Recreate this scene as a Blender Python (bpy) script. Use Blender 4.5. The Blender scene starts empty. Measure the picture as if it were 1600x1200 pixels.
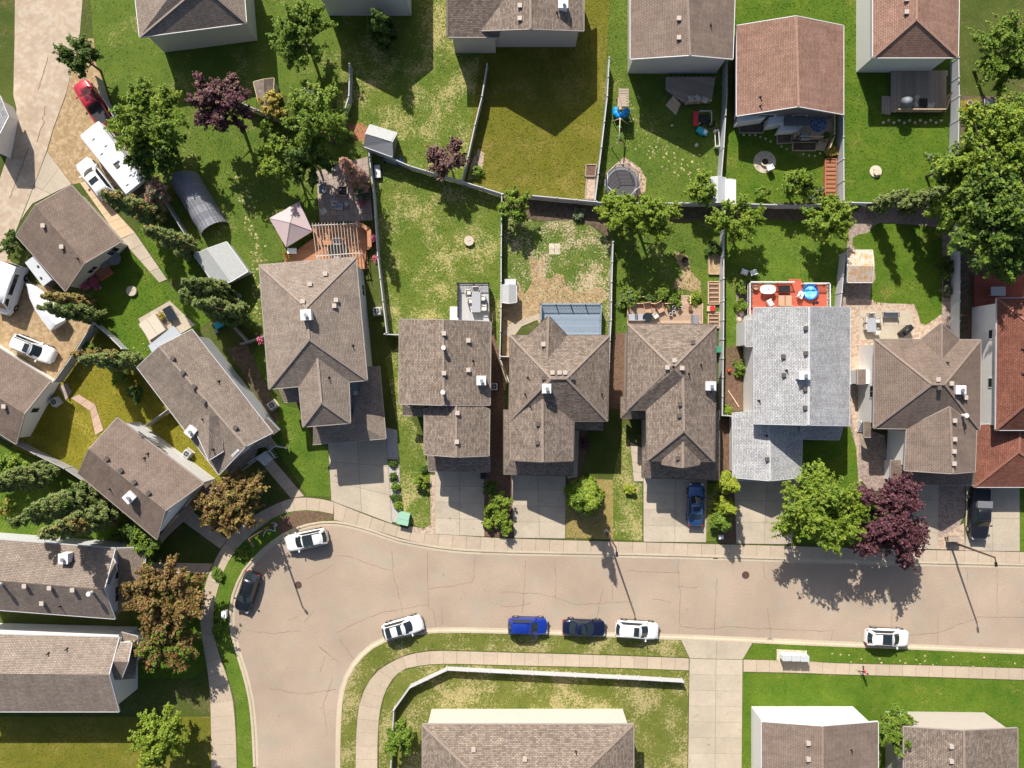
import bpy, math, random
import numpy as np
from mathutils import Vector, Matrix
from mathutils.geometry import intersect_ray_tri
R = math.radians
rng = np.random.default_rng(7)
random.seed(11)
scene = bpy.context.scene
col = scene.collection
H = 88.0           # drone height, metres
S = 14.0           # photo pixels (1600 wide) per metre on the ground

# ---------------------------------------------------------------- camera, sky, sun, exposure
cam = bpy.data.cameras.new("camera")
cam_o = bpy.data.objects.new("camera", cam); col.objects.link(cam_o)
cam_o.location = (0, 0, H); cam_o.rotation_euler = (0, 0, 0)
cam.sensor_width = 36.0
cam.lens = 36.0 * S * H / 1600.0
cam.clip_start = 1.0; cam.clip_end = 2000.0
scene.camera = cam_o
SUN_EL = 41.0
az = Vector((-0.327, 0.945, 0)).normalized()
world = bpy.data.worlds.new("World"); scene.world = world
world.use_nodes = True
wn = world.node_tree.nodes; wl = world.node_tree.links
wn.clear()
wo = wn.new("ShaderNodeOutputWorld"); wb = wn.new("ShaderNodeBackground"); sk = wn.new("ShaderNodeTexSky")
sk.sky_type = 'NISHITA'; sk.sun_disc = False
sk.sun_elevation = R(SUN_EL); sk.sun_rotation = R(341)
wb.inputs[1].default_value = 0.09
sk.air_density = 0.8; sk.dust_density = 2.0
wl.new(sk.outputs[0], wb.inputs[0]); wl.new(wb.outputs[0], wo.inputs[0])
sun = bpy.data.lights.new("sun", 'SUN'); sun.energy = 4.9; sun.angle = R(0.5); sun.color = (1.0, 0.94, 0.85)
sun_o = bpy.data.objects.new("sun", sun); col.objects.link(sun_o)
d = Vector((-az.x * math.cos(R(SUN_EL)), -az.y * math.cos(R(SUN_EL)), -math.sin(R(SUN_EL))))
sun_o.rotation_euler = d.to_track_quat('-Z', 'Y').to_euler(); sun_o.location = (-20, 60, 60)
vs = scene.view_settings
vs.view_transform = 'Standard'; vs.look = 'None'; vs.gamma = 1.0; vs.exposure = 0.58
vs.use_curve_mapping = False

# ---------------------------------------------------------------- helpers
def W(px, py, z=0.0):
    """a point of the place from its place in the photograph and its real height"""
    k = (H - z) / H / S
    return Vector(((px - 800) * k, (600 - py) * k, z))
ORG = {}
def tag(o, label=None, cat=None, group=None, kind=None):
    if label: o['label'] = label
    if cat: o['category'] = cat
    if group: o['group'] = group
    if kind: o['kind'] = kind
    return o
def thing(name, loc, label, cat, group=None, rz=0.0):
    o = bpy.data.objects.new(name, None); col.objects.link(o)
    o.empty_display_size = 0.3
    o.location = loc; o.rotation_euler = (0, 0, rz)
    ORG[o.name] = Vector(loc)
    return tag(o, label, cat, group)
def link_mesh(name, me, parent, org):
    o = bpy.data.objects.new(name, me); col.objects.link(o)
    if parent is not None: o.parent = parent
    else: o.location = org
    ORG[o.name] = Vector(org)
    return o
class B:
    def __init__(s): s.v = []; s.f = []; s.m = []; s.sm = []
    def add(s, vs_, fs, mi=0, sm=False):
        n = len(s.v); s.v += [tuple(x) for x in vs_]
        for f in fs: s.f.append(tuple(n + i for i in f)); s.m.append(mi); s.sm.append(sm)
        return s
    def box(s, c, size, rz=0.0, mi=0, taper=1.0):
        x, y, z = (q / 2 for q in size); ca, sa = math.cos(rz), math.sin(rz)
        vs_ = []
        for dz, t in ((-z, 1.0), (z, taper)):
            for dx, dy in ((-x, -y), (x, -y), (x, y), (-x, y)):
                dx2, dy2 = dx * t, dy * t
                vs_.append((c[0] + dx2 * ca - dy2 * sa, c[1] + dx2 * sa + dy2 * ca, c[2] + dz))
        return s.add(vs_, [(3, 2, 1, 0), (4, 5, 6, 7), (0, 1, 5, 4), (1, 2, 6, 5), (2, 3, 7, 6), (3, 0, 4, 7)], mi)
    def prism(s, poly, z0, z1, mi=0, mi_side=None, bottom=True):
        n = len(poly)
        a = sum(poly[i][0] * poly[(i + 1) % n][1] - poly[(i + 1) % n][0] * poly[i][1] for i in range(n))
        if a < 0: poly = list(reversed(poly))
        k = len(s.v)
        s.v += [(p[0], p[1], z0) for p in poly] + [(p[0], p[1], z1) for p in poly]
        def put(f, m): s.f.append(tuple(k + i for i in f)); s.m.append(m); s.sm.append(False)
        put(range(n, 2 * n), mi)
        if bottom: put(range(n - 1, -1, -1), mi)
        for i in range(n):
            j = (i + 1) % n; put((i, j, n + j, n + i), mi if mi_side is None else mi_side)
        return s
    def poly3(s, pts, mi=0): return s.add(pts, [tuple(range(len(pts)))], mi)
    def slab3(s, top, drop, mi=0):
        """closed plate under a 3-D polygon"""
        n = len(top); vs_ = [tuple(p) for p in top] + [(p[0], p[1], p[2] - drop) for p in top]
        fs = [tuple(range(n)), tuple(range(2 * n - 1, n - 1, -1))]
        for i in range(n):
            j = (i + 1) % n; fs.append((j, i, n + i, n + j))
        return s.add(vs_, fs, mi)
    def cyl(s, c, r0, r1, z0, z1, n=12, mi=0, sm=True, cap=True):
        vs_ = []
        for z, r in ((z0, r0), (z1, r1)):
            for i in range(n):
                a = 2 * math.pi * i / n; vs_.append((c[0] + r * math.cos(a), c[1] + r * math.sin(a), z))
        s.add(vs_, [(i, (i + 1) % n, n + (i + 1) % n, n + i) for i in range(n)], mi, sm)
        if cap:
            k = len(s.v) - 2 * n
            s.f.append(tuple(k + n + i for i in range(n))); s.m.append(mi); s.sm.append(False)
            s.f.append(tuple(k + i for i in range(n - 1, -1, -1))); s.m.append(mi); s.sm.append(False)
        return s
    def tube(s, p0, p1, r0, r1=None, n=6, mi=0):
        p0, p1 = Vector(p0), Vector(p1); r1 = r0 if r1 is None else r1
        ax = (p1 - p0)
        if ax.length < 1e-6: return s
        ax.normalize(); u = ax.orthogonal().normalized(); w = ax.cross(u)
        vs_ = []
        for p, r in ((p0, r0), (p1, r1)):
            for i in range(n):
                a = 2 * math.pi * i / n; vs_.append(p + u * (r * math.cos(a)) + w * (r * math.sin(a)))
        s.add(vs_, [(i, (i + 1) % n, n + (i + 1) % n, n + i) for i in range(n)], mi, True)
        k = len(s.v) - 2 * n
        s.f.append(tuple(k + n + i for i in range(n))); s.m.append(mi); s.sm.append(False)
        s.f.append(tuple(k + i for i in range(n - 1, -1, -1))); s.m.append(mi); s.sm.append(False)
        return s
    def ring(s, c, r, z, t=0.03, n=16, mi=0):
        for i in range(n):
            a0, a1 = 2 * math.pi * i / n, 2 * math.pi * (i + 1) / n
            s.tube((c[0] + r * math.cos(a0), c[1] + r * math.sin(a0), z), (c[0] + r * math.cos(a1), c[1] + r * math.sin(a1), z), t, t, 5, mi)
        return s
    def bar(s, p0, p1, wdt, hgt, mi=0):
        """upright-section bar between two points (p at its top centre)"""
        p0, p1 = Vector(p0), Vector(p1); d_ = p1 - p0; h_ = Vector((d_.x, d_.y, 0))
        if h_.length < 1e-6: return s
        h_.normalize(); q = Vector((-h_.y, h_.x, 0)) * (wdt / 2); dn = Vector((0, 0, -hgt))
        vs_ = [p0 + q + dn, p0 - q + dn, p1 - q + dn, p1 + q + dn, p0 + q, p0 - q, p1 - q, p1 + q]
        return s.add(vs_, [(0, 1, 2, 3), (7, 6, 5, 4), (0, 4, 5, 1), (1, 5, 6, 2), (2, 6, 7, 3), (3, 7, 4, 0)], mi)
    def loft(s, secs, mi=0, sm=True, closed=True, caps=True):
        n = len(secs[0]); k = len(s.v)
        for q in secs: s.v += [tuple(p) for p in q]
        for i in range(len(secs) - 1):
            for j in range(n if closed else n - 1):
                a, b = k + i * n + j, k + i * n + (j + 1) % n
                s.f.append((a, b, b + n, a + n)); s.m.append(mi); s.sm.append(sm)
        if caps and closed:
            s.f.append(tuple(k + j for j in range(n - 1, -1, -1))); s.m.append(mi); s.sm.append(False)
            s.f.append(tuple(k + (len(secs) - 1) * n + j for j in range(n))); s.m.append(mi); s.sm.append(False)
        return s
    def build(s, name, mats, parent=None, org=None, uv=False, kind=None, label=None):
        if parent is not None: og = ORG[parent.name]
        else: og = Vector(org) if org is not None else Vector((0, 0, 0))
        me = bpy.data.meshes.new(name)
        me.from_pydata([(x - og.x, y - og.y, z - og.z) for x, y, z in s.v], [], s.f)
        for m_ in (mats if isinstance(mats, (list, tuple)) else [mats]): me.materials.append(m_)
        me.polygons.foreach_set('material_index', s.m); me.polygons.foreach_set('use_smooth', s.sm)
        if uv:
            L = me.uv_layers.new(name='uv').data
            for p in me.polygons:
                n_ = p.normal.copy(); h_ = n_.cross(Vector((0, 0, 1)))
                if h_.length < 1e-4: h_ = Vector((1, 0, 0))
                h_.normalize(); w_ = n_.cross(h_)
                for li in p.loop_indices:
                    c = me.vertices[me.loops[li].vertex_index].co; L[li].uv = (c.dot(h_), c.dot(w_))
        me.update()
        o = link_mesh(name, me, parent, og)
        if kind: o['kind'] = kind
        if label: o['label'] = label
        return o
def quads(name, V, mats, parent=None, org=(0, 0, 0), kind=None, idx=None):
    """one mesh of many loose quads, V = (n,4,3)"""
    og = np.array(ORG[parent.name] if parent is not None else org)
    V = np.asarray(V, dtype=np.float32) - og.astype(np.float32)
    n = len(V); me = bpy.data.meshes.new(name)
    me.vertices.add(4 * n); me.vertices.foreach_set('co', V.reshape(-1))
    me.loops.add(4 * n); me.loops.foreach_set('vertex_index', np.arange(4 * n, dtype=np.int32))
    me.polygons.add(n); me.polygons.foreach_set('loop_start', np.arange(0, 4 * n, 4, dtype=np.int32))
    for m_ in (mats if isinstance(mats, (list, tuple)) else [mats]): me.materials.append(m_)
    if idx is not None: me.polygons.foreach_set('material_index', np.asarray(idx, dtype=np.int32))
    me.update(calc_edges=True)
    o = link_mesh(name, me, parent, Vector(og.tolist()))
    if kind: o['kind'] = kind
    return o
def kids(o): return [c for c in bpy.data.objects if c.parent == o]
def copy_tree(o, parent=None):
    c = o.copy(); col.objects.link(c); ORG[c.name] = ORG[o.name]
    if parent is not None: c.parent = parent
    for ch in o.children: copy_tree(ch, c)
    return c
def place(proto, first, loc, rz, label, group=None):
    o = proto if first else copy_tree(proto)
    o.location = loc; o.rotation_euler = (0, 0, rz); o['label'] = label
    if group: o['group'] = group
    return o
def head(dx, dy): return math.atan2(-dy, dx)

# ---------------------------------------------------------------- materials
MATS = {}
def mat(name, c, rough=0.8, var=0.0, scale=6.0, bump=0.0, bscale=30.0, metal=0.0, coat=0.0, c2=None, island=0.0, big=0.0, bigscale=0.35, stain=None, spec=0.3, obj=0.0, lo=0.45, hi=0.6, space='Object', spots=None):
    if name in MATS: return MATS[name]
    m = bpy.data.materials.new(name); m.use_nodes = True
    nt = m.node_tree; N = nt.nodes; L = nt.links
    b = N["Principled BSDF"]
    b.inputs['Roughness'].default_value = rough; b.inputs['Metallic'].default_value = metal
    b.inputs['Specular IOR Level'].default_value = spec
    if coat: b.inputs['Coat Weight'].default_value = coat; b.inputs['Coat Roughness'].default_value = 0.05
    rgb = N.new("ShaderNodeRGB"); rgb.outputs[0].default_value = (*c, 1); out = rgb.outputs[0]
    if space == 'World':
        g_ = N.new("ShaderNodeNewGeometry"); vec = g_.outputs['Position']
    else:
        tc = N.new("ShaderNodeTexCoord"); vec = tc.outputs['Object']
    def noise(sc, det=4, ro=0.6):
        n_ = N.new("ShaderNodeTexNoise"); n_.inputs['Scale'].default_value = sc; n_.inputs['Detail'].default_value = det
        n_.inputs['Roughness'].default_value = ro; L.new(vec, n_.inputs['Vector']); return n_.outputs[0]
    def ramp(f, a, bb):
        r_ = N.new("ShaderNodeMapRange"); r_.inputs[1].default_value = a; r_.inputs[2].default_value = bb; L.new(f, r_.inputs[0]); return r_.outputs[0]
    def mix(f, a, bcol):
        x = N.new("ShaderNodeMix"); x.data_type = 'RGBA'
        L.new(f, x.inputs[0]); L.new(a, x.inputs[6])
        if isinstance(bcol, tuple): x.inputs[7].default_value = (*bcol, 1)
        else: L.new(bcol, x.inputs[7])
        return x.outputs[2]
    def gain(colr, f, amt):
        """value up and down by amt round 1"""
        r_ = N.new("ShaderNodeMapRange"); r_.inputs[3].default_value = 1 - amt; r_.inputs[4].default_value = 1 + amt; L.new(f, r_.inputs[0])
        x = N.new("ShaderNodeVectorMath"); x.operation = 'SCALE'; L.new(colr, x.inputs[0]); L.new(r_.outputs[0], x.inputs['Scale']); return x.outputs[0]
    if c2: out = mix(ramp(noise(scale * 0.5), lo, hi), out, c2)
    if stain:
        sc_, lo_, hi_, cc_ = stain; out = mix(ramp(noise(sc_, 6, 0.7), lo_, hi_), out, cc_)
    if spots: out = mix(ramp(noise(spots[0], 3, 0.55), spots[1], spots[1] + 0.05), out, spots[2])
    if var: out = gain(out, ramp(noise(scale, 5, 0.7), 0.3, 0.7), var)
    if big: out = gain(out, ramp(noise(bigscale, 3), 0.3, 0.7), big)
    if island:
        g = N.new("ShaderNodeNewGeometry"); out = gain(out, g.outputs['Random Per Island'], island)
    if obj:
        oi = N.new("ShaderNodeObjectInfo"); out = gain(out, oi.outputs['Random'], obj)
    L.new(out, b.inputs['Base Color'])
    if bump:
        bp = N.new("ShaderNodeBump"); bp.inputs['Strength'].default_value = bump; bp.inputs['Distance'].default_value = 0.03
        L.new(noise(bscale, 4), bp.inputs['Height']); L.new(bp.outputs[0], b.inputs['Normal'])
    MATS[name] = m; return m
def leafmat(name, c, c2, c3=None, trans=0.38):
    if name in MATS: return MATS[name]
    m = bpy.data.materials.new(name); m.use_nodes = True
    nt = m.node_tree; N = nt.nodes; L = nt.links; N.clear()
    o = N.new("ShaderNodeOutputMaterial"); g = N.new("ShaderNodeNewGeometry")
    r_ = N.new("ShaderNodeValToRGB"); e = r_.color_ramp.elements
    e[0].position = 0.0; e[0].color = (*c, 1); e[1].position = 1.0; e[1].color = (*(c3 or c2), 1)
    x = e.new(0.55); x.color = (*c2, 1)
    L.new(g.outputs['Random Per Island'], r_.inputs[0])
    pb = N.new("ShaderNodeBsdfPrincipled"); pb.inputs['Roughness'].default_value = 0.55; pb.inputs['Specular IOR Level'].default_value = 0.25
    tr = N.new("ShaderNodeBsdfTranslucent"); mx = N.new("ShaderNodeMixShader"); mx.inputs[0].default_value = trans
    L.new(r_.outputs[0], pb.inputs['Base Color']); L.new(r_.outputs[0], tr.inputs[0])
    L.new(pb.outputs[0], mx.inputs[1]); L.new(tr.outputs[0], mx.inputs[2]); L.new(mx.outputs[0], o.inputs[0])
    MATS[name] = m; return m
def shingle(name, c, c2, w=0.33, h=0.17, mortar=0.012, spread=0.5):
    if name in MATS: return MATS[name]
    m = bpy.data.materials.new(name); m.use_nodes = True
    nt = m.node_tree; N = nt.nodes; L = nt.links; b = N["Principled BSDF"]; b.inputs['Roughness'].default_value = 0.9; b.inputs['Specular IOR Level'].default_value = 0.15
    uv = N.new("ShaderNodeUVMap"); uv.uv_map = 'uv'
    br = N.new("ShaderNodeTexBrick"); br.offset = 0.5; br.inputs['Scale'].default_value = 1.0
    br.inputs['Brick Width'].default_value = w; br.inputs['Row Height'].default_value = h; br.inputs['Mortar Size'].default_value = mortar
    br.inputs['Color1'].default_value = (*c, 1); br.inputs['Color2'].default_value = (*c2, 1); br.inputs['Mortar'].default_value = (*(q * 0.35 for q in c2), 1)
    L.new(uv.outputs[0], br.inputs['Vector'])
    n1 = N.new("ShaderNodeTexNoise"); n1.inputs['Scale'].default_value = 7.0; n1.inputs['Detail'].default_value = 5; n1.inputs['Roughness'].default_value = 0.8; L.new(uv.outputs[0], n1.inputs['Vector'])
    n2 = N.new("ShaderNodeTexNoise"); n2.inputs['Scale'].default_value = 0.5; n2.inputs['Detail'].default_value = 4; L.new(uv.outputs[0], n2.inputs['Vector'])
    # streaks down the slope
    mp = N.new("ShaderNodeMapping"); mp.inputs['Scale'].default_value = (2.2, 0.25, 1); L.new(uv.outputs[0], mp.inputs[0])
    n3 = N.new("ShaderNodeTexNoise"); n3.inputs['Scale'].default_value = 1.0; n3.inputs['Detail'].default_value = 3; L.new(mp.outputs[0], n3.inputs['Vector'])
    out = br.outputs[0]
    for nn, lo, hi in ((n1, 1 - spread, 1 + spread), (n2, 0.86, 1.14), (n3, 0.9, 1.1)):
        r_ = N.new("ShaderNodeMapRange"); r_.inputs[1].default_value = 0.3; r_.inputs[2].default_value = 0.7; r_.inputs[3].default_value = lo; r_.inputs[4].default_value = hi
        L.new(nn.outputs[0], r_.inputs[0])
        x = N.new("ShaderNodeVectorMath"); x.operation = 'SCALE'; L.new(out, x.inputs[0]); L.new(r_.outputs[0], x.inputs['Scale']); out = x.outputs[0]
    oi = N.new("ShaderNodeObjectInfo"); r_ = N.new("ShaderNodeMapRange"); r_.inputs[3].default_value = 0.93; r_.inputs[4].default_value = 1.07; L.new(oi.outputs['Random'], r_.inputs[0])
    x = N.new("ShaderNodeVectorMath"); x.operation = 'SCALE'; L.new(out, x.inputs[0]); L.new(r_.outputs[0], x.inputs['Scale']); out = x.outputs[0]
    L.new(out, b.inputs['Base Color'])
    bp = N.new("ShaderNodeBump"); bp.inputs['Strength'].default_value = 0.7; bp.inputs['Distance'].default_value = 0.02
    L.new(br.outputs[1], bp.inputs['Height']); bp.invert = True
    L.new(bp.outputs[0], b.inputs['Normal'])
    MATS[name] = m; return m
def siding(name, c):
    if name in MATS: return MATS[name]
    m = mat(name, c, 0.6, var=0.04, scale=2.0, spec=0.3)
    nt = m.node_tree; N = nt.nodes; L = nt.links
    g = N.new("ShaderNodeNewGeometry"); sx = N.new("ShaderNodeSeparateXYZ"); L.new(g.outputs['Position'], sx.inputs[0])
    md = N.new("ShaderNodeMath"); md.operation = 'FRACT'; dv = N.new("ShaderNodeMath"); dv.operation = 'MULTIPLY'; dv.inputs[1].default_value = 5.0
    L.new(sx.outputs[2], dv.inputs[0]); L.new(dv.outputs[0], md.inputs[0])
    bp = N.new("ShaderNodeBump"); bp.inputs['Strength'].default_value = 0.6; bp.inputs['Distance'].default_value = 0.03
    L.new(md.outputs[0], bp.inputs['Height']); L.new(bp.outputs[0], N["Principled BSDF"].inputs['Normal'])
    return m
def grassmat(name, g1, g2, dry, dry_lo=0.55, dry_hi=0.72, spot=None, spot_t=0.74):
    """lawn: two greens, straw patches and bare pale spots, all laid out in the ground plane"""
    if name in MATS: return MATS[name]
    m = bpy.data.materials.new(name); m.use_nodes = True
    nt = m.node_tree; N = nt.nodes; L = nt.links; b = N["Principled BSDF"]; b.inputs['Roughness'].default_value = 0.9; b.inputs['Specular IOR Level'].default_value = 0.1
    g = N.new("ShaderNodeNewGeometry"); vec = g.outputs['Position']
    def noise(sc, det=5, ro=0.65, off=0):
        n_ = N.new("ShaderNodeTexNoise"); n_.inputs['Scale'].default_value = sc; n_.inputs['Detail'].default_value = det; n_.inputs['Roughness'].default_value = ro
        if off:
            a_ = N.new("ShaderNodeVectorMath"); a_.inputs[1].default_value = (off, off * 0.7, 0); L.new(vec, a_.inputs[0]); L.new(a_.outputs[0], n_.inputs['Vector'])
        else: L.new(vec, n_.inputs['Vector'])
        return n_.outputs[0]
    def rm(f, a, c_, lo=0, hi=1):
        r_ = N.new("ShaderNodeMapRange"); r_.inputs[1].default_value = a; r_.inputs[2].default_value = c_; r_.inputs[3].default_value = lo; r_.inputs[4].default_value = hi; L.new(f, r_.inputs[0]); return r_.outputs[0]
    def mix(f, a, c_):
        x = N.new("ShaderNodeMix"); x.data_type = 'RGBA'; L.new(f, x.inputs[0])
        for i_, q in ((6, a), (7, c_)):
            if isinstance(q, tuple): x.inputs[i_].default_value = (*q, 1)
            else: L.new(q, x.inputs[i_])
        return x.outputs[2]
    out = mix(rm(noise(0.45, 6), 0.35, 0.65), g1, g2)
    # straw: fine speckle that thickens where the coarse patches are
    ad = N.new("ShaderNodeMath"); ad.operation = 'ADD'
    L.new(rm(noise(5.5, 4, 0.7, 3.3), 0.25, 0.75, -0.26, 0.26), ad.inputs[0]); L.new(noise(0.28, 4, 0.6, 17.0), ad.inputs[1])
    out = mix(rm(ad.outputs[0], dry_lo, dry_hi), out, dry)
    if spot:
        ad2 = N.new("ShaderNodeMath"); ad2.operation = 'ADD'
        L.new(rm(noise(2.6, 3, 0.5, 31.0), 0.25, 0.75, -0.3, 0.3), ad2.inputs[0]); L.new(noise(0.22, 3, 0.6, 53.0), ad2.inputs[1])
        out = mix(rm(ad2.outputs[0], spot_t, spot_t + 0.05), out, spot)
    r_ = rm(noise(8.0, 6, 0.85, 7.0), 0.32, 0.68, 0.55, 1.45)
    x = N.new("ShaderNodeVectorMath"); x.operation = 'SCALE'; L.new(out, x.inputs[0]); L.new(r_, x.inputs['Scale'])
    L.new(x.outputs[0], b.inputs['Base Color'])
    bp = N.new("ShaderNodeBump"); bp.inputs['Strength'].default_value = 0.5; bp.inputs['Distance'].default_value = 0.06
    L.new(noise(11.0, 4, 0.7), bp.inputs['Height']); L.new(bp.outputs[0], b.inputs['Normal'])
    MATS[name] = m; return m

GR = {
 'green':  grassmat('lawn_green', (0.070, 0.118, 0.017), (0.106, 0.150, 0.023), (0.301, 0.264, 0.108), 0.62, 0.80),
 'bright': grassmat('lawn_bright', (0.070, 0.129, 0.015), (0.113, 0.167, 0.020), (0.241, 0.232, 0.076), 0.66, 0.84),
 'deep':   grassmat('lawn_deep', (0.059, 0.119, 0.011), (0.100, 0.152, 0.016), (0.228, 0.198, 0.052), 0.64, 0.84),
 'yellow': grassmat('lawn_yellow', (0.150, 0.140, 0.014), (0.200, 0.178, 0.020), (0.33, 0.265, 0.06), 0.56, 0.78),
 'olive':  grassmat('lawn_olive', (0.110, 0.118, 0.014), (0.145, 0.140, 0.018), (0.22, 0.175, 0.045), 0.52, 0.74),
 'straw':  grassmat('lawn_straw', (0.082, 0.133, 0.018), (0.122, 0.158, 0.025), (0.361, 0.317, 0.133), 0.50, 0.68),
 'patchy': grassmat('lawn_patchy', (0.075, 0.125, 0.020), (0.115, 0.154, 0.028), (0.422, 0.338, 0.216), 0.53, 0.62),
 'dry':    grassmat('lawn_dry', (0.24, 0.19, 0.066), (0.31, 0.24, 0.09), (0.14, 0.14, 0.035), 0.55, 0.7),
 'verge':  grassmat('lawn_verge', (0.097, 0.120, 0.020), (0.141, 0.154, 0.033), (0.334, 0.283, 0.132), 0.49, 0.64),
 'shade':  grassmat('lawn_shade', (0.053, 0.077, 0.015), (0.075, 0.096, 0.020), (0.132, 0.115, 0.050), 0.55, 0.75),
}
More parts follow.
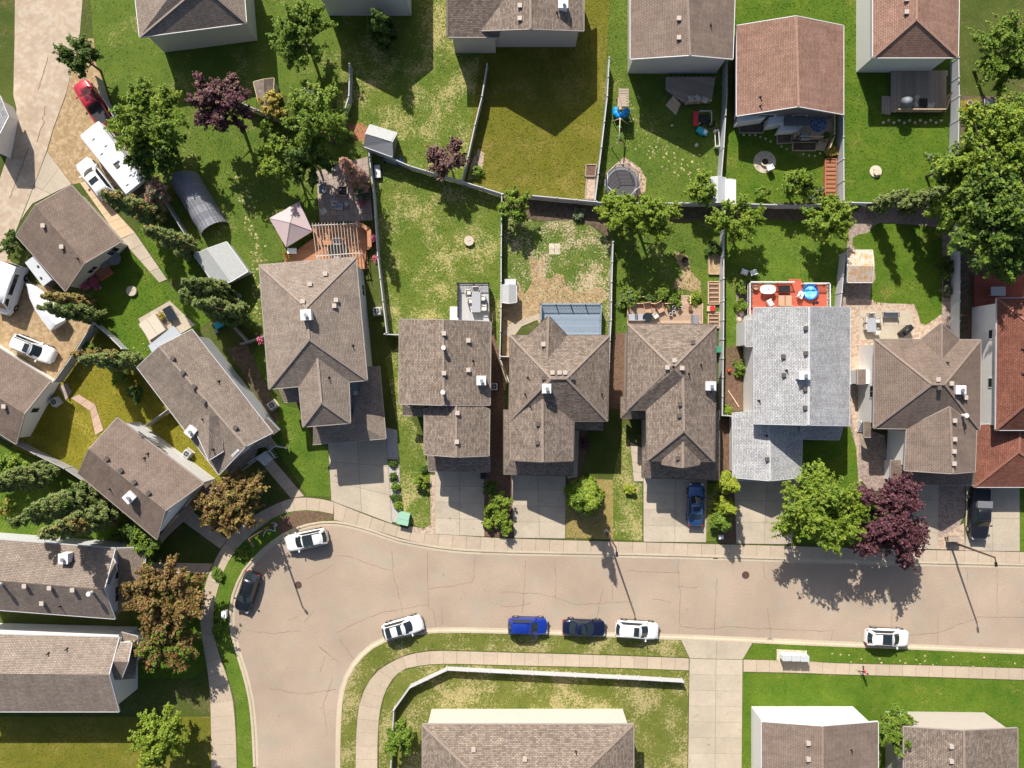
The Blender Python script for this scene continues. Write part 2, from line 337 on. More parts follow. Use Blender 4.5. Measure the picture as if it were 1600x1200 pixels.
M = {
 'soil':   mat('soil', (0.13, 0.095, 0.065), 0.95, var=0.4, scale=5, bump=0.6, c2=(0.085, 0.06, 0.04), space='World'),
 'mulch':  mat('mulch', (0.17, 0.10, 0.065), 0.95, var=0.5, scale=9, bump=0.8, c2=(0.11, 0.07, 0.05), space='World'),
 'redmulch': mat('red_mulch', (0.33, 0.15, 0.08), 0.95, var=0.4, scale=8, bump=0.7, space='World'),
 'dirt':   mat('dirt', (0.31, 0.215, 0.115), 0.95, var=0.22, scale=3, bump=0.4, c2=(0.37, 0.27, 0.16), stain=(1.1, 0.60, 0.70, (0.21, 0.14, 0.075)), space='World'),
 'asphalt': mat('asphalt', (0.338, 0.260, 0.195), 0.9, var=0.10, scale=9, bump=0.25, bscale=60, c2=(0.352, 0.280, 0.215), big=0.11, bigscale=0.16, stain=(0.34, 0.52, 0.72, (0.315, 0.282, 0.222)), spots=(1.1, 0.70, (0.25, 0.195, 0.155)), space='World'),
 'alley':  mat('alley_concrete', (0.385, 0.30, 0.22), 0.9, var=0.1, scale=2, bump=0.2, c2=(0.42, 0.35, 0.27), big=0.08, space='World'),
 'conc':   mat('concrete', (0.41, 0.335, 0.25), 0.88, var=0.09, scale=4, bump=0.2, bscale=40, big=0.06, obj=0.06, stain=(0.9, 0.62, 0.76, (0.33, 0.265, 0.195)), space='World'),
 'drive':  mat('driveway_concrete', (0.41, 0.350, 0.270), 0.88, var=0.08, scale=4, bump=0.15, bscale=40, big=0.09, obj=0.07, stain=(0.8, 0.58, 0.74, (0.325, 0.268, 0.195)), spots=(1.3, 0.69, (0.27, 0.22, 0.165)), space='World'),
 'kerb':   mat('kerb_concrete', (0.45, 0.375, 0.275), 0.85, var=0.12, scale=5, obj=0.05, space='World'),
 'joint':  mat('joint', (0.16, 0.122, 0.088), 0.95, space='World'),
 'crack':  mat('crack', (0.20, 0.14, 0.10), 0.95),
 'gravel': mat('gravel', (0.40, 0.37, 0.35), 0.95, var=0.5, scale=9, bump=0.9, bscale=14, space='World'),
 'pebble': mat('pebble', (0.48, 0.37, 0.28), 0.95, var=0.5, scale=8, bump=0.9, bscale=12, c2=(0.32, 0.23, 0.17), space='World'),
 'rockbed': mat('rock_bed', (0.33, 0.26, 0.22), 0.95, var=0.55, scale=8, bump=0.9, bscale=12, c2=(0.22, 0.16, 0.13), space='World'),
 'paver':  mat('paver', (0.34, 0.27, 0.23), 0.9, var=0.25, scale=8, bump=0.4, obj=0.12, space='World'),
 'pinkpaver': mat('pink_paver', (0.42, 0.29, 0.22), 0.9, var=0.15, scale=8, obj=0.08, space='World'),
 'stone':  mat('stone', (0.50, 0.43, 0.34), 0.9, var=0.18, scale=9, bump=0.5, obj=0.12),
 'white':  mat('white_trim', (0.64, 0.635, 0.62), 0.5, var=0.03),
 'vinyl':  mat('white_vinyl', (0.47, 0.47, 0.485), 0.45, var=0.06, scale=1.5, obj=0.05),
 'vinylg': mat('grey_vinyl', (0.34, 0.33, 0.33), 0.55, var=0.08, scale=1.5, obj=0.06),
 'darktrim': mat('dark_trim', (0.10, 0.085, 0.075), 0.6),
 'taupetrim': mat('taupe_trim', (0.32, 0.28, 0.25), 0.6),
 'wallwhite': siding('siding_white', (0.76, 0.745, 0.725)),
 'wallcream': siding('siding_cream', (0.56, 0.52, 0.465)),
 'wallgrey': siding('siding_grey', (0.52, 0.53, 0.54)),
 'walltaupe': siding('siding_taupe', (0.46, 0.41, 0.37)),
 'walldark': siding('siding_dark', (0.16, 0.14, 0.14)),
 'glass':  mat('window_glass', (0.02, 0.025, 0.03), 0.06, spec=0.6),
 'carglass': mat('car_glass', (0.018, 0.026, 0.030), 0.05, spec=0.7),
 'tyre':   mat('tyre', (0.02, 0.02, 0.02), 0.85), 'rim': mat('rim', (0.45, 0.45, 0.46), 0.35, metal=0.8),
 'black':  mat('black_plastic', (0.018, 0.018, 0.02), 0.55), 'blackmetal': mat('black_metal', (0.03, 0.03, 0.032), 0.45, metal=0.4),
 'steel':  mat('galvanised', (0.38, 0.38, 0.38), 0.45, metal=0.7, var=0.08),
 'lampred': mat('tail_lamp', (0.45, 0.02, 0.02), 0.25), 'lampclear': mat('head_lamp', (0.6, 0.6, 0.6), 0.15, metal=0.5),
 'bark':   mat('bark', (0.14, 0.10, 0.075), 0.95, var=0.3, scale=8, bump=0.6),
 'wood':   mat('cedar_wood', (0.39, 0.185, 0.095), 0.7, var=0.15, scale=5, island=0.14),
 'woodpale': mat('pale_wood', (0.50, 0.38, 0.25), 0.8, var=0.15, scale=5, island=0.08),
 'woodgrey': mat('weathered_wood', (0.34, 0.27, 0.22), 0.85, var=0.15, scale=5, island=0.14),
 'rednwood': mat('redwood_planter', (0.36, 0.13, 0.07), 0.8, var=0.2, scale=4),
 'reddeck_shaded': mat('red_deck_stain_shaded', (0.20, 0.046, 0.032), 0.7, var=0.10, scale=4, island=0.10),  # same red stain, with the tree shade put into a darker colour
 'reddeck': mat('red_deck_stain', (0.46, 0.105, 0.060), 0.65, var=0.08, scale=4, island=0.10),
 'bluedeck': mat('slate_deck_stain', (0.215, 0.27, 0.335), 0.65, var=0.08, scale=4, island=0.12),
 'greydeck': mat('grey_deck_boards', (0.43, 0.43, 0.44), 0.6, var=0.06, island=0.05),
 'browndeck': mat('brown_deck_boards', (0.40, 0.28, 0.20), 0.8, var=0.12, island=0.16),
 'cushion': mat('pale_cushion', (0.58, 0.54, 0.49), 0.9, var=0.06), 'cushiongrey': mat('grey_cushion', (0.32, 0.33, 0.36), 0.9, var=0.06),
 'tan':    mat('tan_weave', (0.42, 0.28, 0.19), 0.9, var=0.15, scale=20),
 'plasticwhite': mat('white_plastic', (0.78, 0.78, 0.76), 0.4),
 'blue':   mat('blue_plastic', (0.02, 0.17, 0.55), 0.4), 'poolblue': mat('pool_blue', (0.04, 0.33, 0.72), 0.3), 'teal': mat('teal_plastic', (0.03, 0.36, 0.44), 0.4),
 'red':    mat('red_plastic', (0.55, 0.03, 0.04), 0.4), 'green': mat('green_plastic', (0.04, 0.22, 0.12), 0.5), 'pink': mat('pink_bloom', (0.55, 0.12, 0.20), 0.8, var=0.3),
 'mint':   mat('mint_enamel', (0.27, 0.46, 0.34), 0.45, var=0.08), 'terracotta': mat('terracotta', (0.45, 0.16, 0.09), 0.8),
 'canvas': mat('mauve_canvas', (0.47, 0.37, 0.37), 0.9, var=0.05, scale=3, bump=0.15, bscale=8), 'tarp2': mat('tent_cover', (0.175, 0.18, 0.205), 0.5, var=0.15, scale=3, bump=0.5, bscale=5),
 'tarp': mat('grey_tarp', (0.20, 0.21, 0.235), 0.45, var=0.12, scale=3, bump=0.5, bscale=5),
 'shrink': mat('white_shrinkwrap', (0.72, 0.73, 0.75), 0.35, var=0.05, bump=0.5, bscale=4),
 'rv':     mat('rv_white', (0.76, 0.76, 0.76), 0.4, var=0.05, scale=2, stain=(0.8, 0.6, 0.75, (0.62, 0.61, 0.58))),
 'iron':   mat('cast_iron', (0.085, 0.048, 0.036), 0.8, var=0.3, scale=20, bump=0.6), 'rust': mat('rusty_tin', (0.52, 0.43, 0.34), 0.6, var=0.1, stain=(2.2, 0.44, 0.60, (0.47, 0.25, 0.095)), metal=0.1),
 'tin':    mat('pale_tin', (0.52, 0.535, 0.55), 0.45, var=0.06, metal=0.2),
 'shedgrey': mat('shed_roof_grey', (0.33, 0.33, 0.345), 0.8, var=0.15, scale=6), 'shedpale': mat('shed_roof_pale', (0.36, 0.37, 0.365), 0.85, var=0.2, scale=8), 'darkroof': mat('dark_felt', (0.13, 0.125, 0.13), 0.9, var=0.15),
 'net':    mat('net', (0.05, 0.05, 0.055), 0.9), 'mesh': mat('bounce_mat', (0.075, 0.07, 0.075), 0.8, var=0.1),
 'rug':    mat('blue_rug', (0.05, 0.10, 0.24), 0.95, c2=(0.30, 0.38, 0.48), scale=7),
 'skin':   mat('skin', (0.50, 0.30, 0.22), 0.6), 'shirt': mat('red_shirt', (0.50, 0.06, 0.09), 0.85, var=0.1), 'trousers': mat('dark_trousers', (0.03, 0.03, 0.04), 0.9), 'hair': mat('brown_hair', (0.06, 0.03, 0.02), 0.8),
 'water':  mat('pool_water', (0.08, 0.45, 0.80), 0.08, c2=(0.35, 0.72, 0.9), scale=6, bump=0.6, bscale=6, spec=0.5),
 'ash':    mat('ash', (0.05, 0.045, 0.045), 0.95, var=0.4),
}
SH = {
 'taupe': shingle('shingle_taupe', (0.285, 0.232, 0.190), (0.218, 0.174, 0.142), spread=0.4),
 'brown': shingle('shingle_brown', (0.232, 0.176, 0.142), (0.190, 0.143, 0.116), spread=0.28),
 'mix':   shingle('shingle_mixed', (0.278, 0.222, 0.180), (0.160, 0.124, 0.099), spread=0.5),
 'grey':  shingle('shingle_light_grey', (0.43, 0.43, 0.435), (0.32, 0.32, 0.325), spread=0.6),
 'red':   shingle('shingle_red', (0.225, 0.094, 0.064), (0.165, 0.066, 0.046), spread=0.42),
 'rose':  shingle('shingle_rose', (0.31, 0.188, 0.142), (0.245, 0.143, 0.108), spread=0.38),
}
LF = {
 'lime':   leafmat('leaf_lime', (0.134, 0.224, 0.018), (0.237, 0.326, 0.031), (0.358, 0.416, 0.064)),
 'green':  leafmat('leaf_green', (0.090, 0.173, 0.018), (0.166, 0.262, 0.028), (0.256, 0.326, 0.051)),
 'dark':   leafmat('leaf_dark', (0.046, 0.102, 0.014), (0.090, 0.156, 0.024), (0.156, 0.210, 0.041)),
 'conifer': leafmat('needle_green', (0.066, 0.115, 0.025), (0.159, 0.210, 0.055), (0.288, 0.301, 0.097), 0.2),
 'conbrown': leafmat('needle_brown', (0.138, 0.126, 0.029), (0.252, 0.198, 0.050), (0.396, 0.282, 0.102), 0.2),
 'cedar':  leafmat('needle_golden', (0.150, 0.222, 0.017), (0.264, 0.318, 0.026), (0.372, 0.384, 0.042), 0.25),
 'purple': leafmat('leaf_purple', (0.049, 0.019, 0.026), (0.113, 0.041, 0.052), (0.216, 0.092, 0.103), 0.25),
 'bronze': leafmat('leaf_bronze', (0.114, 0.066, 0.050), (0.198, 0.120, 0.090), (0.312, 0.204, 0.144), 0.25),
 'orange': leafmat('leaf_russet', (0.092, 0.103, 0.019), (0.216, 0.124, 0.041), (0.367, 0.211, 0.092), 0.3),
 'pinkish': leafmat('leaf_pinkish', (0.281, 0.140, 0.103), (0.454, 0.248, 0.184), (0.562, 0.356, 0.270), 0.25),
 'grey':   leafmat('leaf_sage', (0.108, 0.150, 0.072), (0.186, 0.240, 0.120), (0.312, 0.336, 0.204)),
 'yellow': leafmat('leaf_yellow', (0.264, 0.252, 0.030), (0.456, 0.372, 0.072), (0.600, 0.468, 0.144)),
}
# ================================================================ GROUND, ROADS, PAVEMENTS
G0 = 0.10          # level of the yards above the road
def P2(pts, z=0.0): return [W(x, y, z) for x, y in pts]
LAYER = [0]; BOXES = []
def sheet(name, pts, m, lift=None, label=None, kind='structure', depth=0.0):
    xs = [p[0] for p in pts]; ys = [p[1] for p in pts]; bb = (min(xs), max(xs), min(ys), max(ys))
    LAYER[0] = 1 + max([l for c, l in BOXES if c[0] < bb[1] and c[1] > bb[0] and c[2] < bb[3] and c[3] > bb[2]], default=0)
    BOXES.append((bb, LAYER[0]))
    z = G0 + 0.004 * LAYER[0]
    b = B(); q = P2(pts, z)
    b.prism([(p.x, p.y) for p in q], z - 0.05, z, bottom=False)
    return tag(b.build(name, m), label=label, kind=kind)
def area_tri(pts):
    return abs(sum(pts[i][0] * pts[(i + 1) % len(pts)][1] - pts[(i + 1) % len(pts)][0] * pts[i][1] for i in range(len(pts)))) / 2
def inside(pts, X, Y):
    r = np.zeros(len(X), bool); n = len(pts); j = n - 1
    for i in range(n):
        xi, yi = pts[i]; xj, yj = pts[j]
        if yi != yj:
            r ^= ((yi > Y) != (yj > Y)) & (X < (xj - xi) * (Y - yi) / (yj - yi) + xi)
        j = i
    return r
def tufts(parent, pts, m, z, per=22, size=0.07):
    """short blades standing on a lawn"""
    q = [(p.x, p.y) for p in P2(pts, z)]
    n = int(area_tri(q) * per); xs = [p[0] for p in q]; ys = [p[1] for p in q]
    X = rng.uniform(min(xs), max(xs), n * 3); Y = rng.uniform(min(ys), max(ys), n * 3)
    k = inside(q, X, Y); X, Y = X[k][:n], Y[k][:n]; n = len(X)
    a = rng.uniform(0, math.tau, n); s = size * rng.uniform(0.5, 1.5, n); hgt = rng.uniform(0.02, 0.07, n)
    ux, uy = np.cos(a) * s, np.sin(a) * s; lx, ly = rng.normal(0, 0.11, n), rng.normal(-0.06, 0.10, n)
    V = np.zeros((n, 4, 3))
    for i, (sx, t) in enumerate(((-1, 0), (1, 0), (0.4, 1), (-0.4, 1))):
        V[:, i, 0] = X + ux * sx + lx * t; V[:, i, 1] = Y + uy * sx + ly * t; V[:, i, 2] = z - 0.02 + t * (hgt + 0.02)
    return quads('grass_tufts', V, m, parent=parent, kind='stuff')
def lawn(pts, kind_, per=22, name='lawn', size=0.07):
    o = sheet(name, pts, GR[kind_]); z = G0 + 0.004 * LAYER[0]
    tufts(o, pts, GR[kind_], z, per, size)
    return o
def lerp(a, b, t): return (a[0] + (b[0] - a[0]) * t, a[1] + (b[1] - a[1]) * t)
def resample(pts, n=None, step=None):
    d_ = [0.0]
    for i in range(1, len(pts)): d_.append(d_[-1] + math.dist(pts[i - 1], pts[i]))
    if n is None: n = max(1, round(d_[-1] / step))
    out = []; k = 0
    for i in range(n + 1):
        t = d_[-1] * i / n
        while k < len(pts) - 2 and d_[k + 1] < t: k += 1
        s_ = (t - d_[k]) / max(1e-9, d_[k + 1] - d_[k]); out.append(lerp(pts[k], pts[k + 1], s_))
    return out
def smooth(pts, it=2):
    for _ in range(it):
        o = [pts[0]]
        for i in range(len(pts) - 1): o += [lerp(pts[i], pts[i + 1], 0.25), lerp(pts[i], pts[i + 1], 0.75)]
        pts = o + [pts[-1]]
    return pts
def nearest(p, line):
    best = None
    for i in range(len(line) - 1):
        u, v = line[i], line[i + 1]; dx, dy = v[0] - u[0], v[1] - u[1]; t = max(0, min(1, ((p[0] - u[0]) * dx + (p[1] - u[1]) * dy) / max(1e-9, dx * dx + dy * dy)))
        q = (u[0] + dx * t, u[1] + dy * t); dd = math.dist(p, q)
        if best is None or dd < best[0]: best = (dd, q)
    return best[1]
def slabs(parent, a, b_, n, m, z, gap=0.02, name='slab', thick=0.1):
    """a paved strip between two lines cut into n slabs, each a piece of its own"""
    A = resample(a, n); Bq = [nearest(p, b_) for p in A] if len(b_) > 4 else resample(b_, n)
    if len(b_) > 4: Bq[0], Bq[-1] = b_[0], b_[-1]
    for i in range(n):
        q = [A[i], A[i + 1], Bq[i + 1], Bq[i]]; c = (sum(p[0] for p in q) / 4, sum(p[1] for p in q) / 4)
        zz = z + random.uniform(-0.004, 0.004)
        w_ = [W(x, y, 0) for x, y in q]; cc = sum(w_, Vector()) / 4
        w_ = [p - (p - cc).normalized() * gap for p in w_]
        bb = B().prism([(p.x, p.y) for p in w_], z - thick, zz)
        bb.build(name, m, parent)
def paved(name, quad, nx, ny, m, label=None, z=0.16, piece='slab', base='joint', gap=0.022, kind='structure'):
    """quad TL,TR,BR,BL cut into nx by ny slabs over a darker bed"""
    q = P2(quad, 0)
    o = tag(B().prism([(p.x, p.y) for p in q], 0.0, z - 0.02).build(name, M[base]), label, kind=kind)
    for j in range(ny):
        l0, l1 = lerp(quad[0], quad[3], j / ny), lerp(quad[0], quad[3], (j + 1) / ny)
        r0, r1 = lerp(quad[1], quad[2], j / ny), lerp(quad[1], quad[2], (j + 1) / ny)
        slabs(o, [l0, r0], [l1, r1], nx, m, z, gap, piece)
    return o

tag(B().poly3([(-900, -900, -0.3), (900, -900, -0.3), (900, 900, -0.3), (-900, 900, -0.3)]).build('ground', GR['olive']), kind='structure')

kerb_n = [(381, 1050), (370, 1019), (361, 985), (360, 951), (364.6, 926), (378, 895.5), (386.5, 884), (412, 857), (437, 838), (462, 825), (496, 816), (530, 815), (576, 827), (620, 843), (638, 847), (700, 858), (780, 862), (900, 864), (1040, 867), (1200, 872), (1440, 879), (1600, 882), (2600, 912)]
kerb_n = [(430, 2200), (400, 1250), (395, 1110)] + kerb_n
kerb_s = [(2600, 1056), (1600, 1020), (1424, 1012), (1310, 1008), (1177, 1002), (1065, 997), (1033, 996.5), (950, 993), (857, 989.5), (790, 987.5), (695.5, 985.5), (660, 988), (630, 993), (603, 1000), (587.5, 1007), (571, 1019), (556, 1036), (545, 1052), (535, 1080), (530, 1130), (530, 1250), (560, 2200)]
kn, ks = smooth(kerb_n, 2), smooth(kerb_s, 2)
road_pts = kn + ks
road = tag(B().poly3(P2(road_pts, 0.0)).build('road', M['asphalt']), kind='structure')
# yards north and west of the kerb, and south of it
tag(B().prism([(p.x, p.y) for p in P2(kn + [(2600, -1400), (-1400, -1400), (-1400, 2200)])], -0.3, G0).build('terrain', GR['shade']), kind='structure')
tag(B().prism([(p.x, p.y) for p in P2(ks + [(2600, 2200)])], -0.3, G0).build('terrain', GR['shade']), kind='structure')

def kerb(line, side):
    """sloped kerb and gutter along the road edge; side +1: road lies to the left of the line"""
    o = tag(bpy.data.objects.new('kerb', None), kind='structure'); col.objects.link(o); ORG[o.name] = Vector((0, 0, 0))
    L_ = resample(line, step=21); q = [W(x, y, 0) for x, y in L_]; nrm = []
    for i in range(len(q)):
        t = (q[min(i + 1, len(q) - 1)] - q[max(i - 1, 0)]); t.normalize(); nrm.append(Vector((-t.y, t.x, 0)) * side)
    prof = [(-0.16, 0.118), (0.0, 0.122), (0.10, 0.105), (0.17, 0.022), (0.42, 0.010), (0.43, -0.02)]
    for k in range(0, len(q) - 1, 2):
        e = min(k + 2, len(q) - 1); secs = []
        for i in range(k, e + 1):
            secs.append([q[i] + nrm[i] * u + Vector((0, 0, v)) for u, v in prof])
        B().loft(secs, closed=False, sm=False).build('kerb_stone', M['kerb'], o)
    return o
kerb([p for p in kn if -50 < p[0] < 1650 and p[1] < 1260], -1)
kerb([p for p in ks if p[0] < 1650 and p[1] < 1260], -1)

def crack(pts, w_=0.05, it=0):
    q = resample(pts, step=5); b = B(); last = None
    for i, p in enumerate(q):
        jx, jy = random.gauss(0, 0.55), random.gauss(0, 0.55)
        w0 = W(p[0] + jx, p[1] + jy, 0.004); t = random.uniform(0.5, 1.3) * w_ / 2
        nx = Vector(W(*q[min(i + 1, len(q) - 1)]) - W(*q[max(i - 1, 0)])); nx = Vector((-nx.y, nx.x, 0)).normalized()
        cur = (w0 + nx * t, w0 - nx * t)
        if last: b.add([last[0], last[1], cur[1], cur[0]], [(0, 1, 2, 3)])
        last = cur
    return b.build('crack', M['crack'], road)
for c in ([(613, 860), (613, 893), (620, 918), (627, 945), (629, 958)], [(668, 862), (668, 900), (669, 945)], [(742, 866), (741, 895), (738, 910), (700, 917), (670, 920)],
          [(525, 868), (545, 869), (575, 881), (612, 892)], [(525, 990), (560, 972), (600, 956), (640, 950), (668, 945), (679, 960), (681, 980)], [(822, 875), (820, 905), (818, 935), (816, 957)],
          [(866, 878), (869, 910), (867, 935)], [(942, 920), (936, 945), (934, 965)], [(956, 912), (957, 938)], [(1060, 872), (1060, 900), (1063, 935), (1061, 990)],
          [(1062, 916), (1080, 919), (1092, 918)], [(1120, 902), (1118, 950), (1116, 993)], [(1064, 979), (1105, 983), (1140, 979), (1200, 983), (1300, 986)], [(1198, 950), (1203, 975), (1204, 1000)],
          [(1302, 985), (1298, 1003)], [(1396, 930), (1394, 955), (1393, 980)], [(1466, 965), (1465, 1008)], [(1420, 993), (1465, 989), (1500, 975), (1530, 964), (1600, 965)], [(1558, 890), (1558, 960)],
          [(1510, 885), (1512, 905)], [(781, 925), (850, 928), (900, 945), (990, 940)], [(530, 998), (545, 1020), (556, 1033)], [(500, 1012), (530, 1035)], [(508, 1024), (500, 1050)], [(383, 985), (430, 990), (470, 985)],
          [(498, 1010), (515, 1025)], [(451, 970), (466, 962)], [(476, 972), (490, 955)], [(520, 883), (495, 897), (478, 905)], [(781, 947), (800, 948), (830, 942)], [(1020, 935), (1048, 942)],
          [(1190, 870), (1196, 905)], [(980, 892), (1062, 895)], [(520, 1060), (505, 1100), (512, 1150)], [(420, 1075), (470, 1085), (525, 1078)], [(690, 950), (692, 975)]):
    crack(c)

# pavements
def pavement(a, b_, step, label, m='conc', z=0.12):
    a, b_ = smooth(a, 2), smooth(b_, 2)
    o = tag(B().prism([(p.x, p.y) for p in P2(a + list(reversed(b_)))], 0.0, z - 0.018).build('pavement', M['joint']), label, kind='structure')
    n = round((sum(math.dist(a[i], a[i + 1]) for i in range(len(a) - 1)) + sum(math.dist(b_[i], b_[i + 1]) for i in range(len(b_) - 1))) / 2 / step)
    slabs(o, a, b_, n, M[m], z, 0.022)
    return o
pavement([(522, 784), (576, 806), (638, 828), (700, 835), (780, 841), (1040, 848), (1200, 852), (1440, 859), (1600, 862), (1700, 865)],
         [(522, 812), (576, 825), (638, 845), (700, 856), (780, 860), (1040, 865), (1200, 870), (1440, 877), (1600, 880), (1700, 883)], 21.5, 'pale concrete pavement along the north kerb')
pavement([(331, 1250), (330, 1100), (325, 1044), (316, 1000), (312, 960), (316.5, 934), (321, 912), (326, 899), (333, 880.5), (346, 857), (356, 842), (378, 821), (403, 801), (429, 788), (456, 777), (478, 777), (496, 778), (522, 784)],
         [(372, 1250), (368, 1100), (353, 1049), (339, 1010), (334, 982), (334, 951), (337.6, 931), (348, 897), (354.5, 882), (368, 860), (386.6, 840), (412, 820), (432, 805.5), (462.5, 797), (493, 797), (521, 803)], 21, 'curved concrete pavement round the west side of the road bend')
pavement([(556, 1250), (556, 1130), (566, 1080), (587.5, 1048), (614.5, 1032), (638, 1022), (672, 1016), (722.5, 1017), (790, 1019), (940, 1023), (1076, 1028)],
         [(590, 1250), (590, 1130), (600, 1080), (623, 1047), (655, 1039), (695, 1036), (790, 1039), (940, 1042), (1076, 1047)], 21, 'concrete pavement behind the south verge')
pavement([(1161, 1030), (1259, 1032), (1300, 1036), (1450, 1039), (1600, 1044), (1700, 1047)], [(1161, 1049), (1259, 1051), (1300, 1053), (1450, 1057), (1600, 1062), (1700, 1065)], 21, 'concrete pavement at the south east edge')
# the lane that meets the road from the south
paved('crossing', [(1063, 998), (1176, 1003), (1160, 1030), (1077, 1028)], 2, 1, M['drive'], z=0.124)
paved('lane', [(1077, 1028.5), (1160, 1030.5), (1158, 1250), (1074, 1250)], 2, 9, M['drive'], z=0.124)

# verges
lawn([(521, 804), (493, 798), (462.5, 798), (432, 806.5), (412, 821), (386.6, 841), (368, 861), (354.5, 883), (348, 898), (338, 932), (335, 951), (335, 982), (340, 1010), (354, 1049), (369, 1100), (373, 1250), (397, 1250), (392, 1110), (378, 1050), (367, 1019), (358, 985), (357, 951), (361.6, 926), (375, 895.5), (384, 884), (410, 856), (435, 836), (461, 823), (496, 814), (519, 812)], 'bright', 22)
sheet('mulch_bed', [(521, 804), (493, 799), (464, 799), (440, 808), (428, 818), (440, 834), (461, 823), (496, 814), (519, 812)], M['mulch'])
lawn([(556, 1040), (571, 1023), (588, 1011), (604, 1003), (632, 996), (660, 991), (695, 989), (790, 991), (950, 996.5), (1063, 1000), (1077, 1027), (940, 1022), (790, 1018), (722, 1016), (672, 1015), (638, 1021), (614, 1031), (587, 1047), (566, 1080), (556, 1130), (556, 1250), (533, 1250), (533, 1130), (538, 1080), (548, 1053)], 'verge', 25)
lawn([(1178, 1005.5), (1310, 1011), (1424, 1015), (1600, 1023), (1700, 1026), (1700, 1046), (1600, 1043), (1450, 1038), (1300, 1035), (1161, 1029)], 'deep', 25)
lawn([(592, 1250), (592, 1130), (602, 1082), (624, 1050), (656, 1041), (695, 1038), (790, 1041), (940, 1044), (1076, 1049), (1073, 1250)], 'verge', 14)
lawn([(1160, 1051), (1300, 1055), (1600, 1064), (1700, 1067), (1700, 1250), (1159, 1250)], 'deep', 14)
lawn([(-60, 1120), (330, 1120), (330, 1250), (-60, 1250)], 'olive', 10)

# ---- back yards and front lawns, west to east
sheet('dirt', [(103, 60), (158, 60), (160, 150), (182, 190), (219, 258), (262, 330), (240, 335), (205, 335), (130, 285), (113, 288), (74, 237), (83, 204), (103, 150)], M['dirt'])
sheet('dirt', [(-60, 395), (10, 400), (45, 440), (95, 455), (144, 506), (82, 597), (-60, 520)], M['dirt'])
alley = tag(B().prism([(p.x, p.y) for p in P2([(25, -60), (24, 60), (22, 150), (27, 170), (24, 208), (0, 283), (-60, 420), (-60, 500), (-20, 420), (12, 408), (24, 366), (57, 282), (74, 236), (83, 204), (103, 150), (125, 60), (135, -60)])], 0.0, 0.13).build('alley', M['alley']), 'pale concrete alley in the north west corner', kind='structure')
for c in ([(71, 165), (68, 180), (66, 186), (70, 190), (62, 205), (58, 222)], [(45, 230), (30, 270), (15, 310)], [(60, 140), (75, 90)]):
    q = resample(c, step=4); b = B()
    for i in range(len(q) - 1):
        b.bar(W(q[i][0] + random.gauss(0, 0.6), q[i][1], 0.136), W(q[i + 1][0] + random.gauss(0, 0.6), q[i + 1][1], 0.136), 0.09, 0.004)
    b.build('crack', M['crack'], alley)
paved('garage_apron', [(75, 237), (113, 288), (49, 320), (34, 345)], 2, 2, M['drive'])
paved('path', [(126, 286), (137, 283), (212, 364), (188, 374)], 1, 7, M['woodpale'], 'pale concrete strip beside the detached garage roof', z=0.165)
paved('path', [(190, 374), (212, 364), (262, 437), (250, 442)], 1, 4, M['drive'], 'curving concrete path from garage to back patio', z=0.165)
lawn([(140, 450), (190, 378), (215, 380), (258, 440), (330, 500), (300, 520), (240, 590), (190, 545), (146, 504)], 'deep')
lawn([(215, 365), (262, 436), (300, 440), (338, 440), (300, 400), (255, 350), (225, 330)], 'deep')
lawn([(86, 598), (146, 506), (196, 550), (214, 574), (268, 640), (225, 666), (200, 680), (124, 740), (18, 700)], 'yellow')
paved('path', [(112, 622), (124, 616), (150, 632), (142, 642)], 1, 2, M['pinkpaver'], 'pinkish path across the yellowed lawn, upper leg', z=0.17)
paved('path', [(142, 642), (150, 632), (163, 672), (150, 680)], 1, 3, M['pinkpaver'], 'pinkish path across the yellowed lawn, lower leg', z=0.17)
paved('patio', [(92, 604), (106, 598), (114, 612), (104, 626)], 2, 2, M['paver'], 'small brown paver pad by the garage wall', z=0.17)
paved('patio', [(217, 498), (266, 470), (306, 508), (240, 548)], 3, 2, M['drive'], 'beige concrete patio behind the north facing house', z=0.17)
lawn([(-60, 695), (0, 694), (100, 735), (175, 790), (215, 835), (240, 845), (160, 852), (-60, 845)], 'bright')
lawn([(172, 150), (400, 130), (400, 172), (470, 200), (525, 215), (560, 230), (574, 240), (580, 330), (500, 335), (480, 400), (404, 414), (415, 520), (360, 505), (330, 430), (262, 330), (220, 255), (182, 190)], 'green')
lawn([(404, 540), (417, 530), (421, 610), (436, 630), (470, 640), (489, 690), (514, 700), (516, 776), (480, 775), (430, 700), (380, 580)], 'bright')
lawn([(230, 665), (265, 640), (345, 720), (362, 748), (330, 760), (290, 720)], 'yellow')
sheet('soil_bed', [(355, 545), (385, 535), (420, 610), (437, 655), (425, 660)], M['soil'])
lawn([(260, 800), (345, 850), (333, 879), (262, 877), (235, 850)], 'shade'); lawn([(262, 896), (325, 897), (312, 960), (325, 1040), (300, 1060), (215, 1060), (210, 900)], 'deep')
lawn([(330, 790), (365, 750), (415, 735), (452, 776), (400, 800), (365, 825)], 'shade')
paved('path', [(414, 730), (426, 716), (476, 775), (455, 778)], 1, 4, M['conc'], 'front walk from the white porch stairs to the pavement', z=0.165)
paved('path', [(283, 812), (300, 797), (356, 842), (345, 857)], 1, 4, M['conc'], 'front walk under the russet tree', z=0.165)
paved('path', [(228, 878), (333, 880), (326, 896), (228, 895)], 5, 1, M['conc'], 'front walk leading west from the pavement', z=0.165)
paved('patio', [(494, 268), (575, 245), (583, 345), (500, 348)], 9, 9, M['paver'], 'brown paver patio with fire pit', z=0.17)
lawn([(535, -40), (772, -40), (762, 100), (722, 284), (640, 262), (572, 228), (545, 212), (524, 207)], 'straw')
sheet('red_mulch_bed', [(541, 192), (556, 194), (566, 192), (574, 200), (570, 222), (556, 218), (548, 212)], M['redmulch'])
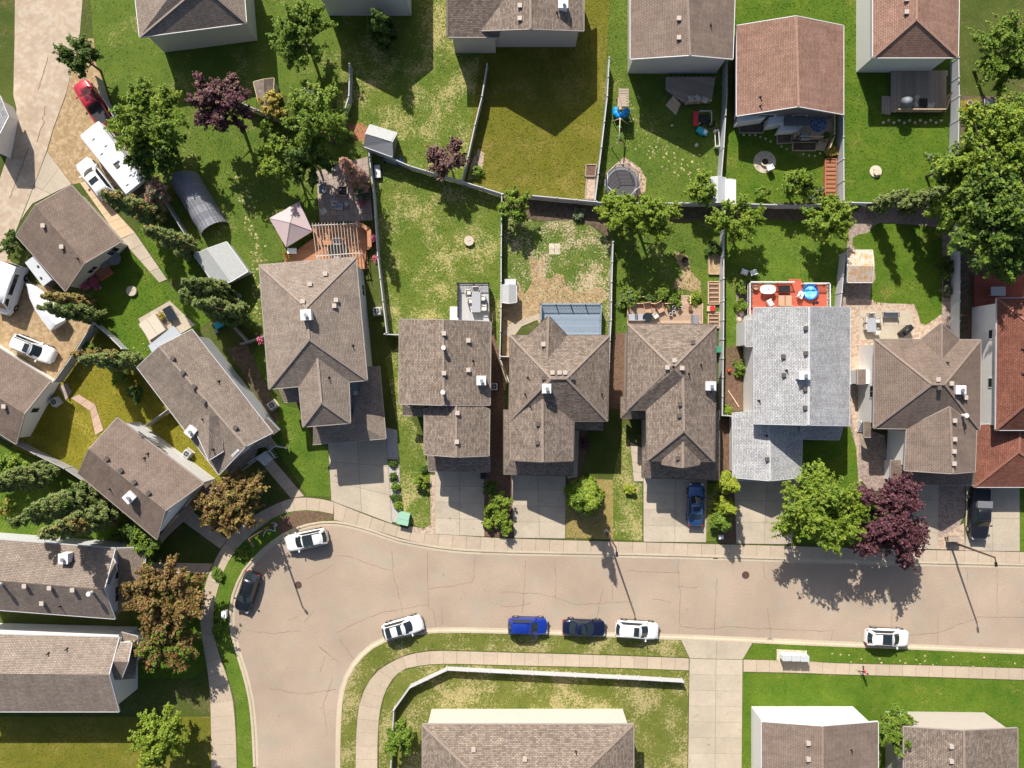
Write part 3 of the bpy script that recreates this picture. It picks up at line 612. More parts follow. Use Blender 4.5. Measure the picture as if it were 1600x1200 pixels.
sheet('soil_bed', [(575, 238), (592, 242), (596, 340), (588, 350), (580, 260)], M['soil'])
lawn([(577, 236), (640, 262), (786, 304), (783, 520), (775, 600), (625, 600), (624, 530), (606, 520), (590, 350)], 'straw', 26)
lawn([(767, -40), (955, -40), (952, 100), (932, 314), (822, 305), (786, 302), (724, 285)], 'olive', 26)
sheet('mulch_bed', [(738, 250), (748, 232), (757, 240), (754, 262), (742, 280), (730, 282)], M['pebble'])
lawn([(955, -40), (1136, -40), (1130, 316), (1040, 316), (934, 314)], 'green', 26)
sheet('worn_earth', [(1000, 262), (1010, 280), (1008, 300), (985, 312), (950, 308), (947, 270), (975, 245)], M['pinkpaver'])
lawn([(1137, -40), (1316, -40), (1318, 316), (1250, 320), (1132, 318)], 'deep', 26)
lawn([(1318, -40), (1500, -40), (1486, 200), (1480, 317), (1320, 316)], 'deep', 26)
sheet('mulch_bed', [(786, 306), (932, 316), (958, 320), (960, 378), (925, 352), (900, 346), (840, 345), (800, 335), (788, 330)], M['soil'])
lawn([(787, 330), (800, 334), (840, 346), (900, 344), (925, 354), (957, 380), (955, 530), (850, 530), (840, 500), (800, 505), (785, 530)], 'patchy', 26)
sheet('bare_earth', [(826, 404), (848, 408), (856, 424), (880, 430), (884, 446), (905, 458), (938, 448), (950, 458), (940, 474), (905, 476), (846, 476), (842, 500), (815, 500), (820, 460), (832, 440)], M['dirt'], kind='structure')
lawn([(839, 410), (852, 420), (870, 424), (862, 436), (846, 432)], 'patchy', 20)
sheet('bare_earth', [(786, 440), (810, 440), (824, 470), (818, 500), (800, 520), (790, 610), (783, 610)], M['dirt'])
lawn([(936, 318), (1131, 318), (1130, 520), (960, 520), (956, 376)], 'green', 26)
sheet('bare_earth', [(1053, 392), (1075, 400), (1080, 425), (1094, 440), (1096, 458), (1052, 450), (1056, 435), (1068, 428), (1058, 410)], M['dirt'])
sheet('mulch_bed', [(1040, 318), (1131, 320), (1131, 350), (1090, 345), (1045, 350)], M['soil'])
lawn([(1133, 335), (1335, 330), (1320, 420), (1312, 480), (1300, 485), (1150, 485), (1153, 560), (1135, 560)], 'bright', 26)
sheet('soil_bed', [(1134, 318), (1330, 316), (1335, 336), (1250, 345), (1180, 342), (1134, 338)], M['soil'])
sheet('soil_bed', [(1134, 545), (1156, 535), (1162, 640), (1132, 648)], M['mulch'])
sheet('pebble_bed', [(1150, 440), (1166, 440), (1168, 505), (1156, 512), (1150, 500)], M['rockbed'])
sheet('rock_bed', [(1331, 320), (1496, 318), (1498, 560), (1330, 560), (1330, 640), (1345, 760), (1325, 760), (1312, 480), (1322, 400)], M['rockbed'])
sheet('pebble_bed', [(1322, 465), (1360, 468), (1390, 474), (1428, 474), (1438, 505), (1460, 488), (1470, 492), (1475, 520), (1430, 540), (1345, 540), (1344, 700), (1348, 752), (1338, 752), (1336, 690), (1325, 600)], M['pebble'])
lawn([(1332, 372), (1342, 366), (1356, 364), (1366, 352), (1376, 348), (1440, 352), (1466, 356), (1472, 362), (1472, 490), (1458, 500), (1446, 508), (1438, 504), (1434, 488), (1428, 475), (1390, 474), (1366, 472), (1360, 464), (1362, 444), (1368, 436), (1366, 396), (1340, 390), (1332, 384)], 'deep', 26)
paved('patio', [(1342, 485), (1425, 485), (1425, 532), (1342, 532)], 3, 2, M['drive'], 'tan concrete patio with dining set and covered grill', z=0.17)
sheet('soil_bed', [(1474, 400), (1492, 400), (1492, 466), (1474, 466)], M['soil'])
sheet('soil_bed', [(1500, 150), (1660, 150), (1660, 470), (1525, 470), (1520, 600), (1502, 600)], M['soil'])
lawn([(1500, 158), (1530, 152), (1545, 180), (1510, 200)], 'yellow')
sheet('gravel_bed', [(603, 668), (621, 672), (628, 818), (612, 815), (606, 726)], M['gravel'])
lawn([(601, 560), (624, 540), (640, 650), (664, 690), (672, 745), (678, 820), (660, 826), (628, 812), (620, 660)], 'straw', 26)
sheet('pebble_bed', [(672, 742), (680, 742), (680, 836), (660, 834), (636, 828), (640, 822), (662, 826), (673, 820)], M['pebble'])
sheet('gravel_bed', [(766, 500), (783, 560), (790, 650), (790, 745), (800, 745), (802, 840), (757, 838), (757, 745), (766, 700)], M['mulch'])
sheet('path', [(786, 520), (797, 505), (842, 490), (846, 497), (815, 510), (800, 530)], M['drive'], kind='structure')
sheet('pebble_bed', [(951, 600), (960, 520), (983, 520), (981, 640), (951, 640)], M['mulch'])
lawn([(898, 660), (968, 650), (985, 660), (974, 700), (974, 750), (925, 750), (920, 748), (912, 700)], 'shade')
lawn([(884, 770), (925, 748), (960, 750), (958, 843), (884, 840)], 'dry', 26)
lawn([(958, 748), (974, 668), (984, 690), (990, 752), (1004, 755), (1003, 845), (958, 843)], 'straw', 26)
sheet('soil_bed', [(903, 668), (916, 668), (918, 700), (905, 748), (884, 775), (888, 745), (898, 735)], M['mulch'])
paved('path', [(898, 670), (905, 670), (902, 745), (886, 748)], 1, 3, M['drive'], 'narrow front walk beside the shaded lawn', z=0.2)
paved('path', [(984, 690), (1003, 700), (1005, 752), (990, 752)], 1, 4, M['drive'], 'short front walk left of the blue sedan driveway', z=0.2)
lawn([(1104, 755), (1126, 755), (1122, 846), (1103, 845)], 'straw', 22)
sheet('soil_bed', [(1124, 655), (1144, 655), (1150, 850), (1122, 848), (1126, 755)], M['mulch'])
lawn([(1250, 690), (1312, 686), (1326, 660), (1338, 700), (1342, 760), (1330, 850), (1232, 848)], 'deep')
sheet('rock_bed', [(1344, 668), (1382, 680), (1392, 760), (1360, 770), (1340, 740)], M['rockbed'])
sheet('rock_bed', [(1466, 758), (1508, 758), (1508, 800), (1500, 820), (1506, 858), (1464, 858)], M['rockbed'])
sheet('pebble_bed', [(1466, 840), (1506, 818), (1508, 860), (1464, 858)], M['pebble'])
lawn([(1593, 760), (1700, 760), (1700, 862), (1592, 861)], 'bright')
lawn([(135, -60), (540, -60), (530, 150), (420, 150), (400, 130), (172, 150), (150, 100)], 'green', 8)

# driveways
paved('driveway', [(513, 690), (604, 684), (613, 818), (518, 782)], 2, 3, M['drive'], 'driveway of the westernmost garage facing the street')
paved('driveway', [(680, 734), (757, 734), (757, 838), (680, 834)], 2, 4, M['drive'], 'driveway behind the green utility cabinet and round shrub')
paved('driveway', [(797, 740), (884, 740), (883, 841), (803, 840)], 2, 4, M['drive'], 'driveway left of the round green conifer')
paved('driveway', [(1005, 744), (1104, 748), (1103, 847), (1005, 846)], 2, 4, M['drive'], 'driveway with the blue sedan')
paved('driveway', [(1146, 748), (1250, 748), (1236, 850), (1150, 849)], 2, 3, M['drive'], 'driveway below the light grey roof')
paved('driveway', [(1392, 752), (1466, 756), (1464, 858), (1392, 856)], 2, 4, M['drive'], 'driveway partly under the purple tree')
paved('driveway', [(1508, 758), (1592, 758), (1592, 861), (1507, 860)], 2, 2, M['drive'], 'driveway with the black pickup')

def flecks(pts, n, r0, r1, label, spread=5):
    """small pale tufts of dead grass scattered along a line in a lawn"""
    bb = B(); q = resample(pts, max(2, n))
    for p in q:
        x, y = p[0] + random.gauss(0, spread), p[1] + random.gauss(0, spread); w_ = W(x, y, 0); k = 6; r_ = random.uniform(r0, r1); z = G0 + 0.05
        ring = [(w_.x + r_ * random.uniform(.5, 1.2) * math.cos(math.tau * i / k), w_.y + r_ * random.uniform(.5, 1.2) * math.sin(math.tau * i / k), z - .02) for i in range(k)]
        bb.add(ring + [(w_.x, w_.y, z + .03)], [(i, (i + 1) % k, k) for i in range(k)])
    return tag(bb.build('dead_grass', mat('dead_grass', (0.36, 0.315, 0.15), 0.95, var=0.3, scale=12, island=0.2)), label, kind='stuff')
flecks([(372, 290), (388, 305), (386, 335), (394, 360), (402, 380), (404, 410), (402, 450), (404, 500), (400, 520)], 120, .08, .2, 'pale dead grass tufts down the lawn left of the big hip roof', 6)
flecks([(380, 270), (395, 320)], 20, .06, .14, 'pale dead grass tufts near the tarp tent', 16)
flecks([(1010, 225), (1040, 255), (1070, 262), (1100, 262)], 60, .08, .2, 'pale dead grass tufts on the trampoline lawn', 12)
flecks([(980, 160), (1000, 200), (1005, 230)], 30, .06, .16, 'pale dead grass tufts beside the play tower', 7)
flecks([(835, 360), (860, 370), (900, 420), (930, 440)], 60, .06, .16, 'pale dead grass tufts on the patchy lawn', 16)
flecks([(1305, 1030), (1400, 1034), (1500, 1036), (1600, 1038)], 36, .05, .17, 'pale dead grass tufts along the south verge', 5)
flecks([(640, 180), (600, 190), (700, 200), (740, 210)], 50, .05, .12, 'pale dead grass tufts on the straw lawn', 18)
flecks([(985, 435), (1010, 450), (1060, 455), (1090, 450)], 40, .07, .2, 'pale dead grass tufts above the cedar deck', 6)
flecks([(200, 520), (225, 560), (250, 470)], 25, .05, .12, 'pale dead grass tufts behind the beige patio', 14)
# ================================================================ HOUSES
class House:
    def __init__(s, name, label, cat, at, sh='taupe', trim='taupetrim', wall='wallwhite', group=None, dz=0.0):
        s.dz = dz
        s.root = thing(name, W(at[0], at[1], G0), label, cat, group); s.sh = SH[sh] if sh in SH else M[sh]; s.trim = M[trim]; s.wall = M[wall]; s.tris = []; s.secs = []
        s.capm = mat('ridge_' + sh, tuple(q for q in {'taupe': (0.275, 0.222, 0.185), 'brown': (0.235, 0.18, 0.148), 'mix': (0.25, 0.198, 0.162), 'grey': (0.44, 0.44, 0.445), 'red': (0.25, 0.11, 0.078), 'rose': (0.31, 0.188, 0.142)}.get(sh, (0.3, 0.3, 0.3))), 0.9, var=0.25, scale=5)
    def _faces(s, faces, fasc, ze, bound, caps=(), rooflabel=None):
        b = B()
        for f in faces:
            b.slab3(f, 0.10)
            for i in range(1, len(f) - 1): s.tris.append((f[0], f[i], f[i + 1]))
        rf = b.build('roof', s.sh, s.root, uv=True, label=rooflabel)
        if bound:
            t = B(); c = sum(bound, Vector()) / len(bound)
            for i in range(len(bound)):
                p, q = bound[i], bound[(i + 1) % len(bound)]
                e = (q - p); n_ = Vector((e.y, -e.x, 0)).normalized()
                if n_.dot((p + q) / 2 - c) < 0: n_ = -n_
                k = n_ * 0.035; e.normalize()
                t.bar(p + k + Vector((0, 0, 0.012)), q + k + Vector((0, 0, 0.012)), 0.065, 0.2)
            t.build('fascia', s.trim, s.root)
        if caps:
            t = B()
            for p, q in caps: t.bar(p + Vector((0, 0, 0.045)), q + Vector((0, 0, 0.045)), 0.24, 0.07)
            t.build('ridge_cap', s.capm, rf)
        return rf
    def section(s, c, ze, ridge, zr, hip=(False, False), over=0.45, z0=G0, walls=True, caps=True, trim=True, valley=()):
        """c: eave corners A,B,C,D in the photograph; the ridge runs from the AB end to the CD end"""
        if ze > 4.4: ze += s.dz; zr += s.dz
        A, Bc, C, D = (W(x, y, ze) for x, y in c); r1, r2 = (W(x, y, zr) for x, y in ridge)
        faces = [[A, r1, r2, D], [Bc, C, r2, r1]]; bound = [A]; cp = [(r1, r2)] if caps else []
        if hip[0]: faces.append([A, Bc, r1]); cp += [(A, r1), (Bc, r1)] if caps else []
        else: bound.append(r1)
        bound += [Bc, C]
        if hip[1]: faces.append([C, D, r2]); cp += [(C, r2), (D, r2)] if caps else []
        else: bound.append(r2)
        bound.append(D)
        faces2 = []
        for f in faces:
            n_ = (f[1] - f[0]).cross(f[2] - f[0])
            faces2.append(f if n_.z > 0 else list(reversed(f)))
        s._faces(faces2, True, ze, bound if trim else [], cp)
        if walls:
            u = (Bc - A).normalized(); v = (D - A).normalized(); o = over
            a, b_, c_, d_ = A + u * o + v * o, Bc - u * o + v * o, C - u * o - v * o, D + u * o - v * o
            zt = ze - 0.12 + o * (zr - ze) / max(0.5, (Bc - A).length / 2) * 0.6
            w = B(); w.prism([(p.x, p.y) for p in (a, b_, c_, d_)], z0, zt)
            for hp, p, q, r_, sg in ((hip[0], a, b_, r1, 1), (hip[1], d_, c_, r2, -1)):
                if not hp:
                    m_ = (p + q) / 2; n_ = v * sg
                    tp = Vector((m_.x, m_.y, zr - 0.3)); i_ = n_ * 0.25
                    zz = zt - 0.02
                    w.add([Vector((p.x, p.y, zz)), Vector((q.x, q.y, zz)), tp, Vector((p.x, p.y, zz)) + i_, Vector((q.x, q.y, zz)) + i_, tp + i_], [(0, 1, 2), (5, 4, 3), (0, 2, 5, 3), (1, 4, 5, 2)])
            s.secs.append(dict(c=(a, b_, c_, d_), zt=zt, z0=z0)); w.build('wall', s.wall, s.root)
        return s
    def plates(s, polys, bound=None, trim=True, walls=None, z0=G0, caps=()):
        """roof planes from explicit corners (px, py, z); walls: px outline, z top"""
        up = lambda p: (p[0], p[1], p[2] + (s.dz if p[2] > 4.4 else 0))
        polys = [[up(p) for p in q] for q in polys]; bound = [up(p) for p in (bound or [])]; caps = [(up(p), up(q)) for p, q in caps]
        if walls and walls[1] > 4.4: walls = (walls[0], walls[1] + s.dz)
        fs = []
        for q in polys:
            f = [W(*p) for p in q]; n_ = (f[1] - f[0]).cross(f[2] - f[0]); fs.append(f if n_.z > 0 else f[::-1])
        bd = [W(*p) for p in (bound or [])]
        s._faces(fs, True, 0, bd if trim else [], [(W(*a), W(*b_)) for a, b_ in caps])
        if walls:
            pts, zt = walls; q = [W(x, y, zt) for x, y in pts]; cc = sum(q, Vector()) / len(q)
            q = [p - (p - cc).normalized() * 0.35 for p in q]
            B().prism([(p.x, p.y) for p in q], z0, zt - 0.1).build('wall', s.wall, s.root)
            s.secs.append(dict(c=tuple(q), zt=zt - 0.1, z0=z0))
        return s
    def hit(s, px, py):
        o = Vector((0, 0, H)); d_ = (W(px, py, 0) - o).normalized(); best = None
        for t in s.tris:
            h_ = intersect_ray_tri(t[0], t[1], t[2], d_, o, True)
            if h_ is not None and (best is None or h_.z > best.z): best = h_
        return best or W(px, py, 4.0)
    def vents(s, pts, kind='box'):
        for p in pts:
            h_ = s.hit(p[0], p[1]); k = p[2] if len(p) > 2 else kind; rz = p[3] if len(p) > 3 else 0
            if k == 'box':
                o = B().box((h_.x, h_.y, h_.z + 0.10), (0.36, 0.36, 0.30), rz).box((h_.x, h_.y, h_.z + 0.27), (0.44, 0.44, 0.06), rz).build('roof_vent', mat('vent_taupe', (0.45, 0.39, 0.34), 0.6), s.root)
            elif k == 'dark':
                B().box((h_.x, h_.y, h_.z + 0.10), (0.34, 0.34, 0.30), rz).box((h_.x, h_.y, h_.z + 0.27), (0.42, 0.42, 0.06), rz).build('roof_vent', M['darktrim'], s.root)
            elif k == 'big':
                b = B().cyl((h_.x, h_.y), 0.17, 0.17, h_.z - 0.2, h_.z + 0.75, 10).cyl((h_.x, h_.y), 0.27, 0.23, h_.z + 0.75, h_.z + 0.92, 10)
                b.build('flue', mat('flue_pale', (0.62, 0.58, 0.54), 0.5), s.root)
            else:
                B().cyl((h_.x, h_.y), 0.06, 0.06, h_.z - 0.2, h_.z + 0.42, 8).cyl((h_.x, h_.y), 0.16, 0.09, h_.z - 0.05, h_.z + 0.08, 8).build('vent_pipe', M['black'], s.root)
        return s
    def chimney(s, px, py, w, dp, hgt=1.1, rz=0.0, m='wallwhite', cap=True):
        h_ = s.hit(px, py); zt = h_.z + hgt * 0.75
        p = W(px, py, zt); b = B().box((p.x, p.y, zt - 1.6), (w, dp, 3.2), rz); o = b.build('chimney', M[m], s.root)
        B().box((p.x, p.y, zt + 0.045), (w + 0.12, dp + 0.12, 0.09), rz).build('chimney_cap', M['white'], o)
        B().cyl((p.x + 0.05, p.y - 0.05), 0.13, 0.13, zt + 0.09, zt + 0.34, 8).cyl((p.x + 0.05, p.y - 0.05), 0.20, 0.20, zt + 0.34, zt + 0.40, 8).build('flue', M['steel'], o)
        return s
    def window(s, sec, side, t, z, w, hgt, name='window', m='glass', frame='white', mull=True):
        """on wall side k of wall block sec: t along it, z sill"""
        q = s.secs[sec]; c = q['c']; a, b_ = c[side], c[(side + 1) % len(c)]; cc = sum(c, Vector()) / len(c)
        e = (b_ - a); L_ = e.length; e.normalize(); n_ = Vector((e.y, -e.x, 0))
        if n_.dot((a + b_) / 2 - cc) < 0: n_ = -n_
        p = a + e * (L_ * t); rz = math.atan2(e.y, e.x); zc = z + hgt / 2
        o = B().box((p.x + n_.x * 0.01, p.y + n_.y * 0.01, zc), (w + 0.2, 0.10, hgt + 0.2), rz).build(name, M[frame], s.root)
        g = B()
        if mull and w > 0.9:
            for k in (-1, 1): g.box((p.x + n_.x * 0.055 + e.x * k * w / 4, p.y + n_.y * 0.055 + e.y * k * w / 4, zc), (w / 2 - 0.04, 0.03, hgt), rz)
        else: g.box((p.x + n_.x * 0.055, p.y + n_.y * 0.055, zc), (w, 0.03, hgt), rz)
        g.build('pane' if m == 'glass' else 'panel', M[m], o)
        return s
    def garage_door(s, sec, side, t=0.5, w=4.6):
        q = s.secs[sec]; c = q['c']; a, b_ = c[side], c[(side + 1) % len(c)]; cc = sum(c, Vector()) / len(c)
        e = (b_ - a); L_ = e.length; e.normalize(); n_ = Vector((e.y, -e.x, 0))
        if n_.dot((a + b_) / 2 - cc) < 0: n_ = -n_
        p = a + e * (L_ * t); rz = math.atan2(e.y, e.x); b = B()
        for k in range(4): b.box((p.x + n_.x * 0.03, p.y + n_.y * 0.03, 0.15 + 0.28 + k * 0.55), (w, 0.06, 0.53), rz)
        b.build('garage_door', M['white'], s.root); return s

def box_px(parent, name, quad, z0, z1, m, mi=None):
    q = [W(x, y, z1) for x, y in quad]
    return B().prism([(p.x, p.y) for p in q], z0, z1).build(name, M[m], parent)

# -- 1: large hipped house, west end of the street row
h = House('house', 'large taupe hip roofed house with front wing and garage roof stepping to the right', 'house', (500, 560), 'taupe', 'taupetrim', 'wallgrey', dz=0.6)
h.section([(405, 414), (556, 402), (574, 594), (420, 608)], 5.9, [(478, 480), (483, 530)], 8.5, (True, True))
h.section([(467, 601), (545, 597), (547.5, 661), (473, 667)], 5.9, [(496, 560), (502, 629)], 7.4, (False, True), walls=True)
h.plates([[(572, 573, 3.5), (592.5, 572, 2.9), (603, 685, 2.9), (489, 694.5, 2.9), (489, 664, 3.7), (548, 658, 3.7)]], [(592.5, 572, 2.9), (603, 685, 2.9), (489, 694.5, 2.9)], True, ([(492, 600), (590, 575), (600, 682), (492, 691)], 2.85))
h.plates([[(436, 606, 3.6), (470, 603, 3.6), (470, 627, 3.1), (445, 628.5, 3.1)]], [(436, 606, 3.6), (445, 628.5, 3.1), (470, 627, 3.1)], True)
h.vents([(509, 428), (485, 444), (474, 471), (526, 469), (523, 478), (551, 540, 'pipe'), (514, 590, 'pipe'), (556, 614), (573, 631, 'pipe')]).chimney(478, 492, 0.95, 0.95, 1.0, 0.06)
h.window(0, 1, 0.55, 4.0, 0.5, 0.9).window(0, 1, 0.62, 4.0, 0.5, 0.9).window(0, 1, 0.2, 1.2, 1.2, 1.1).garage_door(2, 2, 0.5, 5.0).window(0, 0, 0.3, 3.6, 1.6, 1.2).window(1, 2, 0.5, 3.9, 1.6, 1.0)
# -- 2
h = House('house', 'taupe gabled house with a straight ridge and white chimney behind the grey deck', 'house', (695, 600), 'mix', 'taupetrim', 'wallcream', dz=0.6)
h.section([(624, 499), (767, 503), (765.5, 633), (624, 631)], 5.4, [(692, 500), (693, 633)], 7.4, valley=())
h.section([(663, 640), (765, 640), (764, 712), (663, 710)], 5.35, [(712.5, 620), (713, 714)], 6.8)
h.plates([[(629, 631, 3.5), (664, 630, 3.5), (664, 650, 3.0), (629.5, 649, 3.0)]], [(629, 631, 3.5), (629.5, 649, 3.0), (664, 650, 3.0)])
h.plates([[(668, 709, 3.5), (765, 710, 3.5), (765, 737, 3.0), (670, 736, 3.0)]], [(765, 710, 3.5), (765, 737, 3.0), (670, 736, 3.0), (668, 709, 3.5)], True, ([(671, 690), (764, 690), (764, 735), (671, 734)], 3.0))
h.vents([(694, 521), (732, 532), (694, 544, 'big'), (739, 564, 'pipe'), (694, 583), (732, 578), (693, 613, 'big'), (715, 645), (714, 690)]).chimney(752, 594.5, 0.85, 0.85, 1.0)
h.window(0, 0, 0.7, 0.9, 1.8, 2.0).window(0, 0, 0.3, 3.2, 1.2, 1.1).garage_door(2, 2, 0.5, 4.8).window(1, 2, 0.5, 3.6, 1.6, 1.1).window(0, 1, 0.5, 3.4, 0.9, 0.9)
# -- 3
h = House('house', 'taupe hip roofed house with a pointed gable over its slate blue deck', 'house', (870, 610), 'mix', 'darktrim', 'walltaupe', dz=0.3)
h.plates([[(797, 524, 5.4), (952, 524, 5.4), (885, 591, 7.9), (861, 591, 7.9)], [(797, 524, 5.4), (861, 591, 7.9), (795, 658, 5.4)], [(952, 524, 5.4), (949.5, 658, 5.4), (885, 591, 7.9)], [(795, 658, 5.4), (861, 591, 7.9), (885, 591, 7.9), (949.5, 658, 5.4)]],
         [(797, 524, 5.4), (952, 524, 5.4), (949.5, 658, 5.4), (795, 658, 5.4)], True, ([(799, 529), (948, 529), (946, 654), (799, 654)], 5.4),
         caps=[((797, 524, 5.4), (861, 591, 7.9)), ((952, 524, 5.4), (885, 591, 7.9)), ((795, 658, 5.4), (861, 591, 7.9)), ((949.5, 658, 5.4), (885, 591, 7.9)), ((861, 591, 7.9), (885, 591, 7.9))])
h.section([(825, 523.5), (886, 524), (888, 560), (825, 560)], 5.42, [(857, 493.5), (854.5, 566)], 6.75, walls=False)
h.section([(795, 655), (897, 655), (895.7, 720), (796, 719)], 5.38, [(847.5, 624), (848, 722)], 6.9)
h.plates([[(787, 640, 3.3), (797, 640, 3.7), (797, 719, 3.7), (895, 719, 3.7), (895, 743, 3.1), (787, 741, 3.1)]], [(787, 640, 3.3), (787, 741, 3.1), (895, 743, 3.1), (895, 719, 3.7)], True, ([(790, 645), (893, 645), (893, 741), (790, 739)], 3.1))
h.plates([[(896, 657, 3.7), (942, 657, 3.7), (942, 672, 3.2), (897, 672, 3.2)]], [(942, 657, 3.7), (942, 672, 3.2), (897, 672, 3.2)])
h.vents([(849, 538), (863, 582), (874, 582), (883, 582), (825, 590, 'pipe'), (849, 590, 'dark'), (894, 590, 'dark'), (821, 616, 'pipe'), (829, 635, 'pipe'), (940, 616, 'pipe'), (840, 662, 'dark'), (839, 691, 'dark')]).chimney(854, 607, 0.8, 0.85, 1.0)
h.garage_door(2, 2, 0.5, 4.9).window(1, 2, 0.5, 3.6, 1.6, 1.1).window(0, 0, 0.75, 1.0, 1.8, 2.0).window(0, 0, 0.35, 3.2, 1.0, 1.1).window(0, 2, 0.2, 3.4, 1.2, 1.1)
# -- 4
h = House('house', 'taupe hip roofed house with a small gable facing its driveway and the blue sedan', 'house', (1055, 610), 'mix', 'darktrim', 'walltaupe', dz=0.6)
h.plates([[(981, 506, 5.4), (1119, 507, 5.4), (1054, 572, 8.0), (1049, 572, 8.0)], [(981, 506, 5.4), (1049, 572, 8.0), (979, 640.5, 5.4)], [(1119, 507, 5.4), (1118, 640, 5.4), (1054, 578, 8.0), (1054, 572, 8.0)], [(979, 640.5, 5.4), (1049, 572, 8.0), (1054, 578, 8.0), (1118, 640, 5.4)]],
         [(981, 506, 5.4), (1119, 507, 5.4), (1118, 640, 5.4), (979, 640.5, 5.4)], True, ([(985, 511), (1115, 512), (1114, 637), (983, 637)], 5.4),
         caps=[((981, 506, 5.4), (1049, 572, 8.0)), ((1119, 507, 5.4), (1054, 572, 8.0)), ((979, 640.5, 5.4), (1049, 572, 8.0))])
h.section([(1010, 640), (1117.5, 638), (1116.5, 721), (1010.5, 719.5)], 5.42, [(1067, 590), (1068.5, 673)], 7.45, (False, True))
h.section([(1036, 700), (1098, 700), (1093, 726), (1034, 725.5)], 5.5, [(1067, 679), (1067, 731)], 6.65, walls=False)
h.plates([[(1003.5, 701, 3.5), (1011, 701, 3.6), (1011, 719, 3.7), (1117, 721, 3.7), (1117, 641, 3.7), (1124, 641, 3.3), (1124, 750, 3.0), (1003.5, 746, 3.0)]], [(1003.5, 701, 3.5), (1003.5, 746, 3.0), (1124, 750, 3.0), (1124, 641, 3.3)], True, ([(1006, 705), (1121, 645), (1121, 748), (1006, 744)], 3.0))
h.plates([[(970, 620, 3.2), (982, 620, 3.6), (982, 641, 3.6), (1011, 641, 3.6), (1011, 655, 3.1), (970, 653, 3.1)]], [(970, 620, 3.2), (970, 653, 3.1), (1011, 655, 3.1)])
h.vents([(1082, 535, 'dark'), (1042, 574), (1053, 563), (1065, 575), (1095, 570, 'pipe'), (1076, 584, 'pipe'), (1062, 631, 'dark'), (1061, 649, 'dark'), (1058, 715, 'dark')]).chimney(1110.5, 603, 0.95, 0.8, 1.0)
h.garage_door(2, 2, 0.5, 4.9).window(1, 2, 0.5, 3.6, 1.6, 1.1).window(0, 0, 0.4, 0.9, 1.8, 2.0).window(0, 0, 0.75, 3.2, 1.2, 1.1)
# -- 5
h = House('house', 'white sided house with the only light grey shingle roof', 'house', (1240, 600), 'grey', 'vinyl', 'wallwhite', dz=0.4)
h.section([(1178, 481), (1328, 480), (1327, 665), (1178, 662)], 5.0, [(1264, 480), (1263, 664)], 7.4)
h.section([(1144.5, 646), (1254, 646), (1252, 746), (1145.5, 746)], 3.1, [(1201, 640), (1203, 751)], 4.4, walls=True, caps=True)
h.plates([[(1147, 742, 3.2), (1251, 742, 3.2), (1251, 752, 2.85), (1146, 751, 2.85)]], [(1251, 752, 2.85), (1146, 751, 2.85)])
h.plates([[(1250, 663, 3.7), (1318, 664, 3.7), (1311, 687, 3.0), (1250, 686, 3.0)]], [(1318, 664, 3.7), (1311, 687, 3.0), (1250, 686, 3.0)])
h.plates([[(1165, 500, 3.4), (1180, 500, 3.7), (1180, 541, 3.7), (1165, 541, 3.4)]], [(1180, 500, 3.7), (1165, 500, 3.4), (1165, 541, 3.4), (1180, 541, 3.7)], True, ([(1161, 498), (1192, 498), (1192, 543), (1161, 543)], 3.4))
h.vents([(1258, 513, 'dark'), (1223, 557, 'dark'), (1258, 552, 'dark'), (1229, 579, 'pipe'), (1224, 586, 'dark'), (1257, 608, 'dark'), (1186, 626, 'pipe'), (1257, 637, 'dark'), (1198, 681, 'pipe'), (1198, 717, 'dark')]).chimney(1257, 586.5, 1.0, 0.75, 1.0)
h.garage_door(1, 2, 0.5, 4.6).window(0, 2, 0.3, 3.3, 1.4, 1.1).window(0, 0, 0.3, 0.9, 1.8, 2.0).window(0, 0, 0.7, 3.2, 1.2, 1.1)
# -- 6
h = House('house', 'white walled house with a brown hip roof and long front gable beside the red roof', 'house', (1450, 610), 'brown', 'taupetrim', 'wallwhite', dz=0.2)
h.plates([[(1367.5, 530, 5.0), (1532.5, 531, 5.0), (1476, 600, 7.6), (1456, 600, 7.6)], [(1367.5, 530, 5.0), (1456, 600, 7.6), (1365, 669, 5.0)], [(1532.5, 531, 5.0), (1531, 672, 5.0), (1476, 600, 7.6)], [(1365, 669, 5.0), (1456, 600, 7.6), (1476, 600, 7.6), (1531, 672, 5.0)]],
         [(1367.5, 530, 5.0), (1532.5, 531, 5.0), (1531, 672, 5.0), (1365, 669, 5.0)], True, ([(1371, 534), (1529, 535), (1527, 668), (1369, 665)], 5.0),
         caps=[((1367.5, 530, 5.0), (1456, 600, 7.6)), ((1532.5, 531, 5.0), (1476, 600, 7.6)), ((1365, 669, 5.0), (1456, 600, 7.6)), ((1531, 672, 5.0), (1476, 600, 7.6)), ((1456, 600, 7.6), (1476, 600, 7.6))])
h.section([(1440, 529.5), (1499, 530), (1499, 560), (1440, 560)], 5.02, [(1471, 505), (1471, 565)], 6.2, walls=False)
h.section([(1417, 668), (1526, 668), (1523.5, 737), (1413, 735)], 4.98, [(1484, 636), (1489, 740)], 6.5)
h.plates([[(1392, 719, 3.4), (1413, 719, 3.5), (1413, 735, 3.6), (1523, 737, 3.6), (1523, 758, 3.0), (1392, 756, 3.0)]], [(1392, 719, 3.4), (1392, 756, 3.0), (1523, 758, 3.0)], True, ([(1396, 722), (1520, 700), (1520, 755), (1396, 754)], 3.0))
h.plates([[(1350, 659, 2.9), (1362, 659, 3.3), (1362, 683, 2.9), (1350, 683, 2.6)]], [(1350, 659, 2.9), (1350, 683, 2.6), (1362, 683, 2.9)])
h.plates([[(1340, 577, 2.9), (1353, 577, 3.1), (1353, 601, 3.1), (1340, 601, 2.9)]], [(1340, 577, 2.9), (1340, 601, 2.9)], True, ([(1336, 575), (1366, 575), (1366, 603), (1336, 603)], 2.9))
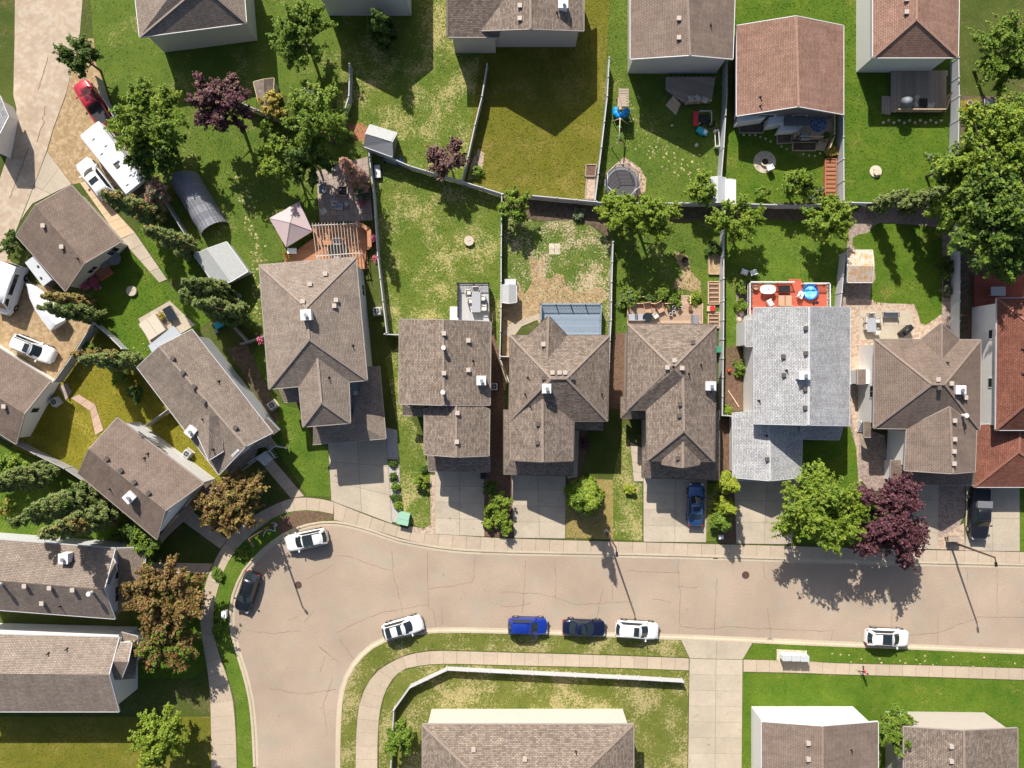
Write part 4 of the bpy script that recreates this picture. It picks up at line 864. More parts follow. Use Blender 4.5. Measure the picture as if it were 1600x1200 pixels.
h.vents([(1464, 593), (1485, 599), (1466, 606, 'dark'), (1507, 621), (1503, 649, 'big'), (1490, 657), (1506, 670, 'pipe'), (1490, 686), (1489, 705), (1489, 724), (1480, 567, 'pipe')]).chimney(1501, 609, 0.95, 0.8, 1.0)
h.garage_door(2, 2, 0.5, 4.9).window(1, 2, 0.5, 3.3, 1.6, 1.1).window(0, 3, 0.4, 3.2, 1.2, 1.1).window(0, 0, 0.25, 0.9, 1.8, 2.0).window(0, 0, 0.6, 0.9, 1.2, 1.6)
st = B()
for i in range(5): st.prism([(p.x, p.y) for p in P2([(1338, 657 + i * 3.4), (1349, 657 + i * 3.4), (1349, 660.4 + i * 3.4), (1338, 660.4 + i * 3.4)])], 0.1, 1.15 - i * 0.2)
st.build('entry_stairs', M['white'], h.root)
# -- 7
h = House('house', 'white walled house with a red shingle roof at the right edge', 'house', (1600, 600), 'red', 'vinyl', 'wallwhite')
h.section([(1558, 466), (1760, 466), (1760, 672), (1556, 672)], 5.4, [(1640, 530), (1640, 600)], 8.4, (True, True))
h.section([(1524, 664), (1668, 664), (1668, 761), (1522, 761)], 3.0, [(1594, 660), (1592, 706)], 4.7, (False, True))
h.vents([(1598, 546, 'pipe'), (1599, 585, 'pipe')]).garage_door(1, 2, 0.5, 4.9).window(0, 3, 0.35, 3.4, 0.9, 0.6).window(0, 3, 0.75, 3.4, 0.9, 0.6)
# -- north house in view
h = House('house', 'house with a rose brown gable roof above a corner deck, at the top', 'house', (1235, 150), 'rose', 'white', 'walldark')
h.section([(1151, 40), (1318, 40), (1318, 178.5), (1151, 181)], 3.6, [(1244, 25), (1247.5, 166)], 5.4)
h.vents([(1188, 152, 'pipe'), (1188, 166, 'pipe')])
box_px(h.root, 'wall_bay', [(1154, 176), (1196, 173), (1196, 184), (1154, 190)], 0.1, 2.2, 'wallwhite')
box_px(h.root, 'wall_bay', [(1202, 182), (1226, 180), (1224, 192), (1200, 196)], 0.1, 1.9, 'wallwhite')
box_px(h.root, 'wall_bay', [(1224, 190), (1262, 189), (1248, 204), (1216, 206)], 0.1, 1.5, 'wallwhite')
box_px(h.root, 'bay_roof', [(1227, 182), (1264, 182), (1266, 196), (1226, 196)], 2.3, 2.5, 'darkroof')
h.window(0, 2, 0.35, 1.2, 1.4, 1.0).window(0, 2, 0.7, 0.6, 1.8, 2.0)

# -- west houses
h = House('garage', 'detached garage with a brown gable roof beside the alley and the camper van', 'garage', (110, 372), 'brown', 'taupetrim', 'wallcream')
h.section([(111, 289), (25, 368), (102, 455), (190, 377)], 2.9, [(55, 321), (132, 411)], 4.7, caps=False)
h.vents([(69, 353), (98, 386), (122, 404, 'pipe')]).window(0, 2, 0.4, 1.2, 1.1, 0.8).window(0, 2, 0.82, 1.0, 1.2, 1.2).garage_door(0, 0, 0.5, 4.6)
h = House('garage', 'garage with a brown gable roof at the left edge beside the white car on dirt', 'garage', (10, 600), 'brown', 'taupetrim', 'wallwhite')
h.section([(79, 595), (25, 694), (-118, 604), (-64, 505)], 2.9, [(38, 646), (-106, 556)], 4.7, caps=False)
h.vents([(8, 635)]).window(0, 0, 0.5, 1.4, 0.5, 1.2)
h = House('house', 'long taupe gabled house set askew with a dark covered porch and white stairs', 'house', (320, 620), 'taupe', 'vinyl', 'wallgrey')
h.section([(300, 515), (214, 574), (342, 742), (426, 676)], 5.2, [(249, 541), (384, 697)], 6.9, caps=True)
h.plates([[(327, 648, 7.3), (349, 651, 6.5), (349, 705, 6.2), (326, 719, 6.6)], [(327, 648, 7.3), (326, 719, 6.6), (299, 659, 5.3)], [(349, 651, 6.5), (349, 651, 5.6), (349, 705, 5.3), (349, 705, 6.2)]], [(299, 659, 5.3), (326, 719, 6.6), (349, 705, 6.2)])
h.plates([[(335, 708, 3.9), (352, 722, 4.0), (384, 700, 4.0), (420, 678, 4.0), (432, 695, 3.1), (420, 704, 3.0), (406, 692, 3.1), (398, 714, 3.0), (362, 746, 2.9), (338, 712, 3.0)]], [(432, 695, 3.1), (362, 746, 2.9), (338, 712, 3.0)])
h.plates([[(410, 657, 4.0), (418, 652, 3.9), (437, 672, 3.1), (424, 682, 3.3)]], [(418, 652, 3.9), (437, 672, 3.1)])
h.vents([(271, 560, 'dark', 0.9), (287, 582, 'dark', 0.9), (304, 604, 'dark', 0.9), (320, 627, 'dark', 0.9), (369, 668, 'dark', 0.9), (342, 596, 'pipe'), (317, 655, 'pipe'), (333, 702, 'pipe')]).chimney(298, 674, 0.95, 0.85, 0.9, 0.9)
h.window(0, 3, 0.45, 3.4, 0.45, 0.5).window(0, 3, 0.5, 3.4, 0.45, 0.5).window(0, 2, 0.4, 1.0, 1.0, 1.9).window(0, 2, 0.7, 1.0, 1.4, 1.2)
aw = B().slab3([W(231.6, 540, 2.5), W(271, 509, 2.7), W(283, 522, 2.9), W(238, 552, 2.7)], 0.06).build('awning', mat('awning_shaded_grey', (0.34, 0.37, 0.40), 0.5, var=0.06, metal=0.2), h.root)  # metal awning, the shade lying on it put into its grey colour
ab = B()
for t in (0.2, 0.4, 0.6, 0.8):
    p, q = lerp((231.6, 540), (271, 509), t), lerp((238, 552), (283, 522), t); ab.bar(W(p[0], p[1], 2.62 + 0.0), W(q[0], q[1], 2.82), 0.05, 0.08)
ab.build('awning_seam', M['steel'], aw)
ps = B()
for i in range(5):
    a, b_ = lerp((404, 714), (414, 728), i / 5), lerp((418, 704), (428, 717), i / 5); a2, b2 = lerp((404, 714), (414, 728), (i + 1) / 5), lerp((418, 704), (428, 717), (i + 1) / 5)
    q = P2([a, b_, b2, a2]); ps.prism([(p.x, p.y) for p in q], 0.1, 1.05 - i * 0.19)
ps.build('porch_stairs', M['white'], h.root)
pr = B()
for a, b_ in (((404, 712), (414, 727)), ((419, 702), (429, 715)), ((385, 725), (404, 712)), ((419, 702), (426, 698)), ((426, 697), (448, 700))):
    pr.bar(W(*a, 1.9), W(*b_, 1.5), 0.09, 0.09)
    for t in (0.0, 0.25, 0.5, 0.75, 1.0):
        p = lerp(a, b_, t); w_ = W(p[0], p[1], 1.7 - 0.3 * t); pr.box((w_.x, w_.y, 0.95), (0.05, 0.05, 1.5))
pr.build('porch_railing', M['white'], h.root)
h = House('house', 'brown gabled house set askew beside the curved walk, its long white wall facing north east', 'house', (225, 750), 'brown', 'taupetrim', 'wallwhite')
h.section([(183, 653), (121.5, 740), (245, 843), (318, 755)], 5.0, [(139, 702), (258, 798)], 7.1, caps=False)
h.plates([[(248, 838, 3.6), (284, 800, 3.8), (318, 757, 3.6), (335, 750, 3.3), (338, 757, 3.0), (300, 796, 3.0), (252, 846, 3.0)]], [(335, 750, 3.3), (338, 757, 3.0), (252, 846, 3.0)])
h.vents([(168, 717, 'dark', 0.75), (190, 735, 'dark', 0.75), (211, 753, 'dark', 0.75), (233, 770, 'dark', 0.75), (226, 716, 'pipe'), (231, 709, 'pipe'), (172, 764, 'pipe')]).chimney(202, 777, 1.0, 0.85, 1.0, 0.75)
h.window(0, 3, 0.55, 3.0, 1.1, 0.35).window(0, 3, 0.8, 3.0, 1.1, 0.35).window(0, 2, 0.4, 1.0, 1.0, 2.0).window(0, 2, 0.75, 1.2, 1.6, 1.2)
vr = B()
for a, b_ in (((262, 833), (343, 757)), ((343, 757), (350, 760))):
    vr.bar(W(*a, 1.7), W(*b_, 1.7), 0.08, 0.08); vr.bar(W(*a, 1.0), W(*b_, 1.0), 0.05, 0.06)
    for t in range(13):
        p = lerp(a, b_, t / 12); w_ = W(p[0], p[1], 1.2); vr.box((w_.x, w_.y, 0.9), (0.05, 0.05, 1.55))
vr.build('veranda_railing', M['white'], h.root)
q = P2([(258, 832), (300, 790), (338, 757), (345, 760), (262, 836)], 0.6); B().prism([(p.x, p.y) for p in q], 0.1, 0.62).build('veranda_floor', M['woodgrey'], h.root)
h = House('house', 'taupe gabled house at the left edge, blue white chimney in tree shade', 'house', (90, 905), 'taupe', 'vinyl', 'wallgrey')
h.section([(180, 857), (180, 967), (-70, 948), (-70, 838)], 5.2, [(163, 921), (-70, 902)], 7.1, caps=False)
h.plates([[(178, 857, 4.0), (212, 856, 3.4), (228, 866, 3.1), (222, 914, 3.1), (196, 950, 3.1), (180, 962, 3.9)]], [(178, 857, 4.0), (212, 856, 3.4), (228, 866, 3.1), (222, 914, 3.1), (196, 950, 3.1)], True, ([(178, 862), (206, 862), (200, 935), (178, 955)], 3.1))
h.section([(176, 872), (182, 890), (164, 926), (160, 915)], 5.6, [(180, 880), (160, 920)], 6.4, walls=False, caps=False)
h.vents([(3, 912, 'big'), (40, 915), (79, 918), (115, 921), (145, 925, 'big'), (67, 942), (94, 947, 'pipe')]).chimney(99, 873, 0.9, 0.95, 1.1)
h.window(0, 0, 0.35, 3.2, 1.6, 1.2).window(0, 0, 0.72, 3.2, 1.6, 1.2)
h = House('house', 'pale taupe roofed house in the lower left corner with a blue framed gable window', 'house', (90, 1050), 'taupe', 'vinyl', 'wallwhite')
h.section([(186, 996), (186, 1112), (-80, 1112), (-80, 989)], 5.2, [(170, 1054), (-80, 1052)], 7.0, caps=False)
h.section([(206, 1005), (189, 1062), (140, 1062), (140, 1002)], 5.25, [(200, 1034), (130, 1034)], 6.4, caps=False)
h.plates([[(185, 993, 4.0), (190, 988, 3.6), (215, 995, 3.1), (212, 1060, 3.1), (190, 1062, 4.0)]], [(190, 988, 3.6), (215, 995, 3.1), (212, 1060, 3.1)])
h.vents([(76, 1021, 'pipe'), (105, 1014, 'pipe')]).window(1, 0, 0.5, 3.2, 1.7, 1.4)

# -- houses that carry the rows on past the picture's borders
h = House('house', 'grey brown gabled house north of the straw coloured lawn', 'house', (655, 40), 'taupe', 'white', 'wallgrey')
h.section([(490, -120), (640, -120), (640, -4), (490, -4)], 5.2, [(562, -125), (562, -8)], 7.4)
h = House('house', 'taupe gabled house north of the olive lawn', 'house', (828, 40), 'mix', 'taupetrim', 'walltaupe')
h.section([(780, 58), (780, -70), (699, -70), (699, 58)], 5.2, [(785, -8), (699, -8)], 6.8, (False, True))
h.section([(744, -70), (912, -70), (912, 48), (744, 48)], 5.2, [(828, -80), (829, 45)], 7.9)
h.vents([(812, 10), (812, 30), (870, 20, 'pipe')]).chimney(880, 5, 0.9, 0.9)
h = House('house', 'brown gabled house north of the trampoline yard', 'house', (1065, 60), 'brown', 'white', 'wallcream')
h.section([(985, -60), (1150, -60), (1145, 92), (985, 92)], 5.2, [(1072, -70), (1078, 86)], 7.7)
h.vents([(1060, 30), (1060, 60), (1110, 40, 'pipe')])
h = House('house', 'rose roofed house north of the slatted deck', 'house', (1410, 40), 'rose', 'white', 'wallwhite')
h.section([(1364, -70), (1500, -70), (1497, 90), (1364, 90)], 5.2, [(1432, -80), (1432, 30)], 7.2, (False, True))
h.vents([(1415, 0), (1415, 20)])
h = House('garage', 'garage with a pale grey roof at the top left edge by the alley', 'garage', (-25, 180), 'grey', 'white', 'wallwhite')
h.section([(-70, 130), (0, 150), (13, 182), (-12, 240)], 2.9, [(-30, 138), (-4, 215)], 4.2, caps=False)
h = House('shed', 'shed with a beige roof beside the dark purple tree', 'shed', (405, 150), 'taupe', 'woodpale', 'wallcream')
h.section([(396, 128), (428, 122), (425, 165), (404, 160)], 2.4, [(412, 124), (415, 166)], 3.2, over=0.15, caps=False)
h = House('house', 'taupe hip roofed house past the north west gardens', 'house', (300, 30), 'taupe', 'white', 'wallcream')
h.section([(205, -60), (375, -90), (385, 36), (218, 58)], 5.2, [(275, -20), (315, -24)], 7.6, (True, True))
h = House('house', 'taupe hip roofed house on the corner lot south of the verge', 'house', (800, 1180), 'mix', 'taupetrim', 'wallcream')
h.section([(660, 1290), (660, 1132), (990, 1132), (990, 1290)], 5.2, [(745, 1214), (905, 1214)], 7.8, (True, True))
h.vents([(740, 1170), (820, 1185), (900, 1175, 'pipe')])
h = House('house', 'brown gabled house south of the mailboxes', 'house', (1280, 1190), 'brown', 'white', 'wallwhite')
h.section([(1190, 1128), (1372, 1128), (1372, 1290), (1190, 1290)], 5.2, [(1285, 1135), (1285, 1290)], 7.4)
h.vents([(1262, 1160), (1262, 1185), (1330, 1172, 'pipe')])
h = House('house', 'taupe gabled house at the lower right corner', 'house', (1500, 1195), 'mix', 'taupetrim', 'walltaupe')
h.section([(1412, 1136), (1590, 1138), (1590, 1290), (1412, 1290)], 5.2, [(1506, 1142), (1506, 1290)], 7.4)
h.vents([(1485, 1165), (1485, 1188)])
# ================================================================ FENCES
def fence(pts, label, hgt=1.75, m='vinyl', cat='fence', group=None, step=34, z0=G0, name='fence'):
    """pts: photo pixels of the fence's top line"""
    c = pts[0]; root = thing(name, W(c[0], c[1], hgt) * 1.0 - Vector((0, 0, hgt - z0)), label, cat, group)
    for i in range(len(pts) - 1):
        a, b_ = W(*pts[i], z0 + hgt), W(*pts[i + 1], z0 + hgt); L_ = (b_ - a).length; n = max(1, round(L_ * S / step)); d_ = (b_ - a) / n; rz = math.atan2(d_.y, d_.x); e = d_.normalized()
        for k in range(n):
            p, q = a + d_ * k + e * 0.07, a + d_ * (k + 1) - e * 0.07; mid = (p + q) / 2
            b = B(); nb = max(3, int((q - p).length / 0.3)); off = Vector((-e.y, e.x, 0))
            b.box((mid.x, mid.y, z0 + hgt / 2), ((q - p).length, 0.035, hgt - 0.2), rz)
            for j in range(nb):
                w_ = p + (q - p) * ((j + 0.5) / nb)
                b.box((w_.x, w_.y, z0 + hgt / 2), ((q - p).length / nb - 0.03, 0.055, hgt - 0.25), rz)
            b.build('panel', M[m], root)
            B().bar(p, q, 0.10, 0.09).build('rail', M[m], root)
        for k in range(n + 1):
            if k == n and i < len(pts) - 2: continue
            p = a + d_ * k
            B().box((p.x, p.y, z0 + hgt / 2 + 0.03), (0.13, 0.13, hgt + 0.06), rz).box((p.x, p.y, z0 + hgt + 0.09), (0.17, 0.17, 0.06), rz, 0, 0.5).build('post', M[m], root)
    return root
fence([(571, 229), (640, 259), (722, 283), (786, 303)], 'white vinyl back fence running aslant from the small grey shed')
fence([(546, 100), (545, 150), (536, 178), (524, 207)], 'white fence at the left of the straw lawn with red mulch')
fence([(576, 236), (584, 310), (590, 400), (598, 470), (604, 520)], 'long bluish white fence right of the pergola deck'); fence([(601, 522), (623, 523)], 'short fence return meeting the gabled roof corner')
fence([(761, 100), (753, 150), (742, 195), (731, 245), (722, 282)], 'white fence between the straw lawn and the olive lawn')
fence([(784, 304), (783, 400), (783, 480), (781, 556)], 'white fence left of the patchy lawn with four square slabs'); fence([(782, 557), (796, 557)], 'short white gate fence beside the hip roof', name='gate_fence'); fence([(781, 560), (795, 596)], 'narrow white fence leaning aslant toward the hip roof')
fence([(822, 304.5), (870, 309), (932, 315)], 'white back fence under the olive lawn'); fence([(952, 90), (949, 150), (940, 230), (930, 312)], 'white fence between the olive lawn and the trampoline')
fence([(934, 316), (1000, 317), (1130, 317), (1250, 321), (1318, 316)], 'white back fence behind the lime green trees'); fence([(958, 378), (956, 440), (955, 500), (953, 532), (951, 600)], 'white fence between the patchy lawn and the cedar deck')
fence([(1136, 90), (1136, 150), (1134, 180)], 'grey fence end beside the rose roofed house', 2.1, 'vinylg'); fence([(1134, 180), (1131, 230), (1127, 278)], 'white topped fence right of the toys and white frame', 2.0)
fence([(1133, 318), (1131, 400), (1131, 470), (1130, 560), (1129, 649), (1145, 650)], 'grey white fence right of the three raised beds', 1.9)
fence([(1318, 90), (1318, 180), (1319, 316)], 'white fence beside the long redwood planter', 1.9); fence([(1319, 316), (1364, 317), (1410, 317), (1475, 318)], 'white back fence below the round slab lawn', 1.8)
fence([(1498, 90), (1499, 150), (1497, 260), (1500, 348), (1500, 440), (1499, 532)], 'tall white fence by the big tree and red deck', 1.9)
fence([(1322, 395), (1318, 430), (1313, 484)], 'white fence left of the rust streaked shed', 1.8)
fence([(1328, 560), (1329, 600)], 'white fence stub beside the pebble strip', 1.6)
fence([(145, 504), (118, 548), (84, 596)], 'grey fence along the dirt parking lot', 1.9, 'vinylg'); fence([(145, 504), (170, 525), (190, 545)], 'pale fence stub beside the leaning conifer', 1.6)
fence([(-60, 650), (0, 682), (55, 710), (100, 732), (135, 755), (169, 784)], 'pale fence above the lower left conifers', 1.8, 'vinylg'); fence([(226, 666), (263, 639)], 'short grey fence between two askew houses', 1.6, 'vinylg')
fence([(150, 120), (159, 150), (182, 191), (219, 259), (245, 297), (270, 336), (289, 367), (327, 437)], 'long grey fence behind the travel trailer and leaning conifers', 1.7, 'vinylg')
fence([(380, 162), (430, 184), (467, 199)], 'weathered fence below the dark purple tree', 1.7, 'vinylg'); fence([(360, 507), (385, 534)], 'short pale fence by the blue tubs', 1.5, 'vinylg'); fence([(376, 537), (413, 525)], 'grey fence stub touching the big hip roof', 1.5, 'vinylg')
fence([(697, 1047), (765, 1050.5), (1000, 1062), (1068, 1066)], 'low white fence inside the south pavement', 1.2); fence([(697, 1048), (640, 1075), (615, 1110), (608, 1250)], 'low white fence curving round the corner lot', 1.2)

# ================================================================ TREES AND SHRUBS
def leafquads(C, size, radial, up=1.15, rnd=0.62, stretch=1.0):
    n = len(C); nr = radial * 0.75 + np.array([0, 0.25, up]) + rng.normal(0, rnd, (n, 3)); nr /= np.linalg.norm(nr, axis=1, keepdims=True) + 1e-9
    t = rng.normal(0, 1, (n, 3)); t -= nr * (t * nr).sum(1, keepdims=True); t /= np.linalg.norm(t, axis=1, keepdims=True) + 1e-9
    b_ = np.cross(nr, t); s = size * rng.uniform(0.6, 1.35, (n, 1))
    V = np.stack([C - t * s * stretch, C - b_ * s * 0.62 + nr * s * 0.15, C + t * s * stretch, C + b_ * s * 0.62 + nr * s * 0.15], 1)
    return V
def limbs(root, base, top, rad, n=5, spread=1.0, m='bark'):
    B().tube(base, base + (top - base) * 0.45, rad, rad * 0.7, 8).tube(base + (top - base) * 0.45, base + (top - base) * 0.9, rad * 0.7, rad * 0.2, 7).build('trunk', M[m], root)
    b = B()
    for i in range(n):
        a = math.tau * i / n + random.uniform(-0.4, 0.4); s = base + (top - base) * random.uniform(0.3, 0.6)
        e = s + Vector((math.cos(a) * spread * 0.75, math.sin(a) * spread * 0.75, (top.z - s.z) * random.uniform(0.4, 0.8)))
        b.tube(s, e, rad * 0.42, rad * 0.1, 5)
    b.build('limb', M[m], root)
def tree(px, py, r, hgt, lf, label, name='tree', cat='tree', group=None, dens=1.0, size=0.125, ry=None, rot=0.0, flat=0.62, z0=G0, low=0.25, mix=None):
    """a broadleaf crown of leaf clumps; px,py,r as the crown shows in the photograph"""
    zc = hgt * 0.62; c = W(px, py, zc); k = (H - zc) / H / S; rx = r * k; ryy = (ry or r) * k
    root = thing(name, (c.x, c.y, z0), label, cat, group); base = Vector((c.x, c.y, z0 - 0.05))
    limbs(root, base, Vector((c.x, c.y, hgt * 0.9)), max(0.04, min(0.22, rx * 0.07)), 6, rx)
    rz_ = hgt * (1 - low) / 2; zm = hgt * (1 + low) / 2
    # boughs spring from the trunk, twigs from the boughs, leaves sit along the twigs: an open, feathery crown
    nb = int(10 + 9 * rx); az_ = rng.uniform(0, math.tau, nb); el = np.arcsin(rng.uniform(-0.25, 1.0, nb)); ln = rng.uniform(0.62, 1.08, nb)
    bd = np.stack([np.cos(az_) * np.cos(el), np.sin(az_) * np.cos(el), np.sin(el)], 1) * ln[:, None]
    nt = int(max(70, 70 * rx * ryy * dens)); w_ = ln ** 2; w_ /= w_.sum(); pick = rng.choice(nb, nt, p=w_); t = rng.uniform(0.30, 1.0, nt) ** 0.75
    o_ = bd[pick] * t[:, None] + rng.normal(0, 0.07, (nt, 3))
    td = bd[pick] / ln[pick][:, None] + rng.normal(0, 0.55, (nt, 3)) + np.array([0, 0, 0.25]); td /= np.linalg.norm(td, axis=1, keepdims=True); tl = rng.uniform(0.12, 0.34, nt) * min(1.0, 1.6 / max(0.6, rx) + 0.25)
    per = int(22 * (0.145 / size) ** 0.5); u_ = rng.uniform(0, 1, nt * per)
    D = np.repeat(td, per, 0); sc = np.array([rx, ryy, rz_]); ncl = nt
    C = (np.repeat(o_, per, 0) + D * (np.repeat(tl, per) * u_)[:, None]) * sc * 1.06 + rng.normal(0, 1, (nt * per, 3)) * (size * (0.95 - 0.45 * u_))[:, None]
    if rot: ca, sa = math.cos(rot), math.sin(rot); C[:, :2] = C[:, :2] @ np.array([[ca, sa], [-sa, ca]])
    C += np.array([c.x, c.y, zm]); C[:, 2] = np.maximum(C[:, 2], z0 + 0.08)
    V = leafquads(C, size, D); idx = None
    mats_ = [LF[lf]]
    if mix:
        mats_.append(LF[mix[0]]); idx = np.repeat((rng.random(ncl) < mix[1]).astype(np.int32), per)
    quads('crown', V, mats_, parent=root, idx=idx); return root
def conifer(px0, py0, hgt, r, lf, label, name='conifer', cat='tree', group=None, dens=1.25, size=0.125, mix=None, shape=0.5, z0=G0, base=None, rise=0.75):
    """cone of drooping sprays standing on px0,py0"""
    b0 = base or W(px0, py0, z0); root = thing(name, (b0.x, b0.y, z0), label, cat, group)
    B().tube((b0.x, b0.y, z0 - 0.05), (b0.x, b0.y, hgt * 0.97), max(0.05, 0.018 * hgt), 0.015, 7).build('trunk', M['bark'], root)
    n = int(2300 * dens * r * hgt / 9.0 / (size / 0.17) ** 1.3) * 3
    nbr = int(11 * hgt); bz = rng.uniform(0.03, 1.0, nbr) ** 1.15; ba = rng.uniform(0, math.tau, nbr); blen = r * (1 - bz) ** shape * rng.uniform(0.7, 1.15, nbr) + 0.06
    w_ = blen ** 1.4; w_ /= w_.sum(); pick = rng.choice(nbr, n, p=w_); t = rng.uniform(0.12, 1.0, n) ** 0.6
    L_ = blen[pick] * t; a = ba[pick] + rng.normal(0, 0.13, n) / (0.3 + t)
    C = np.stack([np.cos(a) * L_, np.sin(a) * L_, bz[pick] * hgt * 0.93 + rise * L_ + rng.normal(0, 0.10, n)], 1)
    D = np.stack([np.cos(a), np.sin(a), np.full(n, 0.1)], 1)
    C += rng.normal(0, 0.06, C.shape); C += np.array([b0.x, b0.y, z0]); C[:, 2] = np.maximum(C[:, 2], z0 + 0.05)
    nr = np.array([0, 0.2, 1.0]) + D * 0.5 + rng.normal(0, 0.45, C.shape); nr /= np.linalg.norm(nr, axis=1, keepdims=True)
    tt = D + rng.normal(0, 0.4, C.shape); tt -= nr * (tt * nr).sum(1, keepdims=True); tt /= np.linalg.norm(tt, axis=1, keepdims=True); bb = np.cross(nr, tt); s = size * rng.uniform(0.6, 1.3, (n, 1))
    V = np.stack([C - tt * s, C - bb * s * 0.4, C + tt * s, C + bb * s * 0.4], 1); idx = None; mm = [LF[lf]]
    if mix: mm.append(LF[mix[0]]); idx = (rng.random(nbr) < mix[1]).astype(np.int32)[pick]
    quads('crown', V, mm, parent=root, idx=idx); return root
def shrub(px, py, r, hgt, lf, label, name='shrub', cat='shrub', group=None, size=0.11, dens=1.0, ry=None, rot=0, mix=None):
    return tree(px, py, r, hgt, lf, label, name, cat, group, dens * 0.7, size, ry, rot, low=0.05, mix=mix)

tree(236, 192, 55, 8.5, 'green', 'big bright green tree beside the red pickup and travel trailer', mix=('lime', 0.35)); tree(245, 238, 40, 6.5, 'dark', 'dark green tree in the shade of the bigger one north of the tarp tent')
tree(350, 168, 48, 9.0, 'purple', 'dark purple leaved tree at the top edge', ry=42, mix=('bronze', 0.35), dens=1.2); tree(428, 165, 20, 4.0, 'yellow', 'small yellow green bush behind the weathered fence', 'bush', 'shrub')
tree(500, 192, 46, 10.5, 'green', 'green tree above the small grey shed', mix=('lime', 0.2)); tree(448, 246, 38, 6.5, 'lime', 'light green tree left of the paver patio', mix=('green', 0.4)); tree(484, 248, 30, 7.5, 'dark', 'darker green tree touching the light green one', ry=36)
tree(503, 163, 28, 6.0, 'lime', 'pale leaved tree at the top edge by the white fence', mix=('grey', 0.4)); tree(420, 208, 18, 2.4, 'green', 'low green bush in front of the weathered fence', 'bush', 'shrub')
conifer(567, 292, 11.5, 1.05, 'pinkish', 'dead pinkish brown conifer over the paver patio', 'conifer', mix=('conbrown', 0.15)); shrub(566, 300, 12, 1.4, 'grey', 'grey green shrub at the patio edge')
conifer(248, 341, 13.0, 1.25, 'conifer', 'leaning conifer nearest the white pickup truck', mix=('conbrown', 0.25)); conifer(304, 391, 13.0, 1.2, 'conifer', 'leaning conifer beside the grey shed roof', mix=('conbrown', 0.2))
tree(243, 298, 22, 4.2, 'pinkish', 'sparse pink leaved tree behind the trailer', dens=0.7, mix=('grey', 0.35))
conifer(360, 462, 13.5, 1.35, 'conifer', 'thick conifer at the shed corner', mix=('dark', 0.2)); conifer(378, 492, 14.0, 1.4, 'conifer', 'thick conifer over the beige patio', mix=('dark', 0.2)); conifer(340, 474, 10.5, 1.2, 'conifer', 'shorter conifer between the two thick ones')
conifer(158, 495, 12.5, 1.0, 'conifer', 'conifer leaning across the shrink wrapped boat', mix=('dark', 0.2)); conifer(143, 476, 10.0, 0.85, 'conbrown', 'browning conifer by the detached garage corner')
conifer(218, 567, 13.0, 1.05, 'conifer', 'conifer lying across the yellowed lawn', mix=('conbrown', 0.12)); conifer(184, 558, 10.0, 0.8, 'conbrown', 'brown tipped conifer by the grey fence')
shrub(146, 546, 13, 1.6, 'green', 'round green shrub behind the grey fence'); shrub(190, 588, 15, 1.6, 'green', 'bright shrub in the bed of the yellowed lawn'); shrub(215, 614, 14, 1.7, 'dark', 'dark rounded shrub in the bed of the yellowed lawn')
shrub(22, 380, 20, 3.2, 'dark', 'dark shrub at the corner of the detached garage'); tree(12, 735, 30, 4.0, 'lime', 'bright bushes at the lower left edge', 'bush', 'shrub', mix=('green', 0.5))
conifer(86, 738, 13.0, 1.5, 'conifer', 'uppermost of the lower left conifers, above the lawn gap'); conifer(152, 772, 14.0, 1.6, 'conifer', 'big conifer against the pale fence, middle of the lower left', mix=('dark', 0.25)); conifer(178, 800, 15.0, 1.5, 'conifer', 'lowest of the lower left conifers, over the white wall', mix=('conbrown', 0.2))
shrub(8, 795, 14, 1.6, 'yellow', 'yellowish shrub at the left edge below the conifers', mix=('green', 0.5)); tree(228, 848, 27, 3.4, 'green', 'green bush at the corner of the long white walled house', 'bush', 'shrub', mix=('dark', 0.3)); shrub(195, 835, 18, 2.2, 'dark', 'dark bush against the brown roof corner')
tree(368, 788, 54, 6.5, 'orange', 'russet tree between the two front walks', ry=42, rot=0.4, mix=('conbrown', 0.3)); tree(262, 930, 56, 6.5, 'orange', 'russet tree below the west front walk', ry=50, mix=('conbrown', 0.2)); tree(255, 1005, 48, 6.0, 'orange', 'russet tree in the lower left by the corner house', ry=45, mix=('green', 0.3))
conifer(913, 772, 10.0, 2.15, 'lime', 'pointed bright green conifer casting a jagged shadow on the road', mix=('green', 0.35), size=0.16, dens=1.6, shape=0.9, rise=-0.15)
tree(1282, 802, 68, 8.6, 'lime', 'large lime green tree on the kerb lawn', mix=('green', 0.25), dens=1.1); tree(1390, 812, 60, 7.6, 'purple', 'dark purple tree beside the lime green one', ry=66, dens=1.1)
tree(1548, 245, 80, 12.0, 'green', 'huge green tree in the upper right corner', ry=72, mix=('lime', 0.6), size=0.15); conifer(110, 790, 11.5, 1.3, 'conifer', 'inner conifer between the two large lower left ones'); tree(1560, 352, 80, 12.5, 'dark', 'shaded dark tree over the red deck', mix=('green', 0.4), size=0.18); tree(1480, 260, 34, 7.0, 'green', 'green tree leaning over the round slab lawn', mix=('grey', 0.2)); tree(1600, 190, 40, 9.0, 'green', 'green tree at the right edge', mix=('lime', 0.3))
tree(1490, 322, 40, 8.0, 'green', 'green tree over the mulch path corner', mix=('lime', 0.4), size=0.17); conifer(1362, 326, 8.6, 0.9, 'conifer', 'dark narrow conifer leaning along the back fence by the mulch path'); conifer(1408, 326, 9.5, 1.1, 'conifer', 'dark conifer on the back fence nearer the big tree')
tree(1004, 340, 54, 7.0, 'lime', 'lime green tree below the trampoline', ry=34, mix=('green', 0.2)); tree(955, 330, 24, 4.0, 'lime', 'lime green tree beside the fence corner'); tree(1150, 342, 36, 5.6, 'lime', 'lime green tree below the white shed', ry=30, mix=('green', 0.35))
